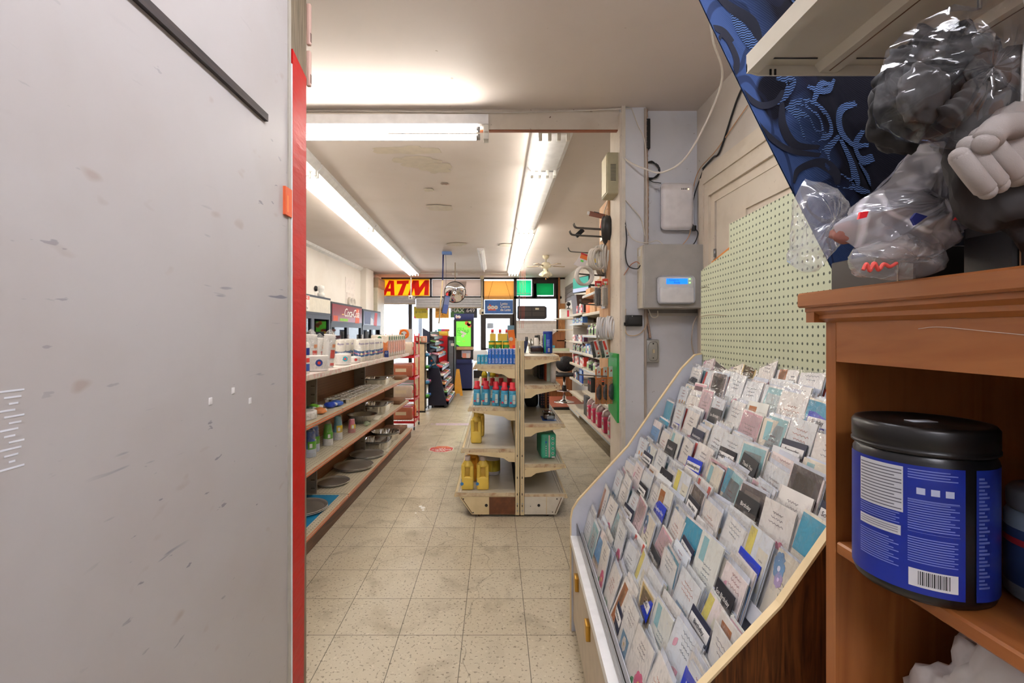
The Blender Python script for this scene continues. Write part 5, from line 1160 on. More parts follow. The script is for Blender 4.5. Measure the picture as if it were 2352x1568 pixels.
def foilpan(label, p, w_, d, h, round_=False, n=1, group='foil pans on the wall shelving', rz=-TH, crimp=True):
    for k in range(n):
        m = MB(); N = 48
        def ring(s, z, j):
            o = []
            for q in range(N):
                a = 2*math.pi*q/N; c, sn = math.cos(a), math.sin(a)
                if not round_: e = .35; c = math.copysign(abs(c)**e, c); sn = math.copysign(abs(sn)**e, sn)
                f_ = s*(1+(j*.02*(1 if q % 2 else -1))); o.append((c*w_/2*f_, sn*d/2*f_, z))
            return o
        L_ = [ring(.84, 0, 0), ring(.86, h*.1, 1), ring(.94, h*.92, 1), ring(1.0, h, 0), ring(1.01, h+.003, 0), ring(.98, h+.002, 0), ring(.91, h*.9, 1), ring(.83, .004, 0)]
        vs = sum(L_, []); fs = []
        for i in range(len(L_)-1): fs += [[i*N+q, i*N+(q+1) % N, (i+1)*N+(q+1) % N, (i+1)*N+q] for q in range(N)]
        fs.append([(len(L_)-1)*N+q for q in range(N)]); fs.append(list(range(N))[::-1]); m.add(vs, fs, FOIL)
        single('foil_pan', m, label if n == 1 else label+', %s from the bottom of its stack' % ORD[k], 'foil pan', (p[0], p[1], p[2]+k*.012), (0, 0, rz), group=group)
foilpan('rectangular foil pan, bottom shelf by the far upright', lp(-.19, -1.08, .1355), .30, .34, .075, n=2)
foilpan('round fluted foil pan, bottom shelf', lp(-.19, -.70, .1355), .34, .34, .075, True, 3)
m = MB(); m.rbox(-.14, -.2, 0, .14, .2, .045, C(130, 92, 66, .7), .002, 1)
for k in range(4): m.disc((.05-.08*(k % 2), -.12+.08*k, .0455), .018, X_, Y_, C(70, 46, 34), 12)
single('cardboard_box', m, 'flat brown cardboard tray with holes at the far end of the bottom shelf', 'box', lp(-.2, -.24, .1355), (0, 0, -TH))
# shelf at .515
zs3 = .5155
foilpan('deep rectangular foil pan on the third shelf', lp(-.21, -1.02, zs3), .28, .38, .095, n=2)
foilpan('small foil loaf pan beside the deep foil pans on the third shelf', lp(-.20, -.62, zs3), .16, .22, .06)
m = MB(); m.rbox(-.13, -.16, 0, .13, .16, .05, C(140, 100, 70, .7), .002, 1); single('cardboard_box', m, 'flat brown cardboard box at the far end of the third shelf', 'box', lp(-.2, -.28, zs3), (0, 0, -TH))
t = thing('mixing_bowl', 'wide steel mixing bowl on the third shelf', 'bowl', lp(-.20, -1.60, zs3)); m = MB(); m.lathe([(.07, 0), (.09, .01), (.13, .05), (.15, .085), (.155, .087), (.15, .082), (.126, .05), (.08, .012), (0, .01)], C(196, 192, 188, .22, .9), 40); m.build('bowl', t)
CB = C(38, 92, 190, .4)
def cups(label, p, r_, h, col, rimc, lab=None, group=None, wrap=True, n=8, lean=0, name='cup_stack', cat='cups', up=False):
    t = thing(name, label, cat, p, 0, group); t.rotation_euler = (0, lean, 0)
    m = MB()
    if not up:
        prof_ = [(r_, 0)]
        hb = h*.35
        for k in range(n): prof_ += [(r_*1.02, hb*k/n), (r_*.98, hb*(k+.6)/n)]
        prof_ += [(r_*.95, hb), (r_*.68, h*.96), (r_*.62, h), (0, h)]; ms = [rimc]*(2*n)+[col]*4
    else:
        prof_ = [(r_*.65, 0)]
        for k in range(n): prof_ += [(r_*.78, h*(k+.2)/n), (r_, h*(k+.85)/n)]
        prof_ += [(r_*.9, h)]; ms = [col]*(2*n+2)
    m.lathe(prof_, col, 22, ms=ms); m.build('cups', t)
    if lab:
        m = MB(); arc(m, -1.5, .2, h*.30, h*.62, lab, r_*1.0, 8); m.rect((r_*.55, -r_*.86, h*.46), .02, .03, (.85, .5, 0), Z_, WHITE, .001); m.build('label', t)
    if wrap:
        m = MB(); m.lathe([(r_*1.06, 0), (r_*1.05, h*.35), (r_*.85, h), (r_*.5, h*1.12), (r_*.2, h*1.18)], FILM, 16, cap=False); m.build('wrapper', t)
    return t
def lq(px, py, z): return lat(px, py, z)
GL = C(96, 176, 50, .4)
cups('blue paper cup stack nearest the red edge on the third shelf', lp(-.17, -3.22, zs3), .042, .17, CB, C(206, 214, 230), C(180, 200, 220), 'cup stacks on the third shelf')
cups('blue paper cup stack with green label, front one of the pair', lp(-.19, -2.92, zs3), .046, .19, CB, C(206, 214, 230), GL, 'cup stacks on the third shelf')
cups('blue paper cup stack with green label, behind its twin', lp(-.225, -2.76, zs3), .044, .19, CB, C(206, 214, 230), GL, 'cup stacks on the third shelf')
cups('white cup stack in a bright green wrapper', lp(-.19, -2.56, zs3), .040, .17, C(110, 200, 60, .35), WHITE, GL, 'cup stacks on the third shelf')
cups('white cup stack with blue and yellow wrapper', lp(-.18, -2.36, zs3), .040, .20, C(120, 180, 214, .35), WHITE, C(226, 196, 60), 'cup stacks on the third shelf')
cups('pink cup stack with yellow label in a clear bag', lp(-.15, -2.08, zs3), .034, .12, C(226, 116, 130, .4), C(226, 150, 150), C(226, 196, 70), 'cup stacks on the third shelf')
m = MB(); m.rbox(-.06, -.12, 0, .06, .12, .004, C(236, 230, 214), .001, 1); single('paper_sheet', m, 'white sheet lying beside the steel bowl on the third shelf', 'paper', lp(-.14, -1.36, zs3), (0, 0, .1))
m = MB(); blob(m, (0, 0, .024), .028, filmmat('green_bag', .55, (190, 226, 170), .15, 40, .8, .5), 3, .35, 2.5, 3, (1.2, 1, .8)); single('plastic_bag', m, 'little crumpled clear bag with green print in front of the steel bowl', 'plastic bag', lp(-.09, -1.80, zs3+.003))
# shelf at .83
zs2 = .8305
foilpan('deep rectangular foil pan on the second shelf', lp(-.21, -1.02, zs2), .28, .36, .075, n=2)
foilpan('small foil pan at the far end of the second shelf', lp(-.2, -.58, zs2), .17, .24, .05)
m = MB(); m.rbox(-.14, -.16, 0, .14, .16, .035, C(140, 98, 66, .7), .002, 1); single('cardboard_box', m, 'flat brown cardboard box at the far end of the second shelf', 'box', lp(-.19, -.26, zs2), (0, 0, -TH))
def cuptray():
    m = MB(); m.box(-.056, -.086, .036, .056, .086, .038, FOIL)
    for a in range(2):
        for b_ in range(3):
            c = (-.027+.054*a, -.055+.055*b_, 0); m.lathe([(.017, 0), (.019, .004), (.025, .038), (.027, .042), (.024, .041), (.017, .008), (0, .007)], FOIL, 14, c)
    return m
ct = single('foil_muffin_tray', cuptray(), 'x', 'foil tray', (0, 0, 0), (0, 0, -TH), 'foil muffin trays on the second shelf')
k = 0
for row, x in enumerate((-.11, -.235)):
    for c in range(6):
        p = lp(x, -2.33+.19*c, zs2+(.0 if row == 0 else .0)); o = ct if k == 0 else ct.copy()
        if k: COL.objects.link(o)
        o.location = p; o['label'] = 'foil muffin tray of six cups in the %s row, %s from the near end' % (('front', 'back')[row], ORD[c]); k += 1
def platepack(label, p, r_, n, h, group=None, bowl=False, badge=C(40, 60, 140)):
    t = thing('paper_plate_pack' if not bowl else 'paper_bowl_pack', label, 'plates' if not bowl else 'bowls', p, 0, group)
    m = MB(); pr = [(r_*.6, 0)]
    for k in range(n): pr += [(r_, h*(k+.35)/n), (r_*.985, h*(k+.8)/n)]
    pr += [(r_*.7, h*.99), (0, h*.96)]; m.lathe(pr, C(244, 240, 236, .5), 30); m.build('plates', t)
    m = MB()
    for q, a in enumerate((-1.0,)):
        c = Vector((math.cos(a)*r_*1.03, math.sin(a)*r_*1.03, h*.55)); xd = Vector((-math.sin(a), math.cos(a), 0)); m.disc(c, h*.22, xd, Z_, badge, 14, None, .002); m.disc(c+Vector((math.cos(a), math.sin(a), 0))*.002, h*.1, xd, Z_, C(220, 60, 50), 10, None, .001)
    m.build('label', t)
    m = MB(); m.lathe([(r_*.9, 0), (r_*1.03, h*.2), (r_*1.03, h*.8), (r_*.7, h*1.08), (r_*.2, h*1.12)], FILM, 22, cap=False); m.build('wrapper', t)
    return t
platepack('short pack of white paper plates on the second shelf by the red edge', lp(-.185, -3.10, zs2), .115, 6, .055)
for k, (y, c, lb) in enumerate(((-2.84, (30, 70, 60), 'dark green'), (-2.74, (120, 196, 60), 'lime green'), (-2.62, (50, 80, 190), 'blue and white'), (-2.90, (236, 150, 90), 'orange and white'), (-2.53, (70, 110, 200), 'bright blue'))):
    m = MB(); blob(m, (0, 0, .022), .045, C(*c, .3), k*2.3, .2, 2, 3, (1, 1.3, .55)); blob(m, (.035, .02, .02), .03, C(230, 234, 238, .3), k*1.3+.5, .2, 2, 3, (1, 1.2, .55), -0.0)
    single('sponge_packet', m, lb+' plastic packet lying on the second shelf', 'packet', lp((-.24, -.23, -.15, -.12, -.13)[k], y, zs2+.002), (0, 0, .3*k), 'plastic packets on the second shelf')
# top shelf
zs1 = 1.1565
FW = C(246, 242, 236, .55)
def foamtower(label, p, lean, h=.33, r_=.048):
    t = thing('foam_cup_stack', label, 'cups', p, 0, 'tall foam cup stacks on the top shelf'); t.rotation_euler = (0, lean, 0)
    m = MB(); pr = [(r_*.7, 0)]
    for k in range(16): pr += [(r_*.86, h*(k+.15)/16), (r_, h*(k+.9)/16)]
    pr += [(r_*.9, h)]; m.lathe(pr, FW, 20); m.build('cups', t)
    m = MB(); arc(m, -.9, .1, h*.30, h*.55, C(220, 60, 50), r_*1.04, 8); arc(m, -.7, 0, h*.62, h*.72, C(236, 150, 90), r_*1.04, 8); arc(m, -.8, .1, h*.08, h*.16, C(220, 60, 50), r_*1.04, 6); m.build('label', t)
    m = MB(); m.lathe([(r_*1.06, 0), (r_*1.1, h*.5), (r_*1.04, h*.9), (r_*.6, h*1.08), (r_*.1, h*1.16)], FILM, 16, cap=False); m.build('wrapper', t)
foamtower('tall foam cup stack nearest the red edge on the top shelf', lp(-.22, -3.08, zs1), 0, .27)
foamtower('tall foam cup stack standing behind the nearest one', lp(-.26, -2.93, zs1), 0, .27)
foamtower('tall foam cup stack third along the top shelf', lp(-.24, -2.80, zs1), .04, .27)
foamtower('leaning foam cup stack with red printed wrapper, right of the upright ones', lp(-.17, -2.63, zs1), .09, .27)
foamtower('foam cup stack behind the leaning one', lp(-.27, -2.55, zs1), .02, .24)
platepack('thick pack of white foam plates in front on the top shelf', lp(-.135, -2.93, zs1), .085, 12, .115)
platepack('pack of white bowls with two bright stickers on the top shelf', lp(-.155, -2.30, zs1), .068, 8, .1, None, True, C(60, 180, 200))
platepack('small low pack of white bowls right of the stickered pack', lp(-.135, -2.06, zs1), .055, 5, .06, None, True, C(176, 60, 60))
t = thing('paper_cup_bag', 'white and blue printed paper cup pack cut off by the red edge', 'cups', lp(-.12, -3.19, zs1)); m = MB(); m.lathe([(.036, 0), (.04, .05), (.04, .2), (.03, .22)], FW, 20); m.build('cups', t)
m = MB(); arc(m, -1.2, .4, .02, .07, C(60, 90, 170), .0405, 8); arc(m, -1.1, .2, .08, .11, C(220, 60, 50), .0405, 8); arc(m, -.9, .2, .13, .18, C(40, 60, 150), .0405, 8); m.build('label', t)
# paper towel rolls
def towel():
    t = thing('paper_towel_roll', 'x', 'paper towel', (0, 0, 0), 0, 'wrapped paper towel rolls on the top shelf'); r_ = .056; h = .215
    m = MB(); m.lathe([(r_*.96, 0), (r_, .006), (r_, h-.006), (r_*.96, h), (.02, h), (.02, h-.02)], C(238, 232, 220, .5), 28); m.build('roll', t)
    m = MB(); n = 16; vs = []
    for k in range(n+1):
        a = -2.4+3.0*k/n; zc = .095-.02*math.sin(k/n*3.1)-.0*k; rr = r_*1.012; vs += [(rr*math.cos(a), rr*math.sin(a), zc-.028), (rr*math.cos(a), rr*math.sin(a), zc+.028)]
    m.add(vs, [(2*k, 2*k+2, 2*k+3, 2*k+1) for k in range(n)], C(44, 94, 150, .35), True)
    vs = [(v[0]*1.004, v[1]*1.004, (v[2]+ (0.022 if i % 2 == 0 else -.026))) for i, v in enumerate(vs)]
    m.add(vs, [(2*k, 2*k+2, 2*k+3, 2*k+1) for k in range(n)], C(226, 110, 140, .35), True)
    a = -.9; c = Vector((math.cos(a)*r_*1.025, math.sin(a)*r_*1.025, .075)); xd = Vector((-math.sin(a), math.cos(a), 0)); m.disc(c, .011, xd, Z_, C(236, 226, 190), 12, None, .001)
    m.text('Royale', .026, (math.cos(a)*r_*1.02, math.sin(a)*r_*1.02, .175), xd, Z_, C(110, 90, 160), .01, .3, .8, .002); m.build('printed_band', t)
    m = MB(); m.lathe([(r_*1.03, .0), (r_*1.03, h), (r_*.7, h+.006), (r_*.2, h+.010)], filmmat('towel_film', .9, (240, 240, 240), .1, 50, .5, .2), 18, cap=False); m.build('wrapper', t)
    return t
tw = towel(); k = 0
for x, y, s in ((-.15, -2.16+.30, 'front row, first from the near end'), (-.15, -1.72, 'front row, second from the near end'), (-.13, -1.58, 'front row, third from the near end'), (-.13, -1.38, 'front row, fourth from the near end'), (-.15, -1.18, 'front row, last before the orange packs'), (-.29, -2.0, 'back row, first from the near end'), (-.29, -1.85, 'back row, second from the near end'), (-.29, -1.68, 'back row, third from the near end')):
    o = tw if k == 0 else dup(tw, (0, 0, 0), -.05*k); o.location = lp(x, y, zs1); o['label'] = 'white towel roll with wavy blue band, '+s; k += 1
# orange packs with green badge
ORG = C(240, 130, 40, .35)
def opk():
    t = thing('napkin_pack', 'x', 'napkin pack', (0, 0, 0), 0, 'orange and white napkin packs on the top shelf'); h = .25
    m = MB(); m.rbox(-.10, -.05, 0, .10, .05, h, C(238, 222, 200, .4), .01, 2); m.build('pack', t)
    m = MB(); q = [(-.095, .055)]+[(-.095+.19*i/10, .18+.02*math.sin(i*1.3)) for i in range(11)]+[(.095, .055), (.05, .045), (-.03, .07)]
    m.prism([(a, b_) for a, b_ in q], 1, -.0515, -.05, ORG); m.prism([(-.048, .035), (.0, .05), (.048, .06), (.048, .16), (.02, .19), (0, .16), (-.02, .19), (-.048, .175)], 0, .1, .1015, ORG)
    m.disc((-.0, -.052, .215), .024, X_, Z_, C(40, 110, 70), 16, None, .001); m.disc((.102, 0, .215), .024, Y_, Z_, C(40, 110, 70), 16, None, .001); m.disc((.03, -.052, .10), .008, X_, Z_, C(40, 70, 130), 10, None, .001); m.build('print', t)
    m = MB(); m.rbox(-.102, -.052, 0, .102, .052, h+.006, filmmat('napkin_film', .88, (245, 245, 245), .08, 34, .9, .2), .008, 1); m.build('wrapper', t)
    return t
op = opk()
for k in range(8):
    o = op if k == 0 else dup(op, (0, 0, 0), -TH); o.rotation_euler = (0, 0, -TH); o.location = lp(-.17 if k % 1 == 0 else -.2, -.99+.117*k, zs1); o['label'] = 'orange and cream pack with green badge, %s along the top shelf' % ORD[k]
t = pbox('small dark blue box with a white ring on the top shelf before the orange packs', lp(-.08, -1.09, zs1), .045, .03, .075, C(36, 60, 130, .35), None)
m = MB(); m.disc((0, -.001, .05), .012, X_, Z_, C(200, 210, 230)); m.disc((0, -.0015, .05), .008, X_, Z_, C(36, 60, 130)); m.build('print', t)
# ============================================================ COOLERS ALONG THE LEFT WALL
CRD = C(60, 66, 80, .4)
def cooler(name, label, y0, y1, zt, zh, headmat, fn, framec=CRD, xf=-2.5):
    t = thing(name, label, 'drinks cooler', (0, 0, 0))
    m = MB(); m.box(-3.12, y0, .02, xf-.06, y1, zt, C(70, 74, 86, .5)); m.build('body', t)
    m = MB(); m.box(xf-.06, y0, zh, xf, y1, zt, framec); m.box(xf, y0+.03, zh+.03, xf+.006, y1-.03, zt-.03, headmat); hd = m.build('header', t); fn(hd)
    n = 2 if y1-y0 > 1 else 1
    for k in range(n):
        a, b_ = y0+(y1-y0)*k/n, y0+(y1-y0)*(k+1)/n
        m = MB()
        for q in ((a, .15, a+.05, zh), (b_-.05, .15, b_, zh), (a+.05, .15, b_-.05, .22), (a+.05, zh-.06, b_-.05, zh)): m.box(xf-.05, q[0], q[1], xf-.005, q[2], q[3], framec)
        d = m.build('door', t); g = MB(); g.box(xf-.035, a+.05, .22, xf-.028, b_-.05, zh-.06, DGLASS); g.build('pane', d)
        g = MB(); g.rbox(xf-.005, b_-.045, .8, xf+.03, b_-.02, 1.4, C(190, 190, 196, .3, .6), .004); g.build('handle', d)
        # drinks on the wire shelves behind the glass
        for z in (.95, 1.22):
            g = MB(); g.box(xf-.45, a+.05, z, xf-.07, b_-.05, z+.012, STEEL); g.build('wire_shelf', t)
    return t
t = thing('drinks_cooler', 'x', 'x'); bpy.data.objects.remove(t)
YX = Vector((0, 1, 0))
def hw(hd):
    g = MB(); g.box(-2.494, 5.80, 1.73, -2.492, 6.235, 1.93, WHITE); g.box(-2.492, 5.82, 1.875, -2.491, 6.225, 1.925, C(224, 90, 80))
    g.text('WARNING', .045, (-2.491, 6.06, 1.90), YX, Z_, WHITE, .02, 0, 1.15); g.text('Security', .05, (-2.492, 6.03, 1.84), YX, Z_, C(70, 66, 66), .005)
    g.text('Camera in Use', .048, (-2.492, 6.03, 1.765), YX, Z_, C(70, 66, 66), .005); g.build('warning_notice', hd)
cooler('drinks_cooler', 'tall cooler with a blank white header and a warning notice, nearest on the left wall', 5.70, 7.05, 1.95, 1.69, C(226, 220, 204, .35), hw)
def hr(hd):
    g = MB(); g.text('Coca-Cola', .20, (-2.493, 8.06, 1.76), YX, Z_, C(236, 232, 226), .01, .35, 1.15, .002, 'CENTER', .85); g.build('lettering', hd)
    g = MB()
    g.prism([(7.15, 1.62), (7.35, 1.62), (7.35, 1.70), (7.15, 1.70)], 0, -2.494, -2.4925, C(220, 90, 50)); g.build('header_picture', hd); g = MB(); g.prism([(7.45, 1.62), (7.85, 1.62), (7.85, 1.665), (7.45, 1.665)], 0, -2.494, -2.4925, C(140, 200, 50))
    g.build('header_picture', hd); g = MB(); g.lathe([(.08, 0), (.14, .03), (.12, .04), (0, .045)], C(226, 190, 90), 14, (0, 0, 0), Matrix.Translation((-2.50, 7.6, 1.70)) @ Matrix.Diagonal((.05, 1, 1, 1))); g.build('header_picture', hd); g = MB(); g.prism([(8.25, 1.6), (8.5, 1.6), (8.5, 1.86), (8.32, 1.86)], 0, -2.494, -2.4925, C(226, 100, 60)); g.build('header_picture', hd)
cooler('drinks_cooler', 'cooler with a dark red header and white script lettering, middle of the left wall', 7.07, 8.70, 1.91, 1.58, C(140, 28, 40, .3), hr, C(40, 44, 54, .4))
def hk(hd):
    g = MB(); g.prism([(8.85, 1.60), (9.25, 1.60), (9.3, 1.84), (8.85, 1.84)], 0, -2.494, -2.4925, C(90, 100, 140)); g.build('header_picture', hd); g = MB(); g.prism([(9.5, 1.58), (9.75, 1.56), (9.8, 1.84), (9.6, 1.84)], 0, -2.494, -2.4925, C(200, 60, 60)); g.build('header_picture', hd); g = MB(); g.prism([(9.25, 1.58), (9.5, 1.58), (9.45, 1.7), (9.25, 1.74)], 0, -2.494, -2.4925, C(220, 226, 240)); g.build('header_picture', hd)
cooler('drinks_cooler', 'black cooler with a picture header, farthest along the left wall', 8.75, 10.1, 1.88, 1.55, C(52, 60, 88, .3), hk, C(28, 30, 38, .4))
cols = [(200, 60, 50), (60, 120, 190), (230, 180, 60), (70, 150, 80), (236, 236, 236), (120, 60, 130)]
k = 0
for (a, b_) in ((5.8, 6.95), (7.2, 8.6), (8.85, 10.0)):
    n = int((b_-a)/.16)
    for q in range(n):
        for z in (1.234,):
            bottle('drink bottle with %s label behind the %s cooler glass, %s from the near side' % (('red', 'blue', 'yellow', 'green', 'white', 'purple')[k % 6], ('nearest', 'middle', 'farthest')[(a > 7)+(a > 8.7)], ORD[q]), 'bottle', (-2.68, a+.08+.16*q, z), .22, .033, C(*cols[k % 6], .3), WHITE if k % 2 else C(200, 40, 40), .42, .1, .66, group='bottles in the coolers')
            k += 1
# wall bits above the coolers
m = MB(); m.lathe([(.05, 0), (.045, .03), (.0, .05)], BLACK, 16, T=Matrix.Translation((-3.149, 8.12, 2.20)) @ Matrix.Rotation(math.pi/2, 4, 'Y')); m.tube([(-3.14, 8.12, 2.2), (-3.145, 8.08, 2.05)], .004, WHITE); single('door_stop', m, 'round black rubber disc on the white wall above the nearest cooler', 'wall disc')
m = MB(); m.lathe([(.05, 1.951), (.05, 2.02), (.03, 2.04), (.05, 2.08), (.045, 2.13), (.0, 2.15)], WHITE, 18, (-2.62, 6.98, 0)); single('white_jar', m, 'small white knobbed jar standing on top of the nearest cooler', 'jar')
m = MB(); m.box(-3.149, 9.75, 1.95, -3.143, 10.4, 2.6, C(240, 232, 226)); m.box(-3.143, 9.8, 1.93, -3.135, 10.3, 2.28, C(232, 224, 218)); single('access_panel', m, 'pale square access panel on the left wall beside the column', 'panel')
t = thing('duct_vent', 'round twin white vent in the access panel', 'vent', (-3.12, 10.05, 2.08))
for y in (-.1, .12):
    m = MB(); m.lathe([(.11, -.02), (.11, .03), (.08, .035), (.07, .0), (0, .0)], C(214, 206, 196), 20, T=Matrix.Translation((0, y, 0)) @ Matrix.Rotation(math.pi/2, 4, 'Y')); m.build('vent_ring', t)
m = MB(); m.box(-3.09, 11.6, 0, -2.95, 12.3, 2.55, C(214, 206, 186)); m.box(-3.15, 11.6, 2.55, -2.93, 12.3, 2.8, C(176, 152, 124)); m.box(-2.93, 11.62, 2.6, -2.928, 12.2, 2.75, C(206, 170, 140)); single('wall_speaker', m, 'brown box speaker on a pale riser in the left front corner', 'speaker')
# ceiling-hung cameras, pole, mirror
t = thing('ceiling_camera', 'white camera on a long white ceiling pole in front of the ATM sign', 'camera', ((944-CX)*11.7/F, 11.7, 0))
m = MB(); m.rod((0, 0, 2.35), (0, 0, 2.94), .018, WHITE); m.build('pole', t)
m = MB(); m.rbox(-.05, -.09, 2.26, .05, .05, 2.36, C(226, 224, 220), .015, 2); m.rod((0, -.1, 2.30), (0, -.08, 2.30), .02, BLACK); m.build('camera_head', t)
t = thing('ceiling_camera', 'cream camera on a long ceiling pole beside the amber blind', 'camera', ((1107-CX)*12.4/F, 12.4, 0))
m = MB(); m.rod((0, 0, 2.0), (0, 0, 2.94), .018, CREAM); m.box(-.05, -.04, 2.86, .05, .04, 2.94, CREAM); m.build('pole', t)
m = MB(); m.rbox(-.07, -.1, 1.9, .05, .04, 2.05, C(226, 214, 190), .02, 2); m.rod((0.02, -.11, 1.95), (0.02, -.08, 1.95), .03, BLACK); m.build('camera_head', t)
t = thing('convex_mirror', 'round convex security mirror hanging from the ceiling near the storefront', 'mirror', ((1045-CX)*10/F, 10, 0))
zc = H+91*10/F; MT = Matrix.Translation((0, 0, zc)) @ Matrix.Rotation(math.radians(104), 4, 'X') @ Matrix.Rotation(.0, 4, 'Y')
m = MB(); m.lathe([(.225*math.cos(a), .09*math.sin(a)) for a in [math.pi/2*k/8 for k in range(9)]], C(235, 235, 238, .02, 1., .0), 36, T=MT); m.build('mirror_dome', t)
m = MB(); m.lathe([(.225, -.02), (.235, -.02), (.235, .008), (.225, .008)], BLACK, 36, T=MT, cap=False); m.lathe([(.225, -.02), (0, -.02)], C(30, 30, 32), 36, T=MT, cap=False); m.build('rim', t)
m = MB(); m.rod((0, .03, zc+.2), (0, .03, 2.94), .008, C(160, 140, 110)); m.build('hanging_rod', t)
t = thing('telescopic_pole', 'long blue and cream pole with a light blue head reaching the ceiling', 'pole', ((1018-CX)*8.6/F, 8.6, 0))
m = MB(); q = H+(CY-590)*9/F
m.rod((-.08, 0, 1.6), (-.01, 0, 2.4), .012, C(226, 204, 160)); m.build('lower_pole', t); m = MB(); m.rod((-.01, 0, 2.4), (0, 0, 2.88), .014, C(50, 60, 120)); m.build('upper_pole', t)
m = MB(); m.rbox(-.02, -.05, 2.87, .16, .05, 2.925, C(116, 152, 220), .01, 2); m.build('head', t)
t = thing('hanging_flyer', 'tilted blue boxed flyer hanging in front of the round mirror', 'flyer', ((1023-CX)*8.6/F, 8.6, 0)); t.rotation_euler = (0, 0, 0)
FT = Matrix.Translation((0, 0, H+63*8.6/F)) @ Matrix.Rotation(.18, 4, 'Y')
m = MB(); m.rbox(-.05, 0, -.17, .05, .06, .17, C(44, 50, 72, .4), .004, 1, T=FT, smooth=False); m.build('box', t)
m = MB(); m.box(-.03, -.002, -.16, .06, 0, .16, C(70, 96, 170, .4), FT); m.box(-.03, -.003, .0, .06, -.001, .14, C(110, 124, 172, .4), FT); m.box(-.02, -.002, .165, .02, .01, .22, C(230, 60, 60), FT); m.build('print', t)
m = MB(); m.tube(pth([(0, .03, H+72*8.6/F), (.01, .03, 2.6), (.0, .03, 2.94)]), .003, BLACK); m.build('cord', t)
for k, (px, py) in enumerate(((1008, 727), (1016, 730))):
    m = MB(); q = at(px, py, 8.7); m.tube([q+Vector((.05*math.cos(a), 0, .06*math.sin(a))) for a in [2*math.pi*i/18 for i in range(18)]], .003, C(200, 120, 50), 5, True); m.tube(pth([q+Vector((0, 0, .06)), q+Vector((.02, 0, .2)), ((1020-CX)*8.7/F, 8.65, 2.1)]), .003, BLACK, 5)
    single('wire_loop', m, ('left', 'right')[k]+' thin wire loop dangling under the hanging blue flyer', 'wire')
for k, px in enumerate((1193.5, 1198.5, 1202, 1205.5)):
    m = MB(); m.tube([((px-CX)*9.6/F, 9.6, 2.94), ((px-CX)*9.6/F+.01, 9.6, 2.2), ((px-CX)*9.6/F-.01*k, 9.6, 1.52)], .0025, C(236, 90, 70), 4); single('red_string', m, 'thin red string hanging from the ceiling, %s from the left' % ORD[k], 'string', group='thin red strings by the ceiling light')
# ============================================================ RED WIRE RACK, WHITE RACK, CANDY RACK
RW = C(206, 26, 36, .35)
t = thing('wire_rack', 'red wire rack on casters at the end of the left shelving', 'rack', (-1.62, 6.85, 0))
m = MB()
for x, y in ((0, 0), (.42, 0), (0, .42), (.42, .42)): m.rod((x, y, .06), (x, y, 1.42), .008, RW)
for x in (0, .42): m.tube([(x, 0, 1.3), (x, .1, 1.38), (x, .32, 1.38), (x, .42, 1.3)], .008, RW)
m.build('frame', t)
for z in (.10, .42, .74, 1.06):
    m = MB(); m.box(0, -.004, z, .42, .004, z+.035, RW); m.box(.416, 0, z, .424, .42, z+.035, RW); m.box(0, .416, z, .42, .424, z+.035, RW)
    for q in range(11): m.rod((.02+q*.037, 0, z+.004), (.02+q*.037, .42, z+.004), .0025, RW, 5)
    for q in range(5): m.rod((0, 0, z+.08+q*.035), (0, .42, z+.08+q*.035), .0025, RW, 5); m.rod((.42, 0, z+.06+q*.02), (.42, .42, z+.06+q*.02), .002, RW, 5)
    m.build('wire_shelf', t)
for x, y in ((0, 0), (.42, 0), (0, .42), (.42, .42)):
    m = MB(); m.rod((x-.008, y, .025), (x+.008, y, .025), .025, BLACK, 12); m.rod((x, y, .03), (x, y, .07), .006, STEEL); m.build('caster', t)
k = 0
for z in (.14, .46, .78, 1.10):
    for y in (6.93, 7.07, 7.2):
        pc = [(200, 120, 90), (214, 60, 50), (236, 150, 60), (230, 210, 190), (90, 130, 70), (180, 60, 50)][k % 6]
        m = MB(); m.rbox(-.17, -.05, 0, .17, .05, .19, C(*pc, .3), .025, 3); m.rect((0, -.051, .1), .16, .05, X_, Z_, C(240, 220, 190)); m.rect((.171, 0, .1), .07, .05, Y_, Z_, C(230, 60, 50))
        single('snack_bag', m, '%s snack bag in the red wire rack, %s level, %s' % (('tan', 'red', 'orange', 'cream', 'green', 'brick')[k % 6], ('bottom', 'second', 'third', 'top')[int((z-.1)/.32)], ('front', 'middle', 'rear')[int((y-6.9)/.13)]), 'snack bag', (-1.405, y, z), group='snack bags in the red wire rack'); k += 1
m = MB(); m.tube([Vector((.06*math.cos(a), 0, .07+.06*math.sin(a))) for a in [2*math.pi*i/18 for i in range(18)]], .018, C(236, 120, 30), 8, True); single('orange_ring_pack', m, 'orange ring-shaped pack on top of the red wire rack', 'pack', (-1.38, 7.0, 1.345))
t = thing('peg_display', 'beige flat-sided display stand with black edge and small hanging packets', 'display stand', (-1.469, 8.36, 0))
m = MB(); m.box(0, 0, .0, .19, .012, 1.23, C(228, 208, 172, .5)); m.box(0, .012, .03, .012, .45, 1.23, C(228, 208, 172, .5)); m.build('side_panel', t)
m = MB(); m.box(.19, -.004, 0, .205, .016, 1.25, BLACK); m.box(.19, .44, 0, .205, .46, 1.25, BLACK); m.box(.03, .2, .04, .19, .46, .05, BLACK); m.box(-.005, -.006, .0, .2, .0, .03, BLACK); m.build('frame', t)
m = MB(); m.box(.15, .02, .05, .16, .44, 1.22, C(216, 200, 170)); m.build('back_panel', t)
k = 0
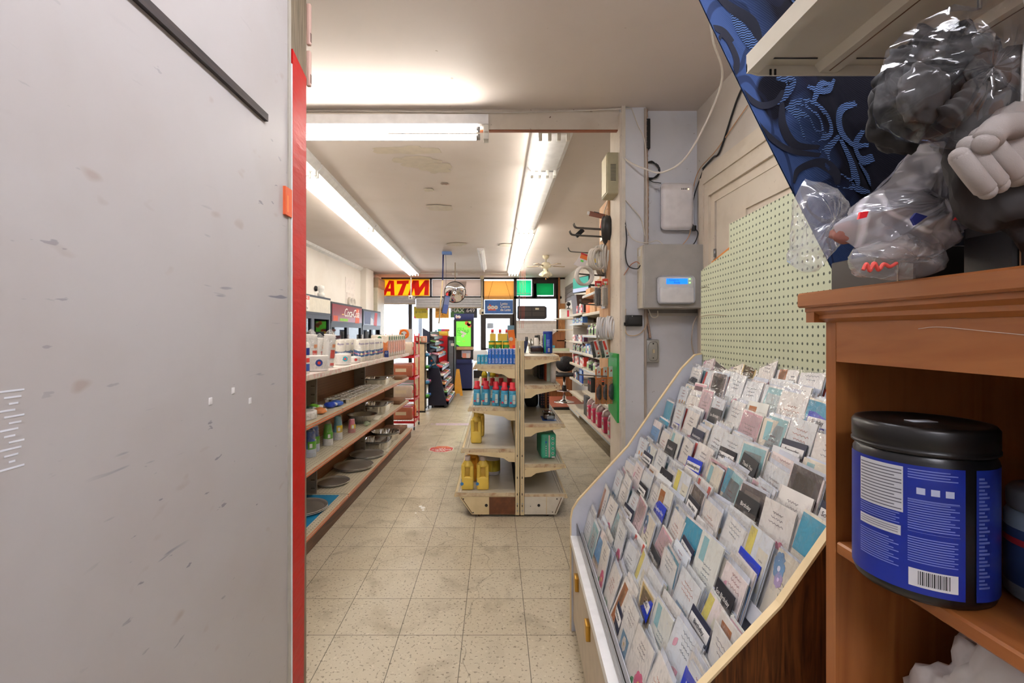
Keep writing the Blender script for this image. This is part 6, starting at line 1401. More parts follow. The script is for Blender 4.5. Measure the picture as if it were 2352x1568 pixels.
for z in (.25, .5, .78, 1.0):
    m = MB(); m.box(.16, .02, z, .27, .44, z+.006, BLACK); m.box(.265, .02, z, .27, .44, z+.03, BLACK); m.build('tray', t)
    for y in (.12, .32):
        m = MB(); m.rbox(-.04, -.07, 0, .04, .07, .05, C(*[(90, 180, 70), (70, 120, 200), (90, 170, 220), (190, 100, 150)][k % 4], .35), .012, 2); single('candy_packet', m, '%s packet on the beige display stand, tray %s, %s' % (('green', 'blue', 'light blue', 'pink')[k % 4], ORD[k//2], ('near', 'far')[k % 2]), 'packet', (-1.469+.215, 8.36+y, z+.0065), group='packets on the beige display stand'); k += 1
for k, (x, w_, h, c, lb) in enumerate(((-1.44, .035, .13, (224, 40, 46), 'red and white box standing upright'), (-1.38, .03, .11, (120, 190, 90), 'green-edged packet'), (-1.32, .06, .12, (236, 170, 140), 'pink and orange bag of sweets'))):
    m = MB(); m.rbox(-w_, 0, 0, w_, .1, h, C(*c, .35), .01, 2); m.rect((w_*.3, -.001, h*.5), w_*.8, h*.5, X_, Z_, C(236, 220, 200)); single('candy_box', m, lb+' on top of the beige display stand', 'packet', (x, 8.45, 1.2505))
m = MB(); m.box(-1.47, 8.35, 1.231, -1.25, 8.8, 1.25, C(60, 56, 50)); single('top_board', m, 'thin dark board capping the beige display stand', 'board')
NV = C(28, 32, 56, .45)
t = thing('candy_rack', 'navy sloped candy rack on wheels with six trays of bagged sweets', 'rack', (-1.27, 8.84, 0))
prof2 = [(-.0, .05), (.34, .05), (.19, .76), (.0, .78)]
for y in (0, 1.42):
    m = MB(); m.prism(prof2, 1, y, y+.03, NV); m.build('side_panel', t)
m = MB(); m.box(0, .03, .05, .02, 1.42, 1.45, NV); m.build('back_panel', t)
m = MB(); m.prism([(-.02, .76), (.20, .76), (.15, .80), (.02, 1.02), (-.02, 1.02)], 1, -.005, .03, C(26, 84, 118, .4)); m.prism([(.0, 1.02), (.03, 1.02), (.0, 1.45), (-.12, 1.52), (-.12, 1.2)], 1, .0, .03, C(44, 56, 84, .4)); m.disc((.05, -.006, .9), .02, X_, Z_, C(226, 90, 60)); m.rect((.09, -.006, .83), .06, .02, (.9, 0, .4), (-.4, 0, .9), C(230, 190, 160)); m.build('side_wing', t)
for x, y in ((.06, .05), (.30, .03), (.06, 1.4), (.30, 1.42)):
    m = MB(); m.rod((x-.012, y, .028), (x+.012, y, .028), .028, BLACK, 14); m.build('caster', t)
k = 0; cc = [(214, 70, 60), (236, 226, 220), (120, 170, 200), (220, 150, 90), (226, 170, 190), (110, 160, 90), (206, 60, 70)]; cn = ['red', 'white', 'pale blue', 'orange', 'pink', 'green', 'crimson']
for i, (z, xf) in enumerate(((.10, .40), (.26, .37), (.42, .33), (.58, .30), (.74, .27), (.98, .20), (1.10, .16), (1.22, .14), (1.33, .12))):
    m = MB(); T = Matrix.Translation((0, 0, z)) @ Matrix.Rotation(.35, 4, 'Y'); m.box(.02, .03, 0, xf-.02, 1.42, .006, NV, Matrix.Translation((0, 0, z+.05)) @ Matrix.Rotation(.25, 4, 'Y')); m.box(xf-.03, .03, z-.03, xf-.022, 1.42, z+.02, C(44, 50, 84, .3)); m.build('tray', t)
    for q in range(6):
        if i > 5 and q > 2: continue
        m = MB(); m.rbox(-.07, -.105, 0, .07, .105, .045, C(*cc[(k*3+i) % 7], .25), .02, 2); m.rect((.0, 0, .046), .08, .08, X_, Y_, C(*cc[(k*3+i+2) % 7], .3)); m.rect((.0701, .0, .024), .10, .02, Y_, Z_, C(240, 236, 230))
        xx = xf-.10; single('candy_bag', m, '%s candy bag in the navy rack, tray %s up, %s from the near end' % (cn[(k*3+i) % 7], ORD[i], ORD[q]), 'candy bag', (-1.27+xx, 8.99+q*.225, z+.025), (0, .25, 0), 'candy bags in the navy rack'); k += 1
# fridges behind
t = thing('fridge', 'tall black glass-door fridge with a red side behind the candy rack', 'fridge', (-1.36, 10.5, 0))
m = MB(); m.box(0, 0, .02, .27, .6, 1.36, C(210, 28, 40, .35)); m.build('side_panel', t)
m = MB(); m.box(.27, 0, .02, .42, .6, 1.34, BLACK); m.build('body', t)
m = MB()
for q in ((.28, .04, .30, 1.32), (.40, .04, .43, 1.32), (.30, .04, .40, .10), (.30, 1.26, .40, 1.32)): m.box(q[0], -.04, q[1], q[2], 0, q[3], BLACK)
d = m.build('door', t); m = MB(); m.box(.30, -.03, .10, .40, -.02, 1.26, C(140, 150, 160, .1, .3)); m.build('pane', d); m = MB(); m.rect((.385, -.042, 1.16), .07, .06, X_, Z_, C(236, 226, 220)); m.build('sticker', d)
m = MB(); m.rbox(0, 0, 0, .2, .3, .10, C(226, 196, 70), .004, 1); single('carton', m, 'yellow carton on top of the red-sided fridge', 'box', (-1.30, 10.55, 1.3605)); m = MB(); m.rbox(0, 0, 0, .24, .3, .05, C(236, 110, 60), .004, 1); m.box(.0, -.002, .0, .08, 0, .05, C(70, 190, 190)); m.box(.08, -.002, 0, .16, 0, .05, C(226, 70, 150)); single('carton', m, 'orange, pink and teal flat box on the yellow carton', 'box', (-1.32, 10.56, 1.461))
for k, x in enumerate((-1.6, -1.52, -1.0, -.95)):
    m = MB(); m.box(0, 0, 0, .02, .2, .6, C(66, 84, 130)); m.box(-.05, .0, 0, 0, .2, .56, C(226, 228, 236)); single('magazine_holder', m, 'pale and blue upright holder on the window ledge, %s from the left' % ORD[k], 'holder', (x, 12.3, .9), group='upright holders on the window ledge')
m = MB(); m.box(-2.9, 12.15, .86, -.6, 12.7, .9, C(230, 226, 224)); 
for x in (-2.8, -1.7, -.7): m.box(x, 12.2, 0, x+.05, 12.6, .86, C(220, 216, 212))
single('window_counter', m, 'white ledge counter along the left shop windows', 'counter')
t = thing('picture_cube', 'white box with a red flower picture on the window ledge', 'box', ((932-CX)*12.3/F, 12.3, .9)); m = MB(); m.box(-.17, 0, 0, .17, .2, .62, C(240, 240, 244)); m.build('box', t); m = MB(); m.rect((.03, -.002, .48), .11, .2, X_, Z_, C(214, 224, 230)); m.disc((.03, -.004, .46), .045, X_, Z_, C(220, 50, 50)); m.disc((.03, -.005, .46), .02, X_, Z_, C(236, 180, 60)); m.disc((-.1, -.004, .46), .05, X_, Z_, C(90, 110, 70)); m.build('picture', t)
# wet floor sign
YS = C(240, 172, 30, .4)
t = thing('wet_floor_sign', 'yellow folding wet floor sign standing by the kiosk', 'floor sign', (-.865, 10.6, 0), .1)
for s in (-1, 1):
    m = MB(); m.prism([(-.11, 0), (-.05, 0), (-.035, .05), (.035, .05), (.05, 0), (.11, 0), (.035, .60), (-.035, .60)], 1, -.006, .006, YS, Matrix.Translation((0, s*.02, 0)) @ Matrix.Translation((0, 0, .6)) @ Matrix.Rotation(s*.18, 4, 'X') @ Matrix.Translation((0, 0, -.6))); m.build('panel', t)
# kiosk
KN = C(40, 54, 112, .4)
t = thing('kiosk', 'navy self-service kiosk with a bright green screen beside the entrance', 'kiosk', ((1065-CX)*11.5/F, 11.5, 0))
def kx(px): return (px-1065)*11.5/F
def kz(py): return H-(py-CY)*11.5/F
m = MB(); m.box(kx(1047), 0, kz(892), kx(1084), .5, kz(826), KN); m.box(kx(1046), -.03, kz(834), kx(1084), 0, kz(825), KN); m.box(kx(1084.5), .0, kz(894), kx(1086), .4, kz(835), C(226, 232, 250)); m.box(kx(1047), .01, 0, kx(1087), .5, kz(897), C(150, 140, 124)); m.box(kx(1047), -.001, kz(886.5), kx(1084), 0, kz(886), C(28, 38, 84)); m.build('cabinet', t)
m = MB(); m.box(kx(1046), .05, kz(826), kx(1087), .5, kz(803), C(40, 40, 46)); m.box(kx(1060), .03, kz(820), kx(1081), .05, kz(805), C(196, 204, 226, .3)); m.box(kx(1062), .01, kz(822), kx(1080), .03, kz(811), C(226, 150, 130)); m.box(kx(1071), .008, kz(822), kx(1079), .01, kz(811), C(236, 226, 226)); m.build('printer', t)
m = MB(); m.box(kx(1046), -.02, kz(803), kx(1087), .5, kz(796), C(200, 170, 130)); m.build('counter_shelf', t)
m = MB(); m.box(kx(1042), 0, kz(796), kx(1088), .1, kz(734), BLACK); m.build('screen_frame', t)
m = MB(); m.box(kx(1048), -.006, kz(795), kx(1081.5), 0, kz(738), EM(110, 225, 70, .42)); sc_ = m.build('screen', t)
m = MB(); GT = C(50, 110, 50)
for k, (s_, z_) in enumerate((('ADD A', 754), ('POOLS', 760), ('TICKET', 765.5), ('FOR', 770))): m.text(s_, (.05, .085, .075, .045)[k], (kx(1050), -.006, kz(z_)), X_, Z_, GT, .012, 0, 1.1, .001, 'LEFT')
for x_, z_, c_ in ((1072, 742, (226, 110, 70)), (1077, 744, (240, 190, 160)), (1078, 748, (236, 140, 90))): m.disc((kx(x_), -.0075, kz(z_)), .05, X_, Z_, C(*c_), 12)
m.rect((kx(1064), -.0078, kz(764)), .15, .05, (.9, 0, -.44), (.44, 0, .9), WHITE); m.disc((kx(1063), -.008, kz(771)), .04, X_, Z_, WHITE)
m.slab([(kx(1048), -.0065, kz(795)), (kx(1056), -.0065, kz(795)), (kx(1048), -.0065, kz(790))], (0, -.001, 0), C(40, 60, 140)); m.text('FREE', .04, (kx(1053), -.0066, kz(784)), X_, Z_, WHITE, .01); m.text('1.00', .04, (kx(1065), -.0066, kz(784)), X_, Z_, C(230, 90, 60), .01); m.build('advert', sc_)
m = MB(); m.rbox(kx(1043), 0, kz(735), kx(1088), .1, kz(720), KN, .01, 2); m.slab([(kx(1047), -.002, kz(731)), (kx(1046), -.002, kz(727)), (kx(1048), -.002, kz(722)), (kx(1050), -.002, kz(725)), (kx(1055), -.002, kz(724)), (kx(1059), -.002, kz(727)), (kx(1057), -.002, kz(731))], (0, -.001, 0), WHITE); m.rect((kx(1052), -.0035, kz(729.5)), .06, .015, X_, Z_, C(230, 90, 50)); m.build('header', t)
# floor decals
t = thing('floor_decal', 'red octagonal floor decal with white lettering in the left aisle', 'decal', (-.672, 5.75, 0), math.pi)
m = MB(); q = [(.15*math.cos(math.pi/8+math.pi/4*k)/math.cos(math.pi/8), .15*math.sin(math.pi/8+math.pi/4*k)/math.cos(math.pi/8)) for k in range(8)]
m.slab([(a, b_, .001) for a, b_ in q], (0, 0, .0005), C(236, 226, 218)); m.slab([(a*.93, b_*.93, .0016) for a, b_ in q], (0, 0, .0005), C(204, 56, 50)); m.build('sheet', t)
m = MB(); m.text('WE', .07, (0, .085, .0022), X_, Y_, WHITE, .015, 0, 1.2); m.text('EXPECT', .06, (0, .03, .0022), X_, Y_, WHITE, .015, 0, 1.15); m.text('I.D.', .06, (0, -.022, .0022), X_, Y_, WHITE, .015, 0, 1.1); m.text('25 OR LESS', .042, (0, -.07, .0022), X_, Y_, C(240, 180, 60), .01); m.text('SHOW ID', .035, (0, -.11, .0022), X_, Y_, C(240, 180, 60), .01); m.build('lettering', t)
m = MB(); m.text('WARNING', .16, (0, 0, 0), X_, Y_, C(206, 186, 206), .01, 0, 1.0); o = single('floor_decal', m, 'faded lilac floor lettering, worn, beyond the red octagon', 'decal', (-.64, 7.3, .0012), (0, 0, math.pi))
m = MB(); m.slab([(a*1.3-.64, 7.3+b_*.5*1.2, .0006) for a, b_ in [(-.22, -.14), (.24, -.15), (.25, .13), (-.24, .15)]], (0, 0, .0004), C(212, 194, 206)); single('floor_sheet', m, 'worn pinkish rectangle on the floor under the faded lettering', 'decal')
m = MB()
for k, (x, y, s) in enumerate(((-.60, 3.83, .02), (-.625, 3.86, .015), (-.59, 3.78, .012), (-.64, 3.72, .008))):
    m.disc((x, y, .0008), s, X_, Y_, C(240, 238, 234), 7, s*1.4)
single('paint_splash', m, 'small white splash of paint on the floor tiles in the aisle', 'paint splash')
# ============================================================ RIGHT-HAND WALL SHELVING OF THE SHOP
OLV = pegboard('olive_pegboard', (150, 136, 100), (96, 84, 58), .0254, 1, 2, .12)
WS = C(214, 206, 190, .4)
def wallunit(name, label, y0, y1, zs, xf, xb, xd):
    t = thing(name, label, 'shelving', (0, 0, 0))
    m = MB(); m.box(xb, y0, .05, xb+.01, y1, 2.15, OLV); m.build('back_panel', t)
    for y in (y0, (y0+y1)/2, y1-.03):
        m = MB(); m.box(xb-.02, y, .02, xb, y+.03, 2.15, C(170, 158, 130)); m.build('upright', t)
    for k, z in enumerate(zs):
        xx = xd if k == 0 else xf
        for a, b_ in ((y0, (y0+y1)/2-.003), ((y0+y1)/2+.003, y1)):
            m = MB(); m.box(xx, a, z-.015, xb-.02, b_, z, WS); m.box(xx-.004, a, z-.035, xx+.006, b_, z+.002, WS); sh = m.build('shelf', t)
            m = MB(); m.box(xx-.008, a, z-.028, xx-.004, b_, z-.012, C(206, 196, 176) if k % 2 else C(180, 190, 200)); m.build('price_rail', sh)
            for yy in (a+.01, b_-.014): m = MB(); m.prism([(xb-.02, z-.015), (xx+.03, z-.015), (xx+.03, z-.03), (xb-.02, z-.09)], 1, yy, yy+.004, WS); m.build('bracket', sh)
    return t
ZA = (.24, .54, .885, 1.12, 1.40, 1.72, 2.0); ZB = (.13, .38, .63, .90, 1.12, 1.29, 1.59, 1.75)
wallunit('wall_shelving', 'white shelving crowded with bottles on the right wall, nearer unit behind the hoses', 3.60, 7.25, ZA, 1.35, 1.80, 1.25)
wallunit('wall_shelving', 'white shelving on the right wall, farther unit towards the stool', 7.28, 8.50, ZB, 1.35, 1.80, 1.30)
names = ['white', 'blue', 'dark', 'purple', 'red', 'pale green', 'grey', 'black']
colr = [(232, 230, 226), (70, 110, 176), (58, 60, 70), (96, 50, 84), (204, 60, 54), (170, 206, 160), (160, 162, 168), (34, 34, 38)]
def stock(unit, lvl, z, xf, y0, y1, pitch, hs, rs, kinds, box=False, skip=0):
    n = int((y1-y0)/pitch)
    for q in range(n):
        c = kinds[q % len(kinds)]; h = hs*(1+.12*math.sin(q*2.3+z*9)); m = MB()
        if box: m.rbox(-rs, -pitch*.44, 0, rs, pitch*.44, h, C(*colr[c], .4), .002, 1, smooth=False); m.rect((-rs-.001, 0, h*.5), pitch*.5, h*.35, -Y_, Z_, C(*colr[(c+4) % 8])); nm = 'carton'; ct_ = 'box'
        else: m.lathe([(rs, 0), (rs, h*.7), (rs*.45, h*.8), (rs*.45, h*.85), (rs*.5, h*.86), (rs*.5, h), (0, h)], C(*colr[c], .35), 12, ms=[C(*colr[c], .35)]*4+[C(*colr[(c+3) % 8], .4)]*3); m.lathe([(rs*1.02, h*.15), (rs*1.02, h*.55)], C(*colr[(c+5) % 8], .5), 12, cap=False); nm = 'bottle'; ct_ = 'bottle'
        p = '%s %s on the %s right-wall unit, %s shelf up, %s from its near end' % (names[c], 'box' if box else 'bottle', unit, ORD[lvl], ORD[q+skip] if q+skip < 20 else 'last')
        single(nm, m, p, ct_, (xf+rs+.03, y0+pitch*(q+.5), z+.0005), group='stock on the right wall shelving')
stock('nearer', 4, 1.40, 1.35, 5.0, 7.2, .105, .15, .032, (0, 2, 0, 5, 0, 6, 1))
stock('nearer', 3, 1.12, 1.35, 4.9, 7.2, .12, .13, .035, (1, 0, 1, 6), True)
stock('nearer', 2, .885, 1.35, 4.9, 7.2, .15, .14, .04, (2, 5, 0, 6, 3, 0))
stock('nearer', 1, .54, 1.35, 4.9, 6.2, .3, .10, .07, (0, 2), True)
stock('nearer', 4, 1.40, 1.47, 5.0, 7.2, .12, .19, .034, (1, 0, 2, 6, 4), False, 0) if 0 else None
stock('farther', 7, 1.75, 1.35, 7.3, 8.0, .14, .14, .04, (7, 4, 0), True)
stock('farther', 2, .63, 1.35, 7.75, 8.45, .14, .12, .04, (7, 1, 0), True)
stock('farther', 5, 1.29, 1.35, 7.3, 8.45, .10, .10, .03, (3, 3, 4, 0, 0, 2), True)
stock('farther', 4, 1.12, 1.35, 7.3, 8.45, .09, .13, .028, (0, 1, 0, 6, 2))
stock('farther', 3, .90, 1.35, 7.3, 8.45, .12, .13, .04, (4, 0, 0, 7), True)
stock('farther', 6, 1.59, 1.35, 7.4, 8.45, .2, .09, .04, (1, 6), True)
KB = C(208, 160, 116, .7)
for k, (y, z, dy, h, lb) in enumerate(((6.1, 1.7205, .3, .2, 'lower of the pair near the hanging packs'), (6.55, 1.7205, .35, .14, 'beside the taller stack'), (6.12, 1.921, .26, .07, 'upper flat one on the stack'), (6.0, 2.001, .4, .16, 'on the highest shelf'), (6.9, 2.001, .3, .1, 'small one on the highest shelf'))):
    m = MB(); m.rbox(0, 0, 0, .3, dy, h, KB, .002, 1, smooth=False); m.box(-.001, dy*.45, 0, 0, dy*.5, h, C(176, 130, 90)); single('cardboard_box', m, 'brown cardboard box on the right wall shelving, '+lb, 'box', (1.39, y, z), group='cardboard boxes on the right wall shelving')
m = MB(); m.rbox(0, 0, 0, .2, .3, .16, C(226, 120, 70), .004, 1); single('carton', m, 'orange carton beside the cardboard boxes on the right wall', 'box', (1.40, 6.95, 1.7205))
m = MB(); m.box(0, 0, 0, .02, .25, .24, C(30, 80, 180, .3)); m.rect((-.001, .12, .17), .2, .06, -Y_, Z_, C(170, 200, 240)); m.rect((-.001, .12, .07), .18, .08, -Y_, Z_, C(100, 140, 210)); single('window_card', m, 'upright blue printed card on the farther right-wall unit', 'card', (1.36, 7.35, .6305))
for k in range(2): m = MB(); m.rbox(0, 0, 0, .1, .12, .2, C(40, 36, 36), .003, 1); m.disc((-.001, .06, .14), .03, -Y_, Z_, C(220, 50, 40)); single('carton', m, ('near', 'far')[k]+' black box with red spots beside the blue card on the right wall', 'box', (1.42, 6.95+.14*k, .6305-.09), group='black boxes with red spots')
# pink jugs on the bottom shelf
PKL = C(214, 64, 104, .25); CLR = C(226, 206, 206, .25)
for k, (px, py) in enumerate(((1353, 958), (1363, 966), (1374, 976), (1388, 988), (1402, 983))):
    Y = (H-.2405)*F/(py-CY)*1.0; Y = 1.30*F/(px-CX)
    t = thing('pink_jug', 'clear jug of pink liquid on the low right shelf, %s from the far end' % ORD[k], 'jug', (1.335, Y, .2405), 0, 'pink jugs on the low right shelf'); h = .30
    m = MB(); m.rbox(-.055, -.075, 0, .055, .075, h*.66, PKL, .016, 2); m.build('body', t)
    m = MB(); m.lathe([(.07, h*.65), (.05, h*.84), (.02, h*.92), (.018, h*.94)], CLR, 16); m.tube(pth([(-.05, -.03, h*.68), (-.045, -.05, h*.85), (-.0, -.03, h*.93)]), .009, CLR, 8); m.build('neck', t)
    m = MB(); m.cyl((0, 0, h*.93), .02, .02, WHITE, 12); m.build('cap', t)
    m = MB(); m.rect((-.0555, 0, h*.32), .09, .12, -Y_, Z_, C(190, 196, 190)); m.rect((-.056, 0, h*.36), .06, .04, -Y_, Z_, C(206, 50, 60)); m.build('label', t)
m = MB(); m.rbox(0, 0, 0, .3, .3, .28, C(36, 34, 36), .003, 1); single('carton', m, 'black box standing at the far end of the pink jugs', 'box', (1.29, 6.55, .2405))
m = MB(); m.rbox(0, 0, 0, .3, .35, .1, C(216, 210, 194), .006, 1); single('carton', m, 'low white box on the bottom right shelf behind the post', 'box', (1.28, 4.2, .2405))
m = MB(); m.rod((0, 0, 0), (0, 0, .1), .03, C(70, 120, 170)); single('bottle', m, 'small blue bottle beside the last pink jug by the post', 'bottle', (1.32, 4.75, .2405))
m = MB(); blob(m, (0, 0, .05), .06, C(206, 150, 80, .8), 2, .4, 3, 3, (1, 2, .8)); single('straw_bundle', m, 'tan straw bundle lying on the low right shelf', 'bundle', (1.45, 5.9, .541))
for k in range(2): m = MB(); m.rod((0, 0, 0), (0, 0, .26), .02, C(206, 140, 30, .4)); m.rod((0, 0, .26), (0, 0, .28), .015, C(160, 100, 20)); single('caulk_tube', m, ('near', 'far')[k]+' upright mustard tube on the nearer right-wall unit', 'tube', (1.385, 4.98+.25*k, 1.121-.235), group='mustard tubes')
m = MB(); m.lathe([(.03, 0), (.03, .12), (.012, .15), (.03, .2), (.02, .21)], C(60, 220, 60, .3), 14); single('spray_bottle', m, 'bright green spray bottle on the right wall shelving', 'bottle', (1.38, 5.62, .8855))
# TV, cabinet, boards past the shelving
t = thing('television', 'flat television with a teal picture angled high on the right wall', 'television', (1.585, 8.72, 2.33), -1.2)
m = MB(); m.rbox(-.28, 0, -.15, .28, .05, .15, BLACK, .006, 1); m.build('body', t); m = MB(); m.box(-.27, -.003, -.13, .27, 0, .135, EM(20, 130, 116, .35)); m.box(-.27, -.004, -.13, .27, -.002, -.06, EM(150, 160, 190, .35)); m.build('screen', t); m = MB(); m.rod((0, .05, 0), (.0, .3, 0), .02, BLACK); m.build('bracket', t)
t = thing('wall_cabinet', 'dark brown tilted wooden cabinet door under the television', 'cabinet', (0, 0, 0)); m = MB(); m.prism([(1.40, 1.76), (1.78, 1.76), (1.78, 2.08), (1.36, 2.08)], 1, 7.9, 8.45, C(62, 42, 36, .4)); m.build('body', t); m = MB(); m.box(1.39, 7.898, 1.82, 1.6, 7.9, 1.98, C(84, 60, 50)); m.build('door', t)
m = MB()
for k in range(4): m.box(1.885, 11.3, 2.25+k*.105, 1.899, 12.7, 2.345+k*.105, C(124, 106, 100))
single('slatwall_panel', m, 'brown grey slatwall panel high on the right wall beyond the television', 'wall panel')
m = MB()
for k in range(3): m.box(1.42, 8.56, .90+.32*k, 1.88, 8.58, 1.215+.32*k, C(216, 212, 208))
single('end_panel', m, 'white end panel in three boards closing the farther right shelving', 'panel')
m = MB(); m.box(1.3, 9.9, 1.72, 1.88, 10.6, 1.74, WS); m.box(1.3, 9.9, 1.48, 1.88, 10.6, 1.5, WS); m.box(1.3, 9.9, 1.25, 1.88, 10.6, 1.27, WS); m.box(1.86, 9.9, .9, 1.88, 10.6, 2.0, C(226, 180, 130)); single('corner_shelves', m, 'three short white shelves on the right wall before the window', 'shelf')
m = MB(); m.box(0, 0, 0, .3, .3, .2, WHITE); m.rect((.15, -.001, .1), .04, .14, X_, Z_, C(220, 50, 80)); single('carton', m, 'white carton with a pink stripe on the short right-wall shelves', 'box', (1.4, 10.0, 1.7405))
m = MB(); m.prism([(1.5, 1.74), (1.86, 1.74), (1.86, 2.05), (1.78, 2.05)], 1, 10.4, 10.5, C(236, 200, 90)); single('yellow_wedge', m, 'yellow and white leaning card on the top short shelf by the window', 'card')
t = thing('desk_camera', 'small black round-headed camera in front of the yellow card', 'camera', (1.55, 9.95, 1.941)); m = MB(); m.ball((0, 0, .10), .045, BLACK); m.build('head', t); m = MB(); m.lathe([(.04, 0), (.04, .01), (.01, .02), (.01, .06)], DGREY, 14); m.build('stand', t)
m = MB(); m.rbox(0, 0, 0, .12, .1, .1, C(236, 190, 40), .01, 2); m.disc((.06, -.001, .05), .025, X_, Z_, BLACK); single('yellow_box', m, 'small yellow box with a black dot on the farther right shelving', 'box', (1.42, 7.9, 1.5905))
# cashier counter, stool, platform
WN = woodmat('counter_wood', (146, 92, 54), (110, 66, 36), 12, 2, .4, 2)
t = thing('cash_counter', 'brown wooden cash counter with cream top behind the middle shelving', 'counter', (.62, 9.9, 0))
m = MB(); m.box(0, 0, 0, 1.0, .04, 1.0, WN); m.box(0, 0, 0, .04, 1.2, 1.0, WN); m.build('front_panel', t); m = MB(); m.box(-.04, -.05, 1.0, 1.05, 1.2, 1.04, C(206, 196, 180)); m.build('top', t)
m = MB(); m.box(.12, -.012, .55, .9, 0, .80, C(190, 182, 170)); m.box(.15, -.02, .2, .85, 0, .45, C(190, 130, 90)); m.build('drawer', t)
m = MB(); m.prism([(1.05, 1.041), (1.46, 1.041), (1.46, 1.45), (1.28, 1.45), (1.05, 1.27)], 1, 9.90, 9.93, WN); m.box(1.05, 9.88, 1.041, 1.56, 9.9, 1.10, C(190, 200, 170)); m.box(1.2, 9.875, 1.11, 1.25, 9.9, 1.16, C(70, 160, 190)); single('counter_screen', m, 'brown wooden slanted screen at the right end of the cash counter', 'panel')
k = 0
for x, h, c, lb in ((.66, .30, (60, 62, 70), 'dark pen stand'), (.80, .22, (206, 200, 192), 'grey card reader'), (.92, .34, (48, 44, 46), 'black spiral display'), (1.02, .33, (120, 110, 100), 'chrome spiral display'), (1.35, .30, (190, 186, 184), 'chrome lamp'), (1.48, .25, (60, 44, 40), 'dark brown ornament')):
    m = MB(); m.lathe([(.04, 0), (.04, .01), (.015, .03), (.02, h*.5), (.035, h*.7), (.03, h), (0, h)], C(*c, .3, .3), 14); m.tube([(.03*math.cos(q*1.2), .03*math.sin(q*1.2), .04+h*.8*q/24) for q in range(24)], .006, C(*c, .3), 6); single('counter_gadget', m, lb+' standing on the cash counter', 'gadget', (x, 10.05, 1.0405)); k += 1
BKL = C(30, 30, 34, .35)
m = MB(); m.box(.95, 8.25, 0, 1.95-.06, 9.6, .12, C(150, 78, 56, .5)); m.box(.93, 8.22, 0, 1.89, 8.25, .07, C(214, 204, 184)); m.box(1.02, 8.215, .07, 1.3, 8.25, .115, BLACK); single('platform', m, 'low reddish wooden platform with a cream kick under the stool', 'platform')
t = thing('bar_stool', 'black padded swivel stool with a tufted round back and chrome base', 'stool', (1.29, 8.8, .12))
m = MB(); m.lathe([(.19, 0), (.19, .008), (.12, .025), (.04, .06), (.03, .12)], CHROME, 32); m.build('base', t)
m = MB(); m.rod((0, 0, .05), (0, 0, .5), .025, CHROME, 14); m.rod((0, 0, .2), (0, 0, .32), .04, BLACK, 14); m.build('gas_lift', t)
m = MB(); m.tube([(.12*math.cos(a)-.02, .12*math.sin(a)-.05, .22) for a in [2*math.pi*i/20 for i in range(20)]], .01, CHROME, 8, True); m.build('foot_ring', t)
m = MB(); m.rbox(-.19, -.19, .49, .19, .19, .55, BKL, .03, 3); m.build('seat', t)
m = MB(); m.ball((.05, .15, .71), .19, BKL, 20, 12, (1, .28, .8)); 
for a in range(5): m.ball((.05+.08*math.cos(a*1.26), .10, .71+.08*math.sin(a*1.26)), .012, BLACK, 8, 6)
m.build('backrest', t)
m = MB(); m.tube(pth([(-.1, .1, .55), (-.2, .12, .62), (-.18, .15, .7)]), .012, BKL, 8); m.build('armrest', t)
# ============================================================ HOOKS AND HARDWARE ON THE DOOR JAMB
t = thing('jamb_board', 'tall bare wooden mounting board on the shop side of the door jamb', 'board', (0, 0, 0))
m = MB(); m.box(.805, 3.345, .95, .828, 3.62, 2.40, woodmat('bare_board', (206, 168, 128), (184, 140, 104), 12, 2, .7)); m.build('board', t)
m = MB(); m.prism([(3.10, .84), (3.10, 1.30), (3.34, 1.30), (3.34, .89)], 0, .806, .82, C(36, 160, 70, .3)); 
for z in (1.25, 1.12, .98): m.disc((.8055, 3.2, z), .006, -Y_, Z_, STEEL)
single('green_panel', m, 'bright green plastic strip on the lower door jamb beside the knife packs', 'panel')
# the upper part of the green strip is hidden by hanging tools
def hook(label, y, z, L=.24, n=1):
    m = MB()
    for k in range(n): m.tube(pth([(.80, y+.03*k, z), (.80-L*.8, y+.03*k, z+.012), (.80-L*.95, y+.03*k, z+.02), (.80-L, y+.03*k, z+.045)], 5), .004, C(110, 108, 104, .3, .8), 7)
    m.box(.797, y-.02, z-.02, .803, y+.05*n, z+.02, STEEL); single('peg_hook', m, label, 'hook', group='long metal hooks on the door jamb')
hook('twin long metal hooks under the tape coil, upper pair', 3.40, 2.195, .23, 2)
hook('twin long metal hooks under the tape coil, lower pair', 3.46, 2.155, .25, 2)
hook('long metal hook holding the largest hose coil', 3.42, 2.02, .27)
hook('long metal hook under the hose coils', 3.42, 1.86, .21, 2)
hook('metal hook carrying the two lower hose coils', 3.42, 1.64, .18, 2)
hook('low metal hook carrying the knife packs', 3.24, 1.135, .24, 1)
def coil(label, c, R_, r_, turns, mt, wx=.0, tilt=0, yaw=.3, name='hose_coil', cat='hose', sq=1.):
    m = MB(); T = Matrix.Translation(c) @ Matrix.Rotation(yaw, 4, 'Z')
    for k in range(turns):
        o = (k-(turns-1)/2)*r_*2.15; pts = []
        for i in range(36):
            a = 2*math.pi*i/36; rr = R_*(1+.03*math.sin(a*3+k)); pts.append(T @ Vector((rr*math.cos(a)*sq, o+.004*math.sin(a*2+k*1.7), rr*math.sin(a))))
        m.tube(pts, r_, mt, 8, True)
    return single(name, m, label, cat, group=None)
HG = C(206, 202, 194, .45)
def atv(px, py, Y): return at(px, py, Y)
coil('large thick grey hose coil hanging highest on the jamb', atv(1388, 596, 3.46), .105, .0085, 6, HG, yaw=1.15)
coil('medium pale hose coil hanging in front of the large one', atv(1370, 595, 3.36), .072, .0075, 4, C(214, 206, 196, .4), yaw=.75)
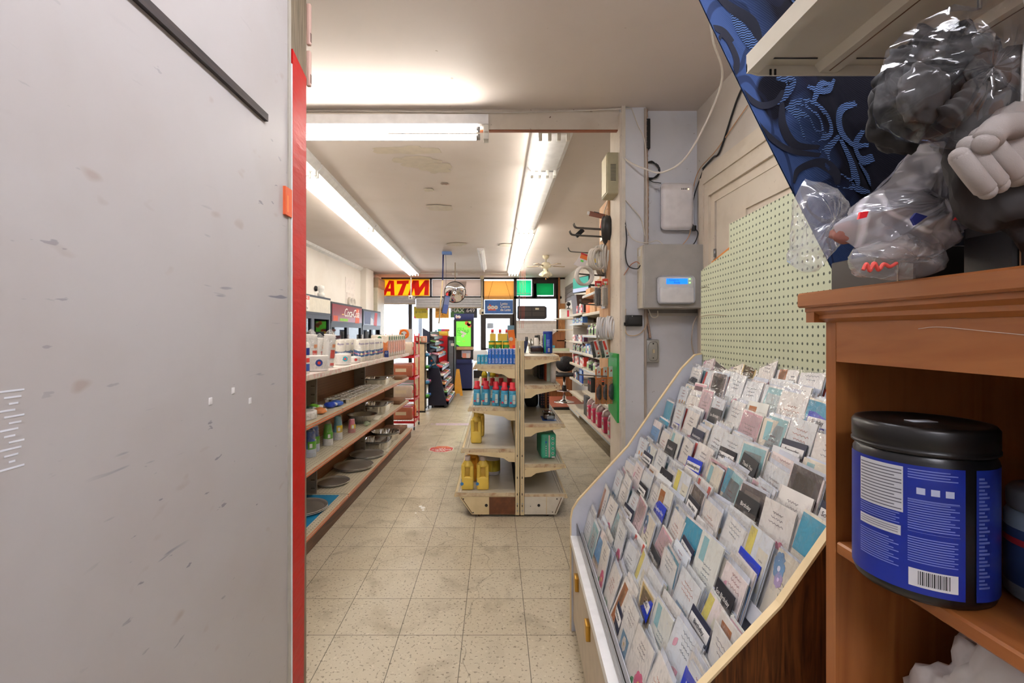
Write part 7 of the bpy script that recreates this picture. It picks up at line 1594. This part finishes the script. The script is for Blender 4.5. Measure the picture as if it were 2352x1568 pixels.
coil('small white hose ring with an orange card, hanging outermost', atv(1342, 633, 3.34), .064, .008, 3, C(220, 214, 206, .4), yaw=.35)
coil('looped white hose coil on the lower hook, left one', atv(1384, 754, 3.36), .075, .008, 4, C(214, 214, 216, .4), yaw=1.1, sq=.9)
coil('looped white hose coil on the lower hook, right one', atv(1406, 753, 3.30), .078, .008, 4, C(222, 222, 224, .4), yaw=1.1, sq=.9)
t = thing('tape_coil', 'thick black corrugated drain coil hanging at the top of the jamb', 'hose', atv(1398, 527, 3.40))
m = MB(); T = Matrix.Rotation(1.15, 4, 'Z') @ Matrix.Rotation(math.pi/2, 4, 'X')
m.lathe([(.08, -.032), (.1, -.034), (.106, 0), (.1, .034), (.08, .032), (.078, 0), (.08, -.032)], C(40, 38, 38, .45), 40, T=T, cap=False); m.build('coil', t)
m = MB(); m.lathe([(.079, -.035), (.1, -.0355), (.1, -.033)], C(206, 200, 190), 40, T=T, cap=False); m.build('rim', t)
m = MB(); m.prism([(0, -.03), (.04, -.03), (.045, .02), (.01, .03)], 1, -.002, 0, C(220, 80, 70), Matrix.Translation((-.075, -.05, .03))); m.disc((-.05, -.054, .03), .012, X_, Z_, C(60, 80, 180)); m.build('tag', t)
m = MB(); T = Matrix.Translation(atv(1372, 494, 3.38)) @ Matrix.Rotation(.22, 4, 'Y'); m.rbox(-.06, -.005, -.018, .065, .005, .018, C(134, 84, 66, .5), .003, 1, T=T); m.box(-.075, -.004, -.012, -.058, .004, .012, WHITE, T); m.box(-.03, -.006, .014, .01, .006, .02, BLACK, T); single('blade_pack', m, 'long brown packaged blade poking out above the black coil', 'pack')
t = thing('bullet_camera', 'black bullet camera on a thin arm left of the jamb hooks', 'camera', atv(1332, 535, 3.5))
m = MB(); T = Matrix.Rotation(-.75, 4, 'Y'); m.rbox(-.038, -.016, -.015, .034, .016, .015, BLACK, .004, 2, T=T); m.box(-.045, -.018, .013, .038, .018, .018, BLACK, T); m.build('body', t)
m = MB(); m.tube([(.0, 0, .0), (.018, 0, .025), (.02, 0, .04)], .006, BLACK, 6); m.tube([(.02, 0, .04), (.0, .0, .042), (.1, 0, .036), (.195, 0, .03)], .004, C(120, 110, 100), 6); m.cyl((.02, 0, .036), .014, .006, BLACK, 12); m.build('arm', t)
m = MB(); T = Matrix.Translation(atv(1336, 597, 3.36)) @ Matrix.Rotation(.35, 4, 'Y')
m.prism([(-.02, .035), (.04, .045), (.04, -.055), (-.045, -.05)], 1, -.001, .002, C(232, 224, 220, .35), T); m.box(-.018, -.0025, .01, .038, -.001, .038, C(236, 120, 40), T); m.box(-.005, -.003, -.012, .015, -.0015, 0, C(80, 220, 60), T); m.box(-.02, -.003, .038, .03, .002, .05, C(200, 40, 40), T)
single('header_card', m, 'orange and white header card with a green price dot above the small hose ring', 'card')
m = MB(); T = Matrix.Translation(atv(1366, 602, 3.33)); m.prism([(-.012, -.03), (.014, -.035), (.006, .02), (-.002, .03)], 1, -.001, .001, C(236, 206, 90, .35), T); m.box(-.01, -.002, -.02, .01, -.001, -.005, C(90, 130, 200), T); single('price_tag', m, 'small triangular coloured tag inside the medium hose coil', 'tag')
def pack(label, px0, px1, py0, py1, Y, hc, inner, group):
    a, b_ = at(px0, py1, Y), at(px1, py0, Y); w_, h = b_.x-a.x, b_.z-a.z
    t = thing('hanging_pack', label, 'pack', ((a.x+b_.x)/2, Y, a.z), .25, group)
    m = MB(); m.box(-w_/2, 0, h*.8, w_/2, .002, h, C(*hc, .35)); m.rect((0, -.001, h*.88), w_*.6, h*.07, X_, Z_, C(240, 230, 220)); m.box(-w_*.1, -.0015, h*.8, w_*.12, -.0005, h*.84, C(80, 200, 70)); m.build('header', t)
    m = MB(); m.rbox(-w_*.4, .004, h*.06, w_*.4, .028, h*.76, C(*inner, .6), .012, 2)
    for k in range(4): m.tube([(-w_*.3+k*w_*.2, .0, h*.1), (-w_*.3+k*w_*.2, 0, h*.7)], .004, C(*[x*.85 for x in inner], .6), 6)
    m.build('contents', t)
    m = MB(); m.rbox(-w_/2, -.003, 0, w_/2, .034, h*.81, FILM, .008, 2); m.build('bag', t)
pack('clear pack of dark pieces with a red header, left of the two', 1366, 1383, 645, 706, 3.38, (222, 60, 60), (120, 116, 108), 'clear hanging packs')
pack('clear pack of white cord with a red header, right of the two', 1383, 1398, 640, 708, 3.34, (226, 80, 60), (214, 206, 192), 'clear hanging packs')
for k, (px, Y) in enumerate(((1376, 3.36), (1396, 3.28))):
    t = thing('saw_blade_pack', 'tall white blade pack with a red arrow hanging under the %s hose loop' % ('left', 'right')[k], 'pack', at(px, 822, Y), 0, 'white blade packs'); t.rotation_euler = (0, -.22, .3)
    m = MB(); m.box(-.018, 0, 0, .018, .003, .135, C(232, 226, 220, .4)); m.build('card', t)
    m = MB(); m.slab([(-.008, -.001, .06), (.010, -.001, .06), (.0, -.001, .125), (-.016, -.001, .125)], (0, -.0005, 0), C(214, 60, 44)); m.disc((.002, -.001, .035), .006, X_, Z_, C(220, 70, 40)); m.rect((0, -.001, .013), .024, .01, X_, Z_, DGREY); m.build('print', t)
    m = MB(); m.box(-.042, .002, .01, -.018, .006, .13, C(60, 60, 62, .4)); m.rbox(-.045, -.001, .005, -.016, .012, .135, FILM, .003, 1); m.build('blister', t)
for k, (px, Y) in enumerate(((1377, 3.33), (1392, 3.26), (1405, 3.20))):
    t = thing('work_knife_pack', 'clear pack with black gloves and orange edge on the low hook, %s from the left' % ORD[k], 'pack', at(px, 928, Y), .3, 'black glove packs on the low hook'); h = .26
    m = MB(); m.box(-.026, .012, 0, .026, .014, h*.97, C(222, 128, 62, .4)); m.box(-.016, .010, h*.72, .016, .012, h*1.0, C(228, 226, 222, .4)); m.slab([(-.006, .009, h*.85), (.008, .009, h*.87), (.002, .009, h*.93)], (0, -.0005, 0), C(226, 50, 40)); m.build('card', t)
    m = MB(); blob(m, (0, -.002, h*.33), .03, C(34, 34, 38, .6), k*3.1, .25, 2, 3, (.75, .4, 1.8)); m.build('glove', t)
    m = MB(); m.rbox(-.027, -.018, h*.02, .027, .012, h*.68, FILM, .008, 2); m.build('bag', t)
m = MB(); m.rod((0, 0, 0), (0, 0, .035), .008, BLACK, 10); m.rod((0, 0, .022), (0, 0, .03), .0085, C(236, 90, 40), 10); m.rod((0, 0, .03), (0, .09, .065), .001, STEEL, 5); single('tape_roll', m, 'tiny black and orange cylinder hanging between the glove packs', 'tool', at(1385, 884, 3.14))
m = MB()
for k in range(4): m.tube([(.80, 3.36+.04*k, 1.80), (.78, 3.36+.04*k, 1.79), (.775, 3.36+.04*k, 1.76)], .004, DGREY, 6)
single('key_hooks', m, 'row of small dark hooks on the wooden board below the hose coils', 'hooks')
m = MB(); m.tube([Vector((.80, 3.35, 2.29))+Vector((0, .0, 0))+Vector((.012*math.cos(a), .0, .04*math.sin(a))) for a in [2*math.pi*i/20 for i in range(20)]], .002, C(206, 170, 120), 5, True); m.tube(pth([(.81, 3.34, 2.42), (.80, 3.36, 2.37), (.785, 3.38, 2.31), (.79, 3.38, 2.25)]), .004, C(230, 222, 206), 5); single('wire_bundle', m, 'thin tangled wires looping down the jamb above the black coil', 'wire')
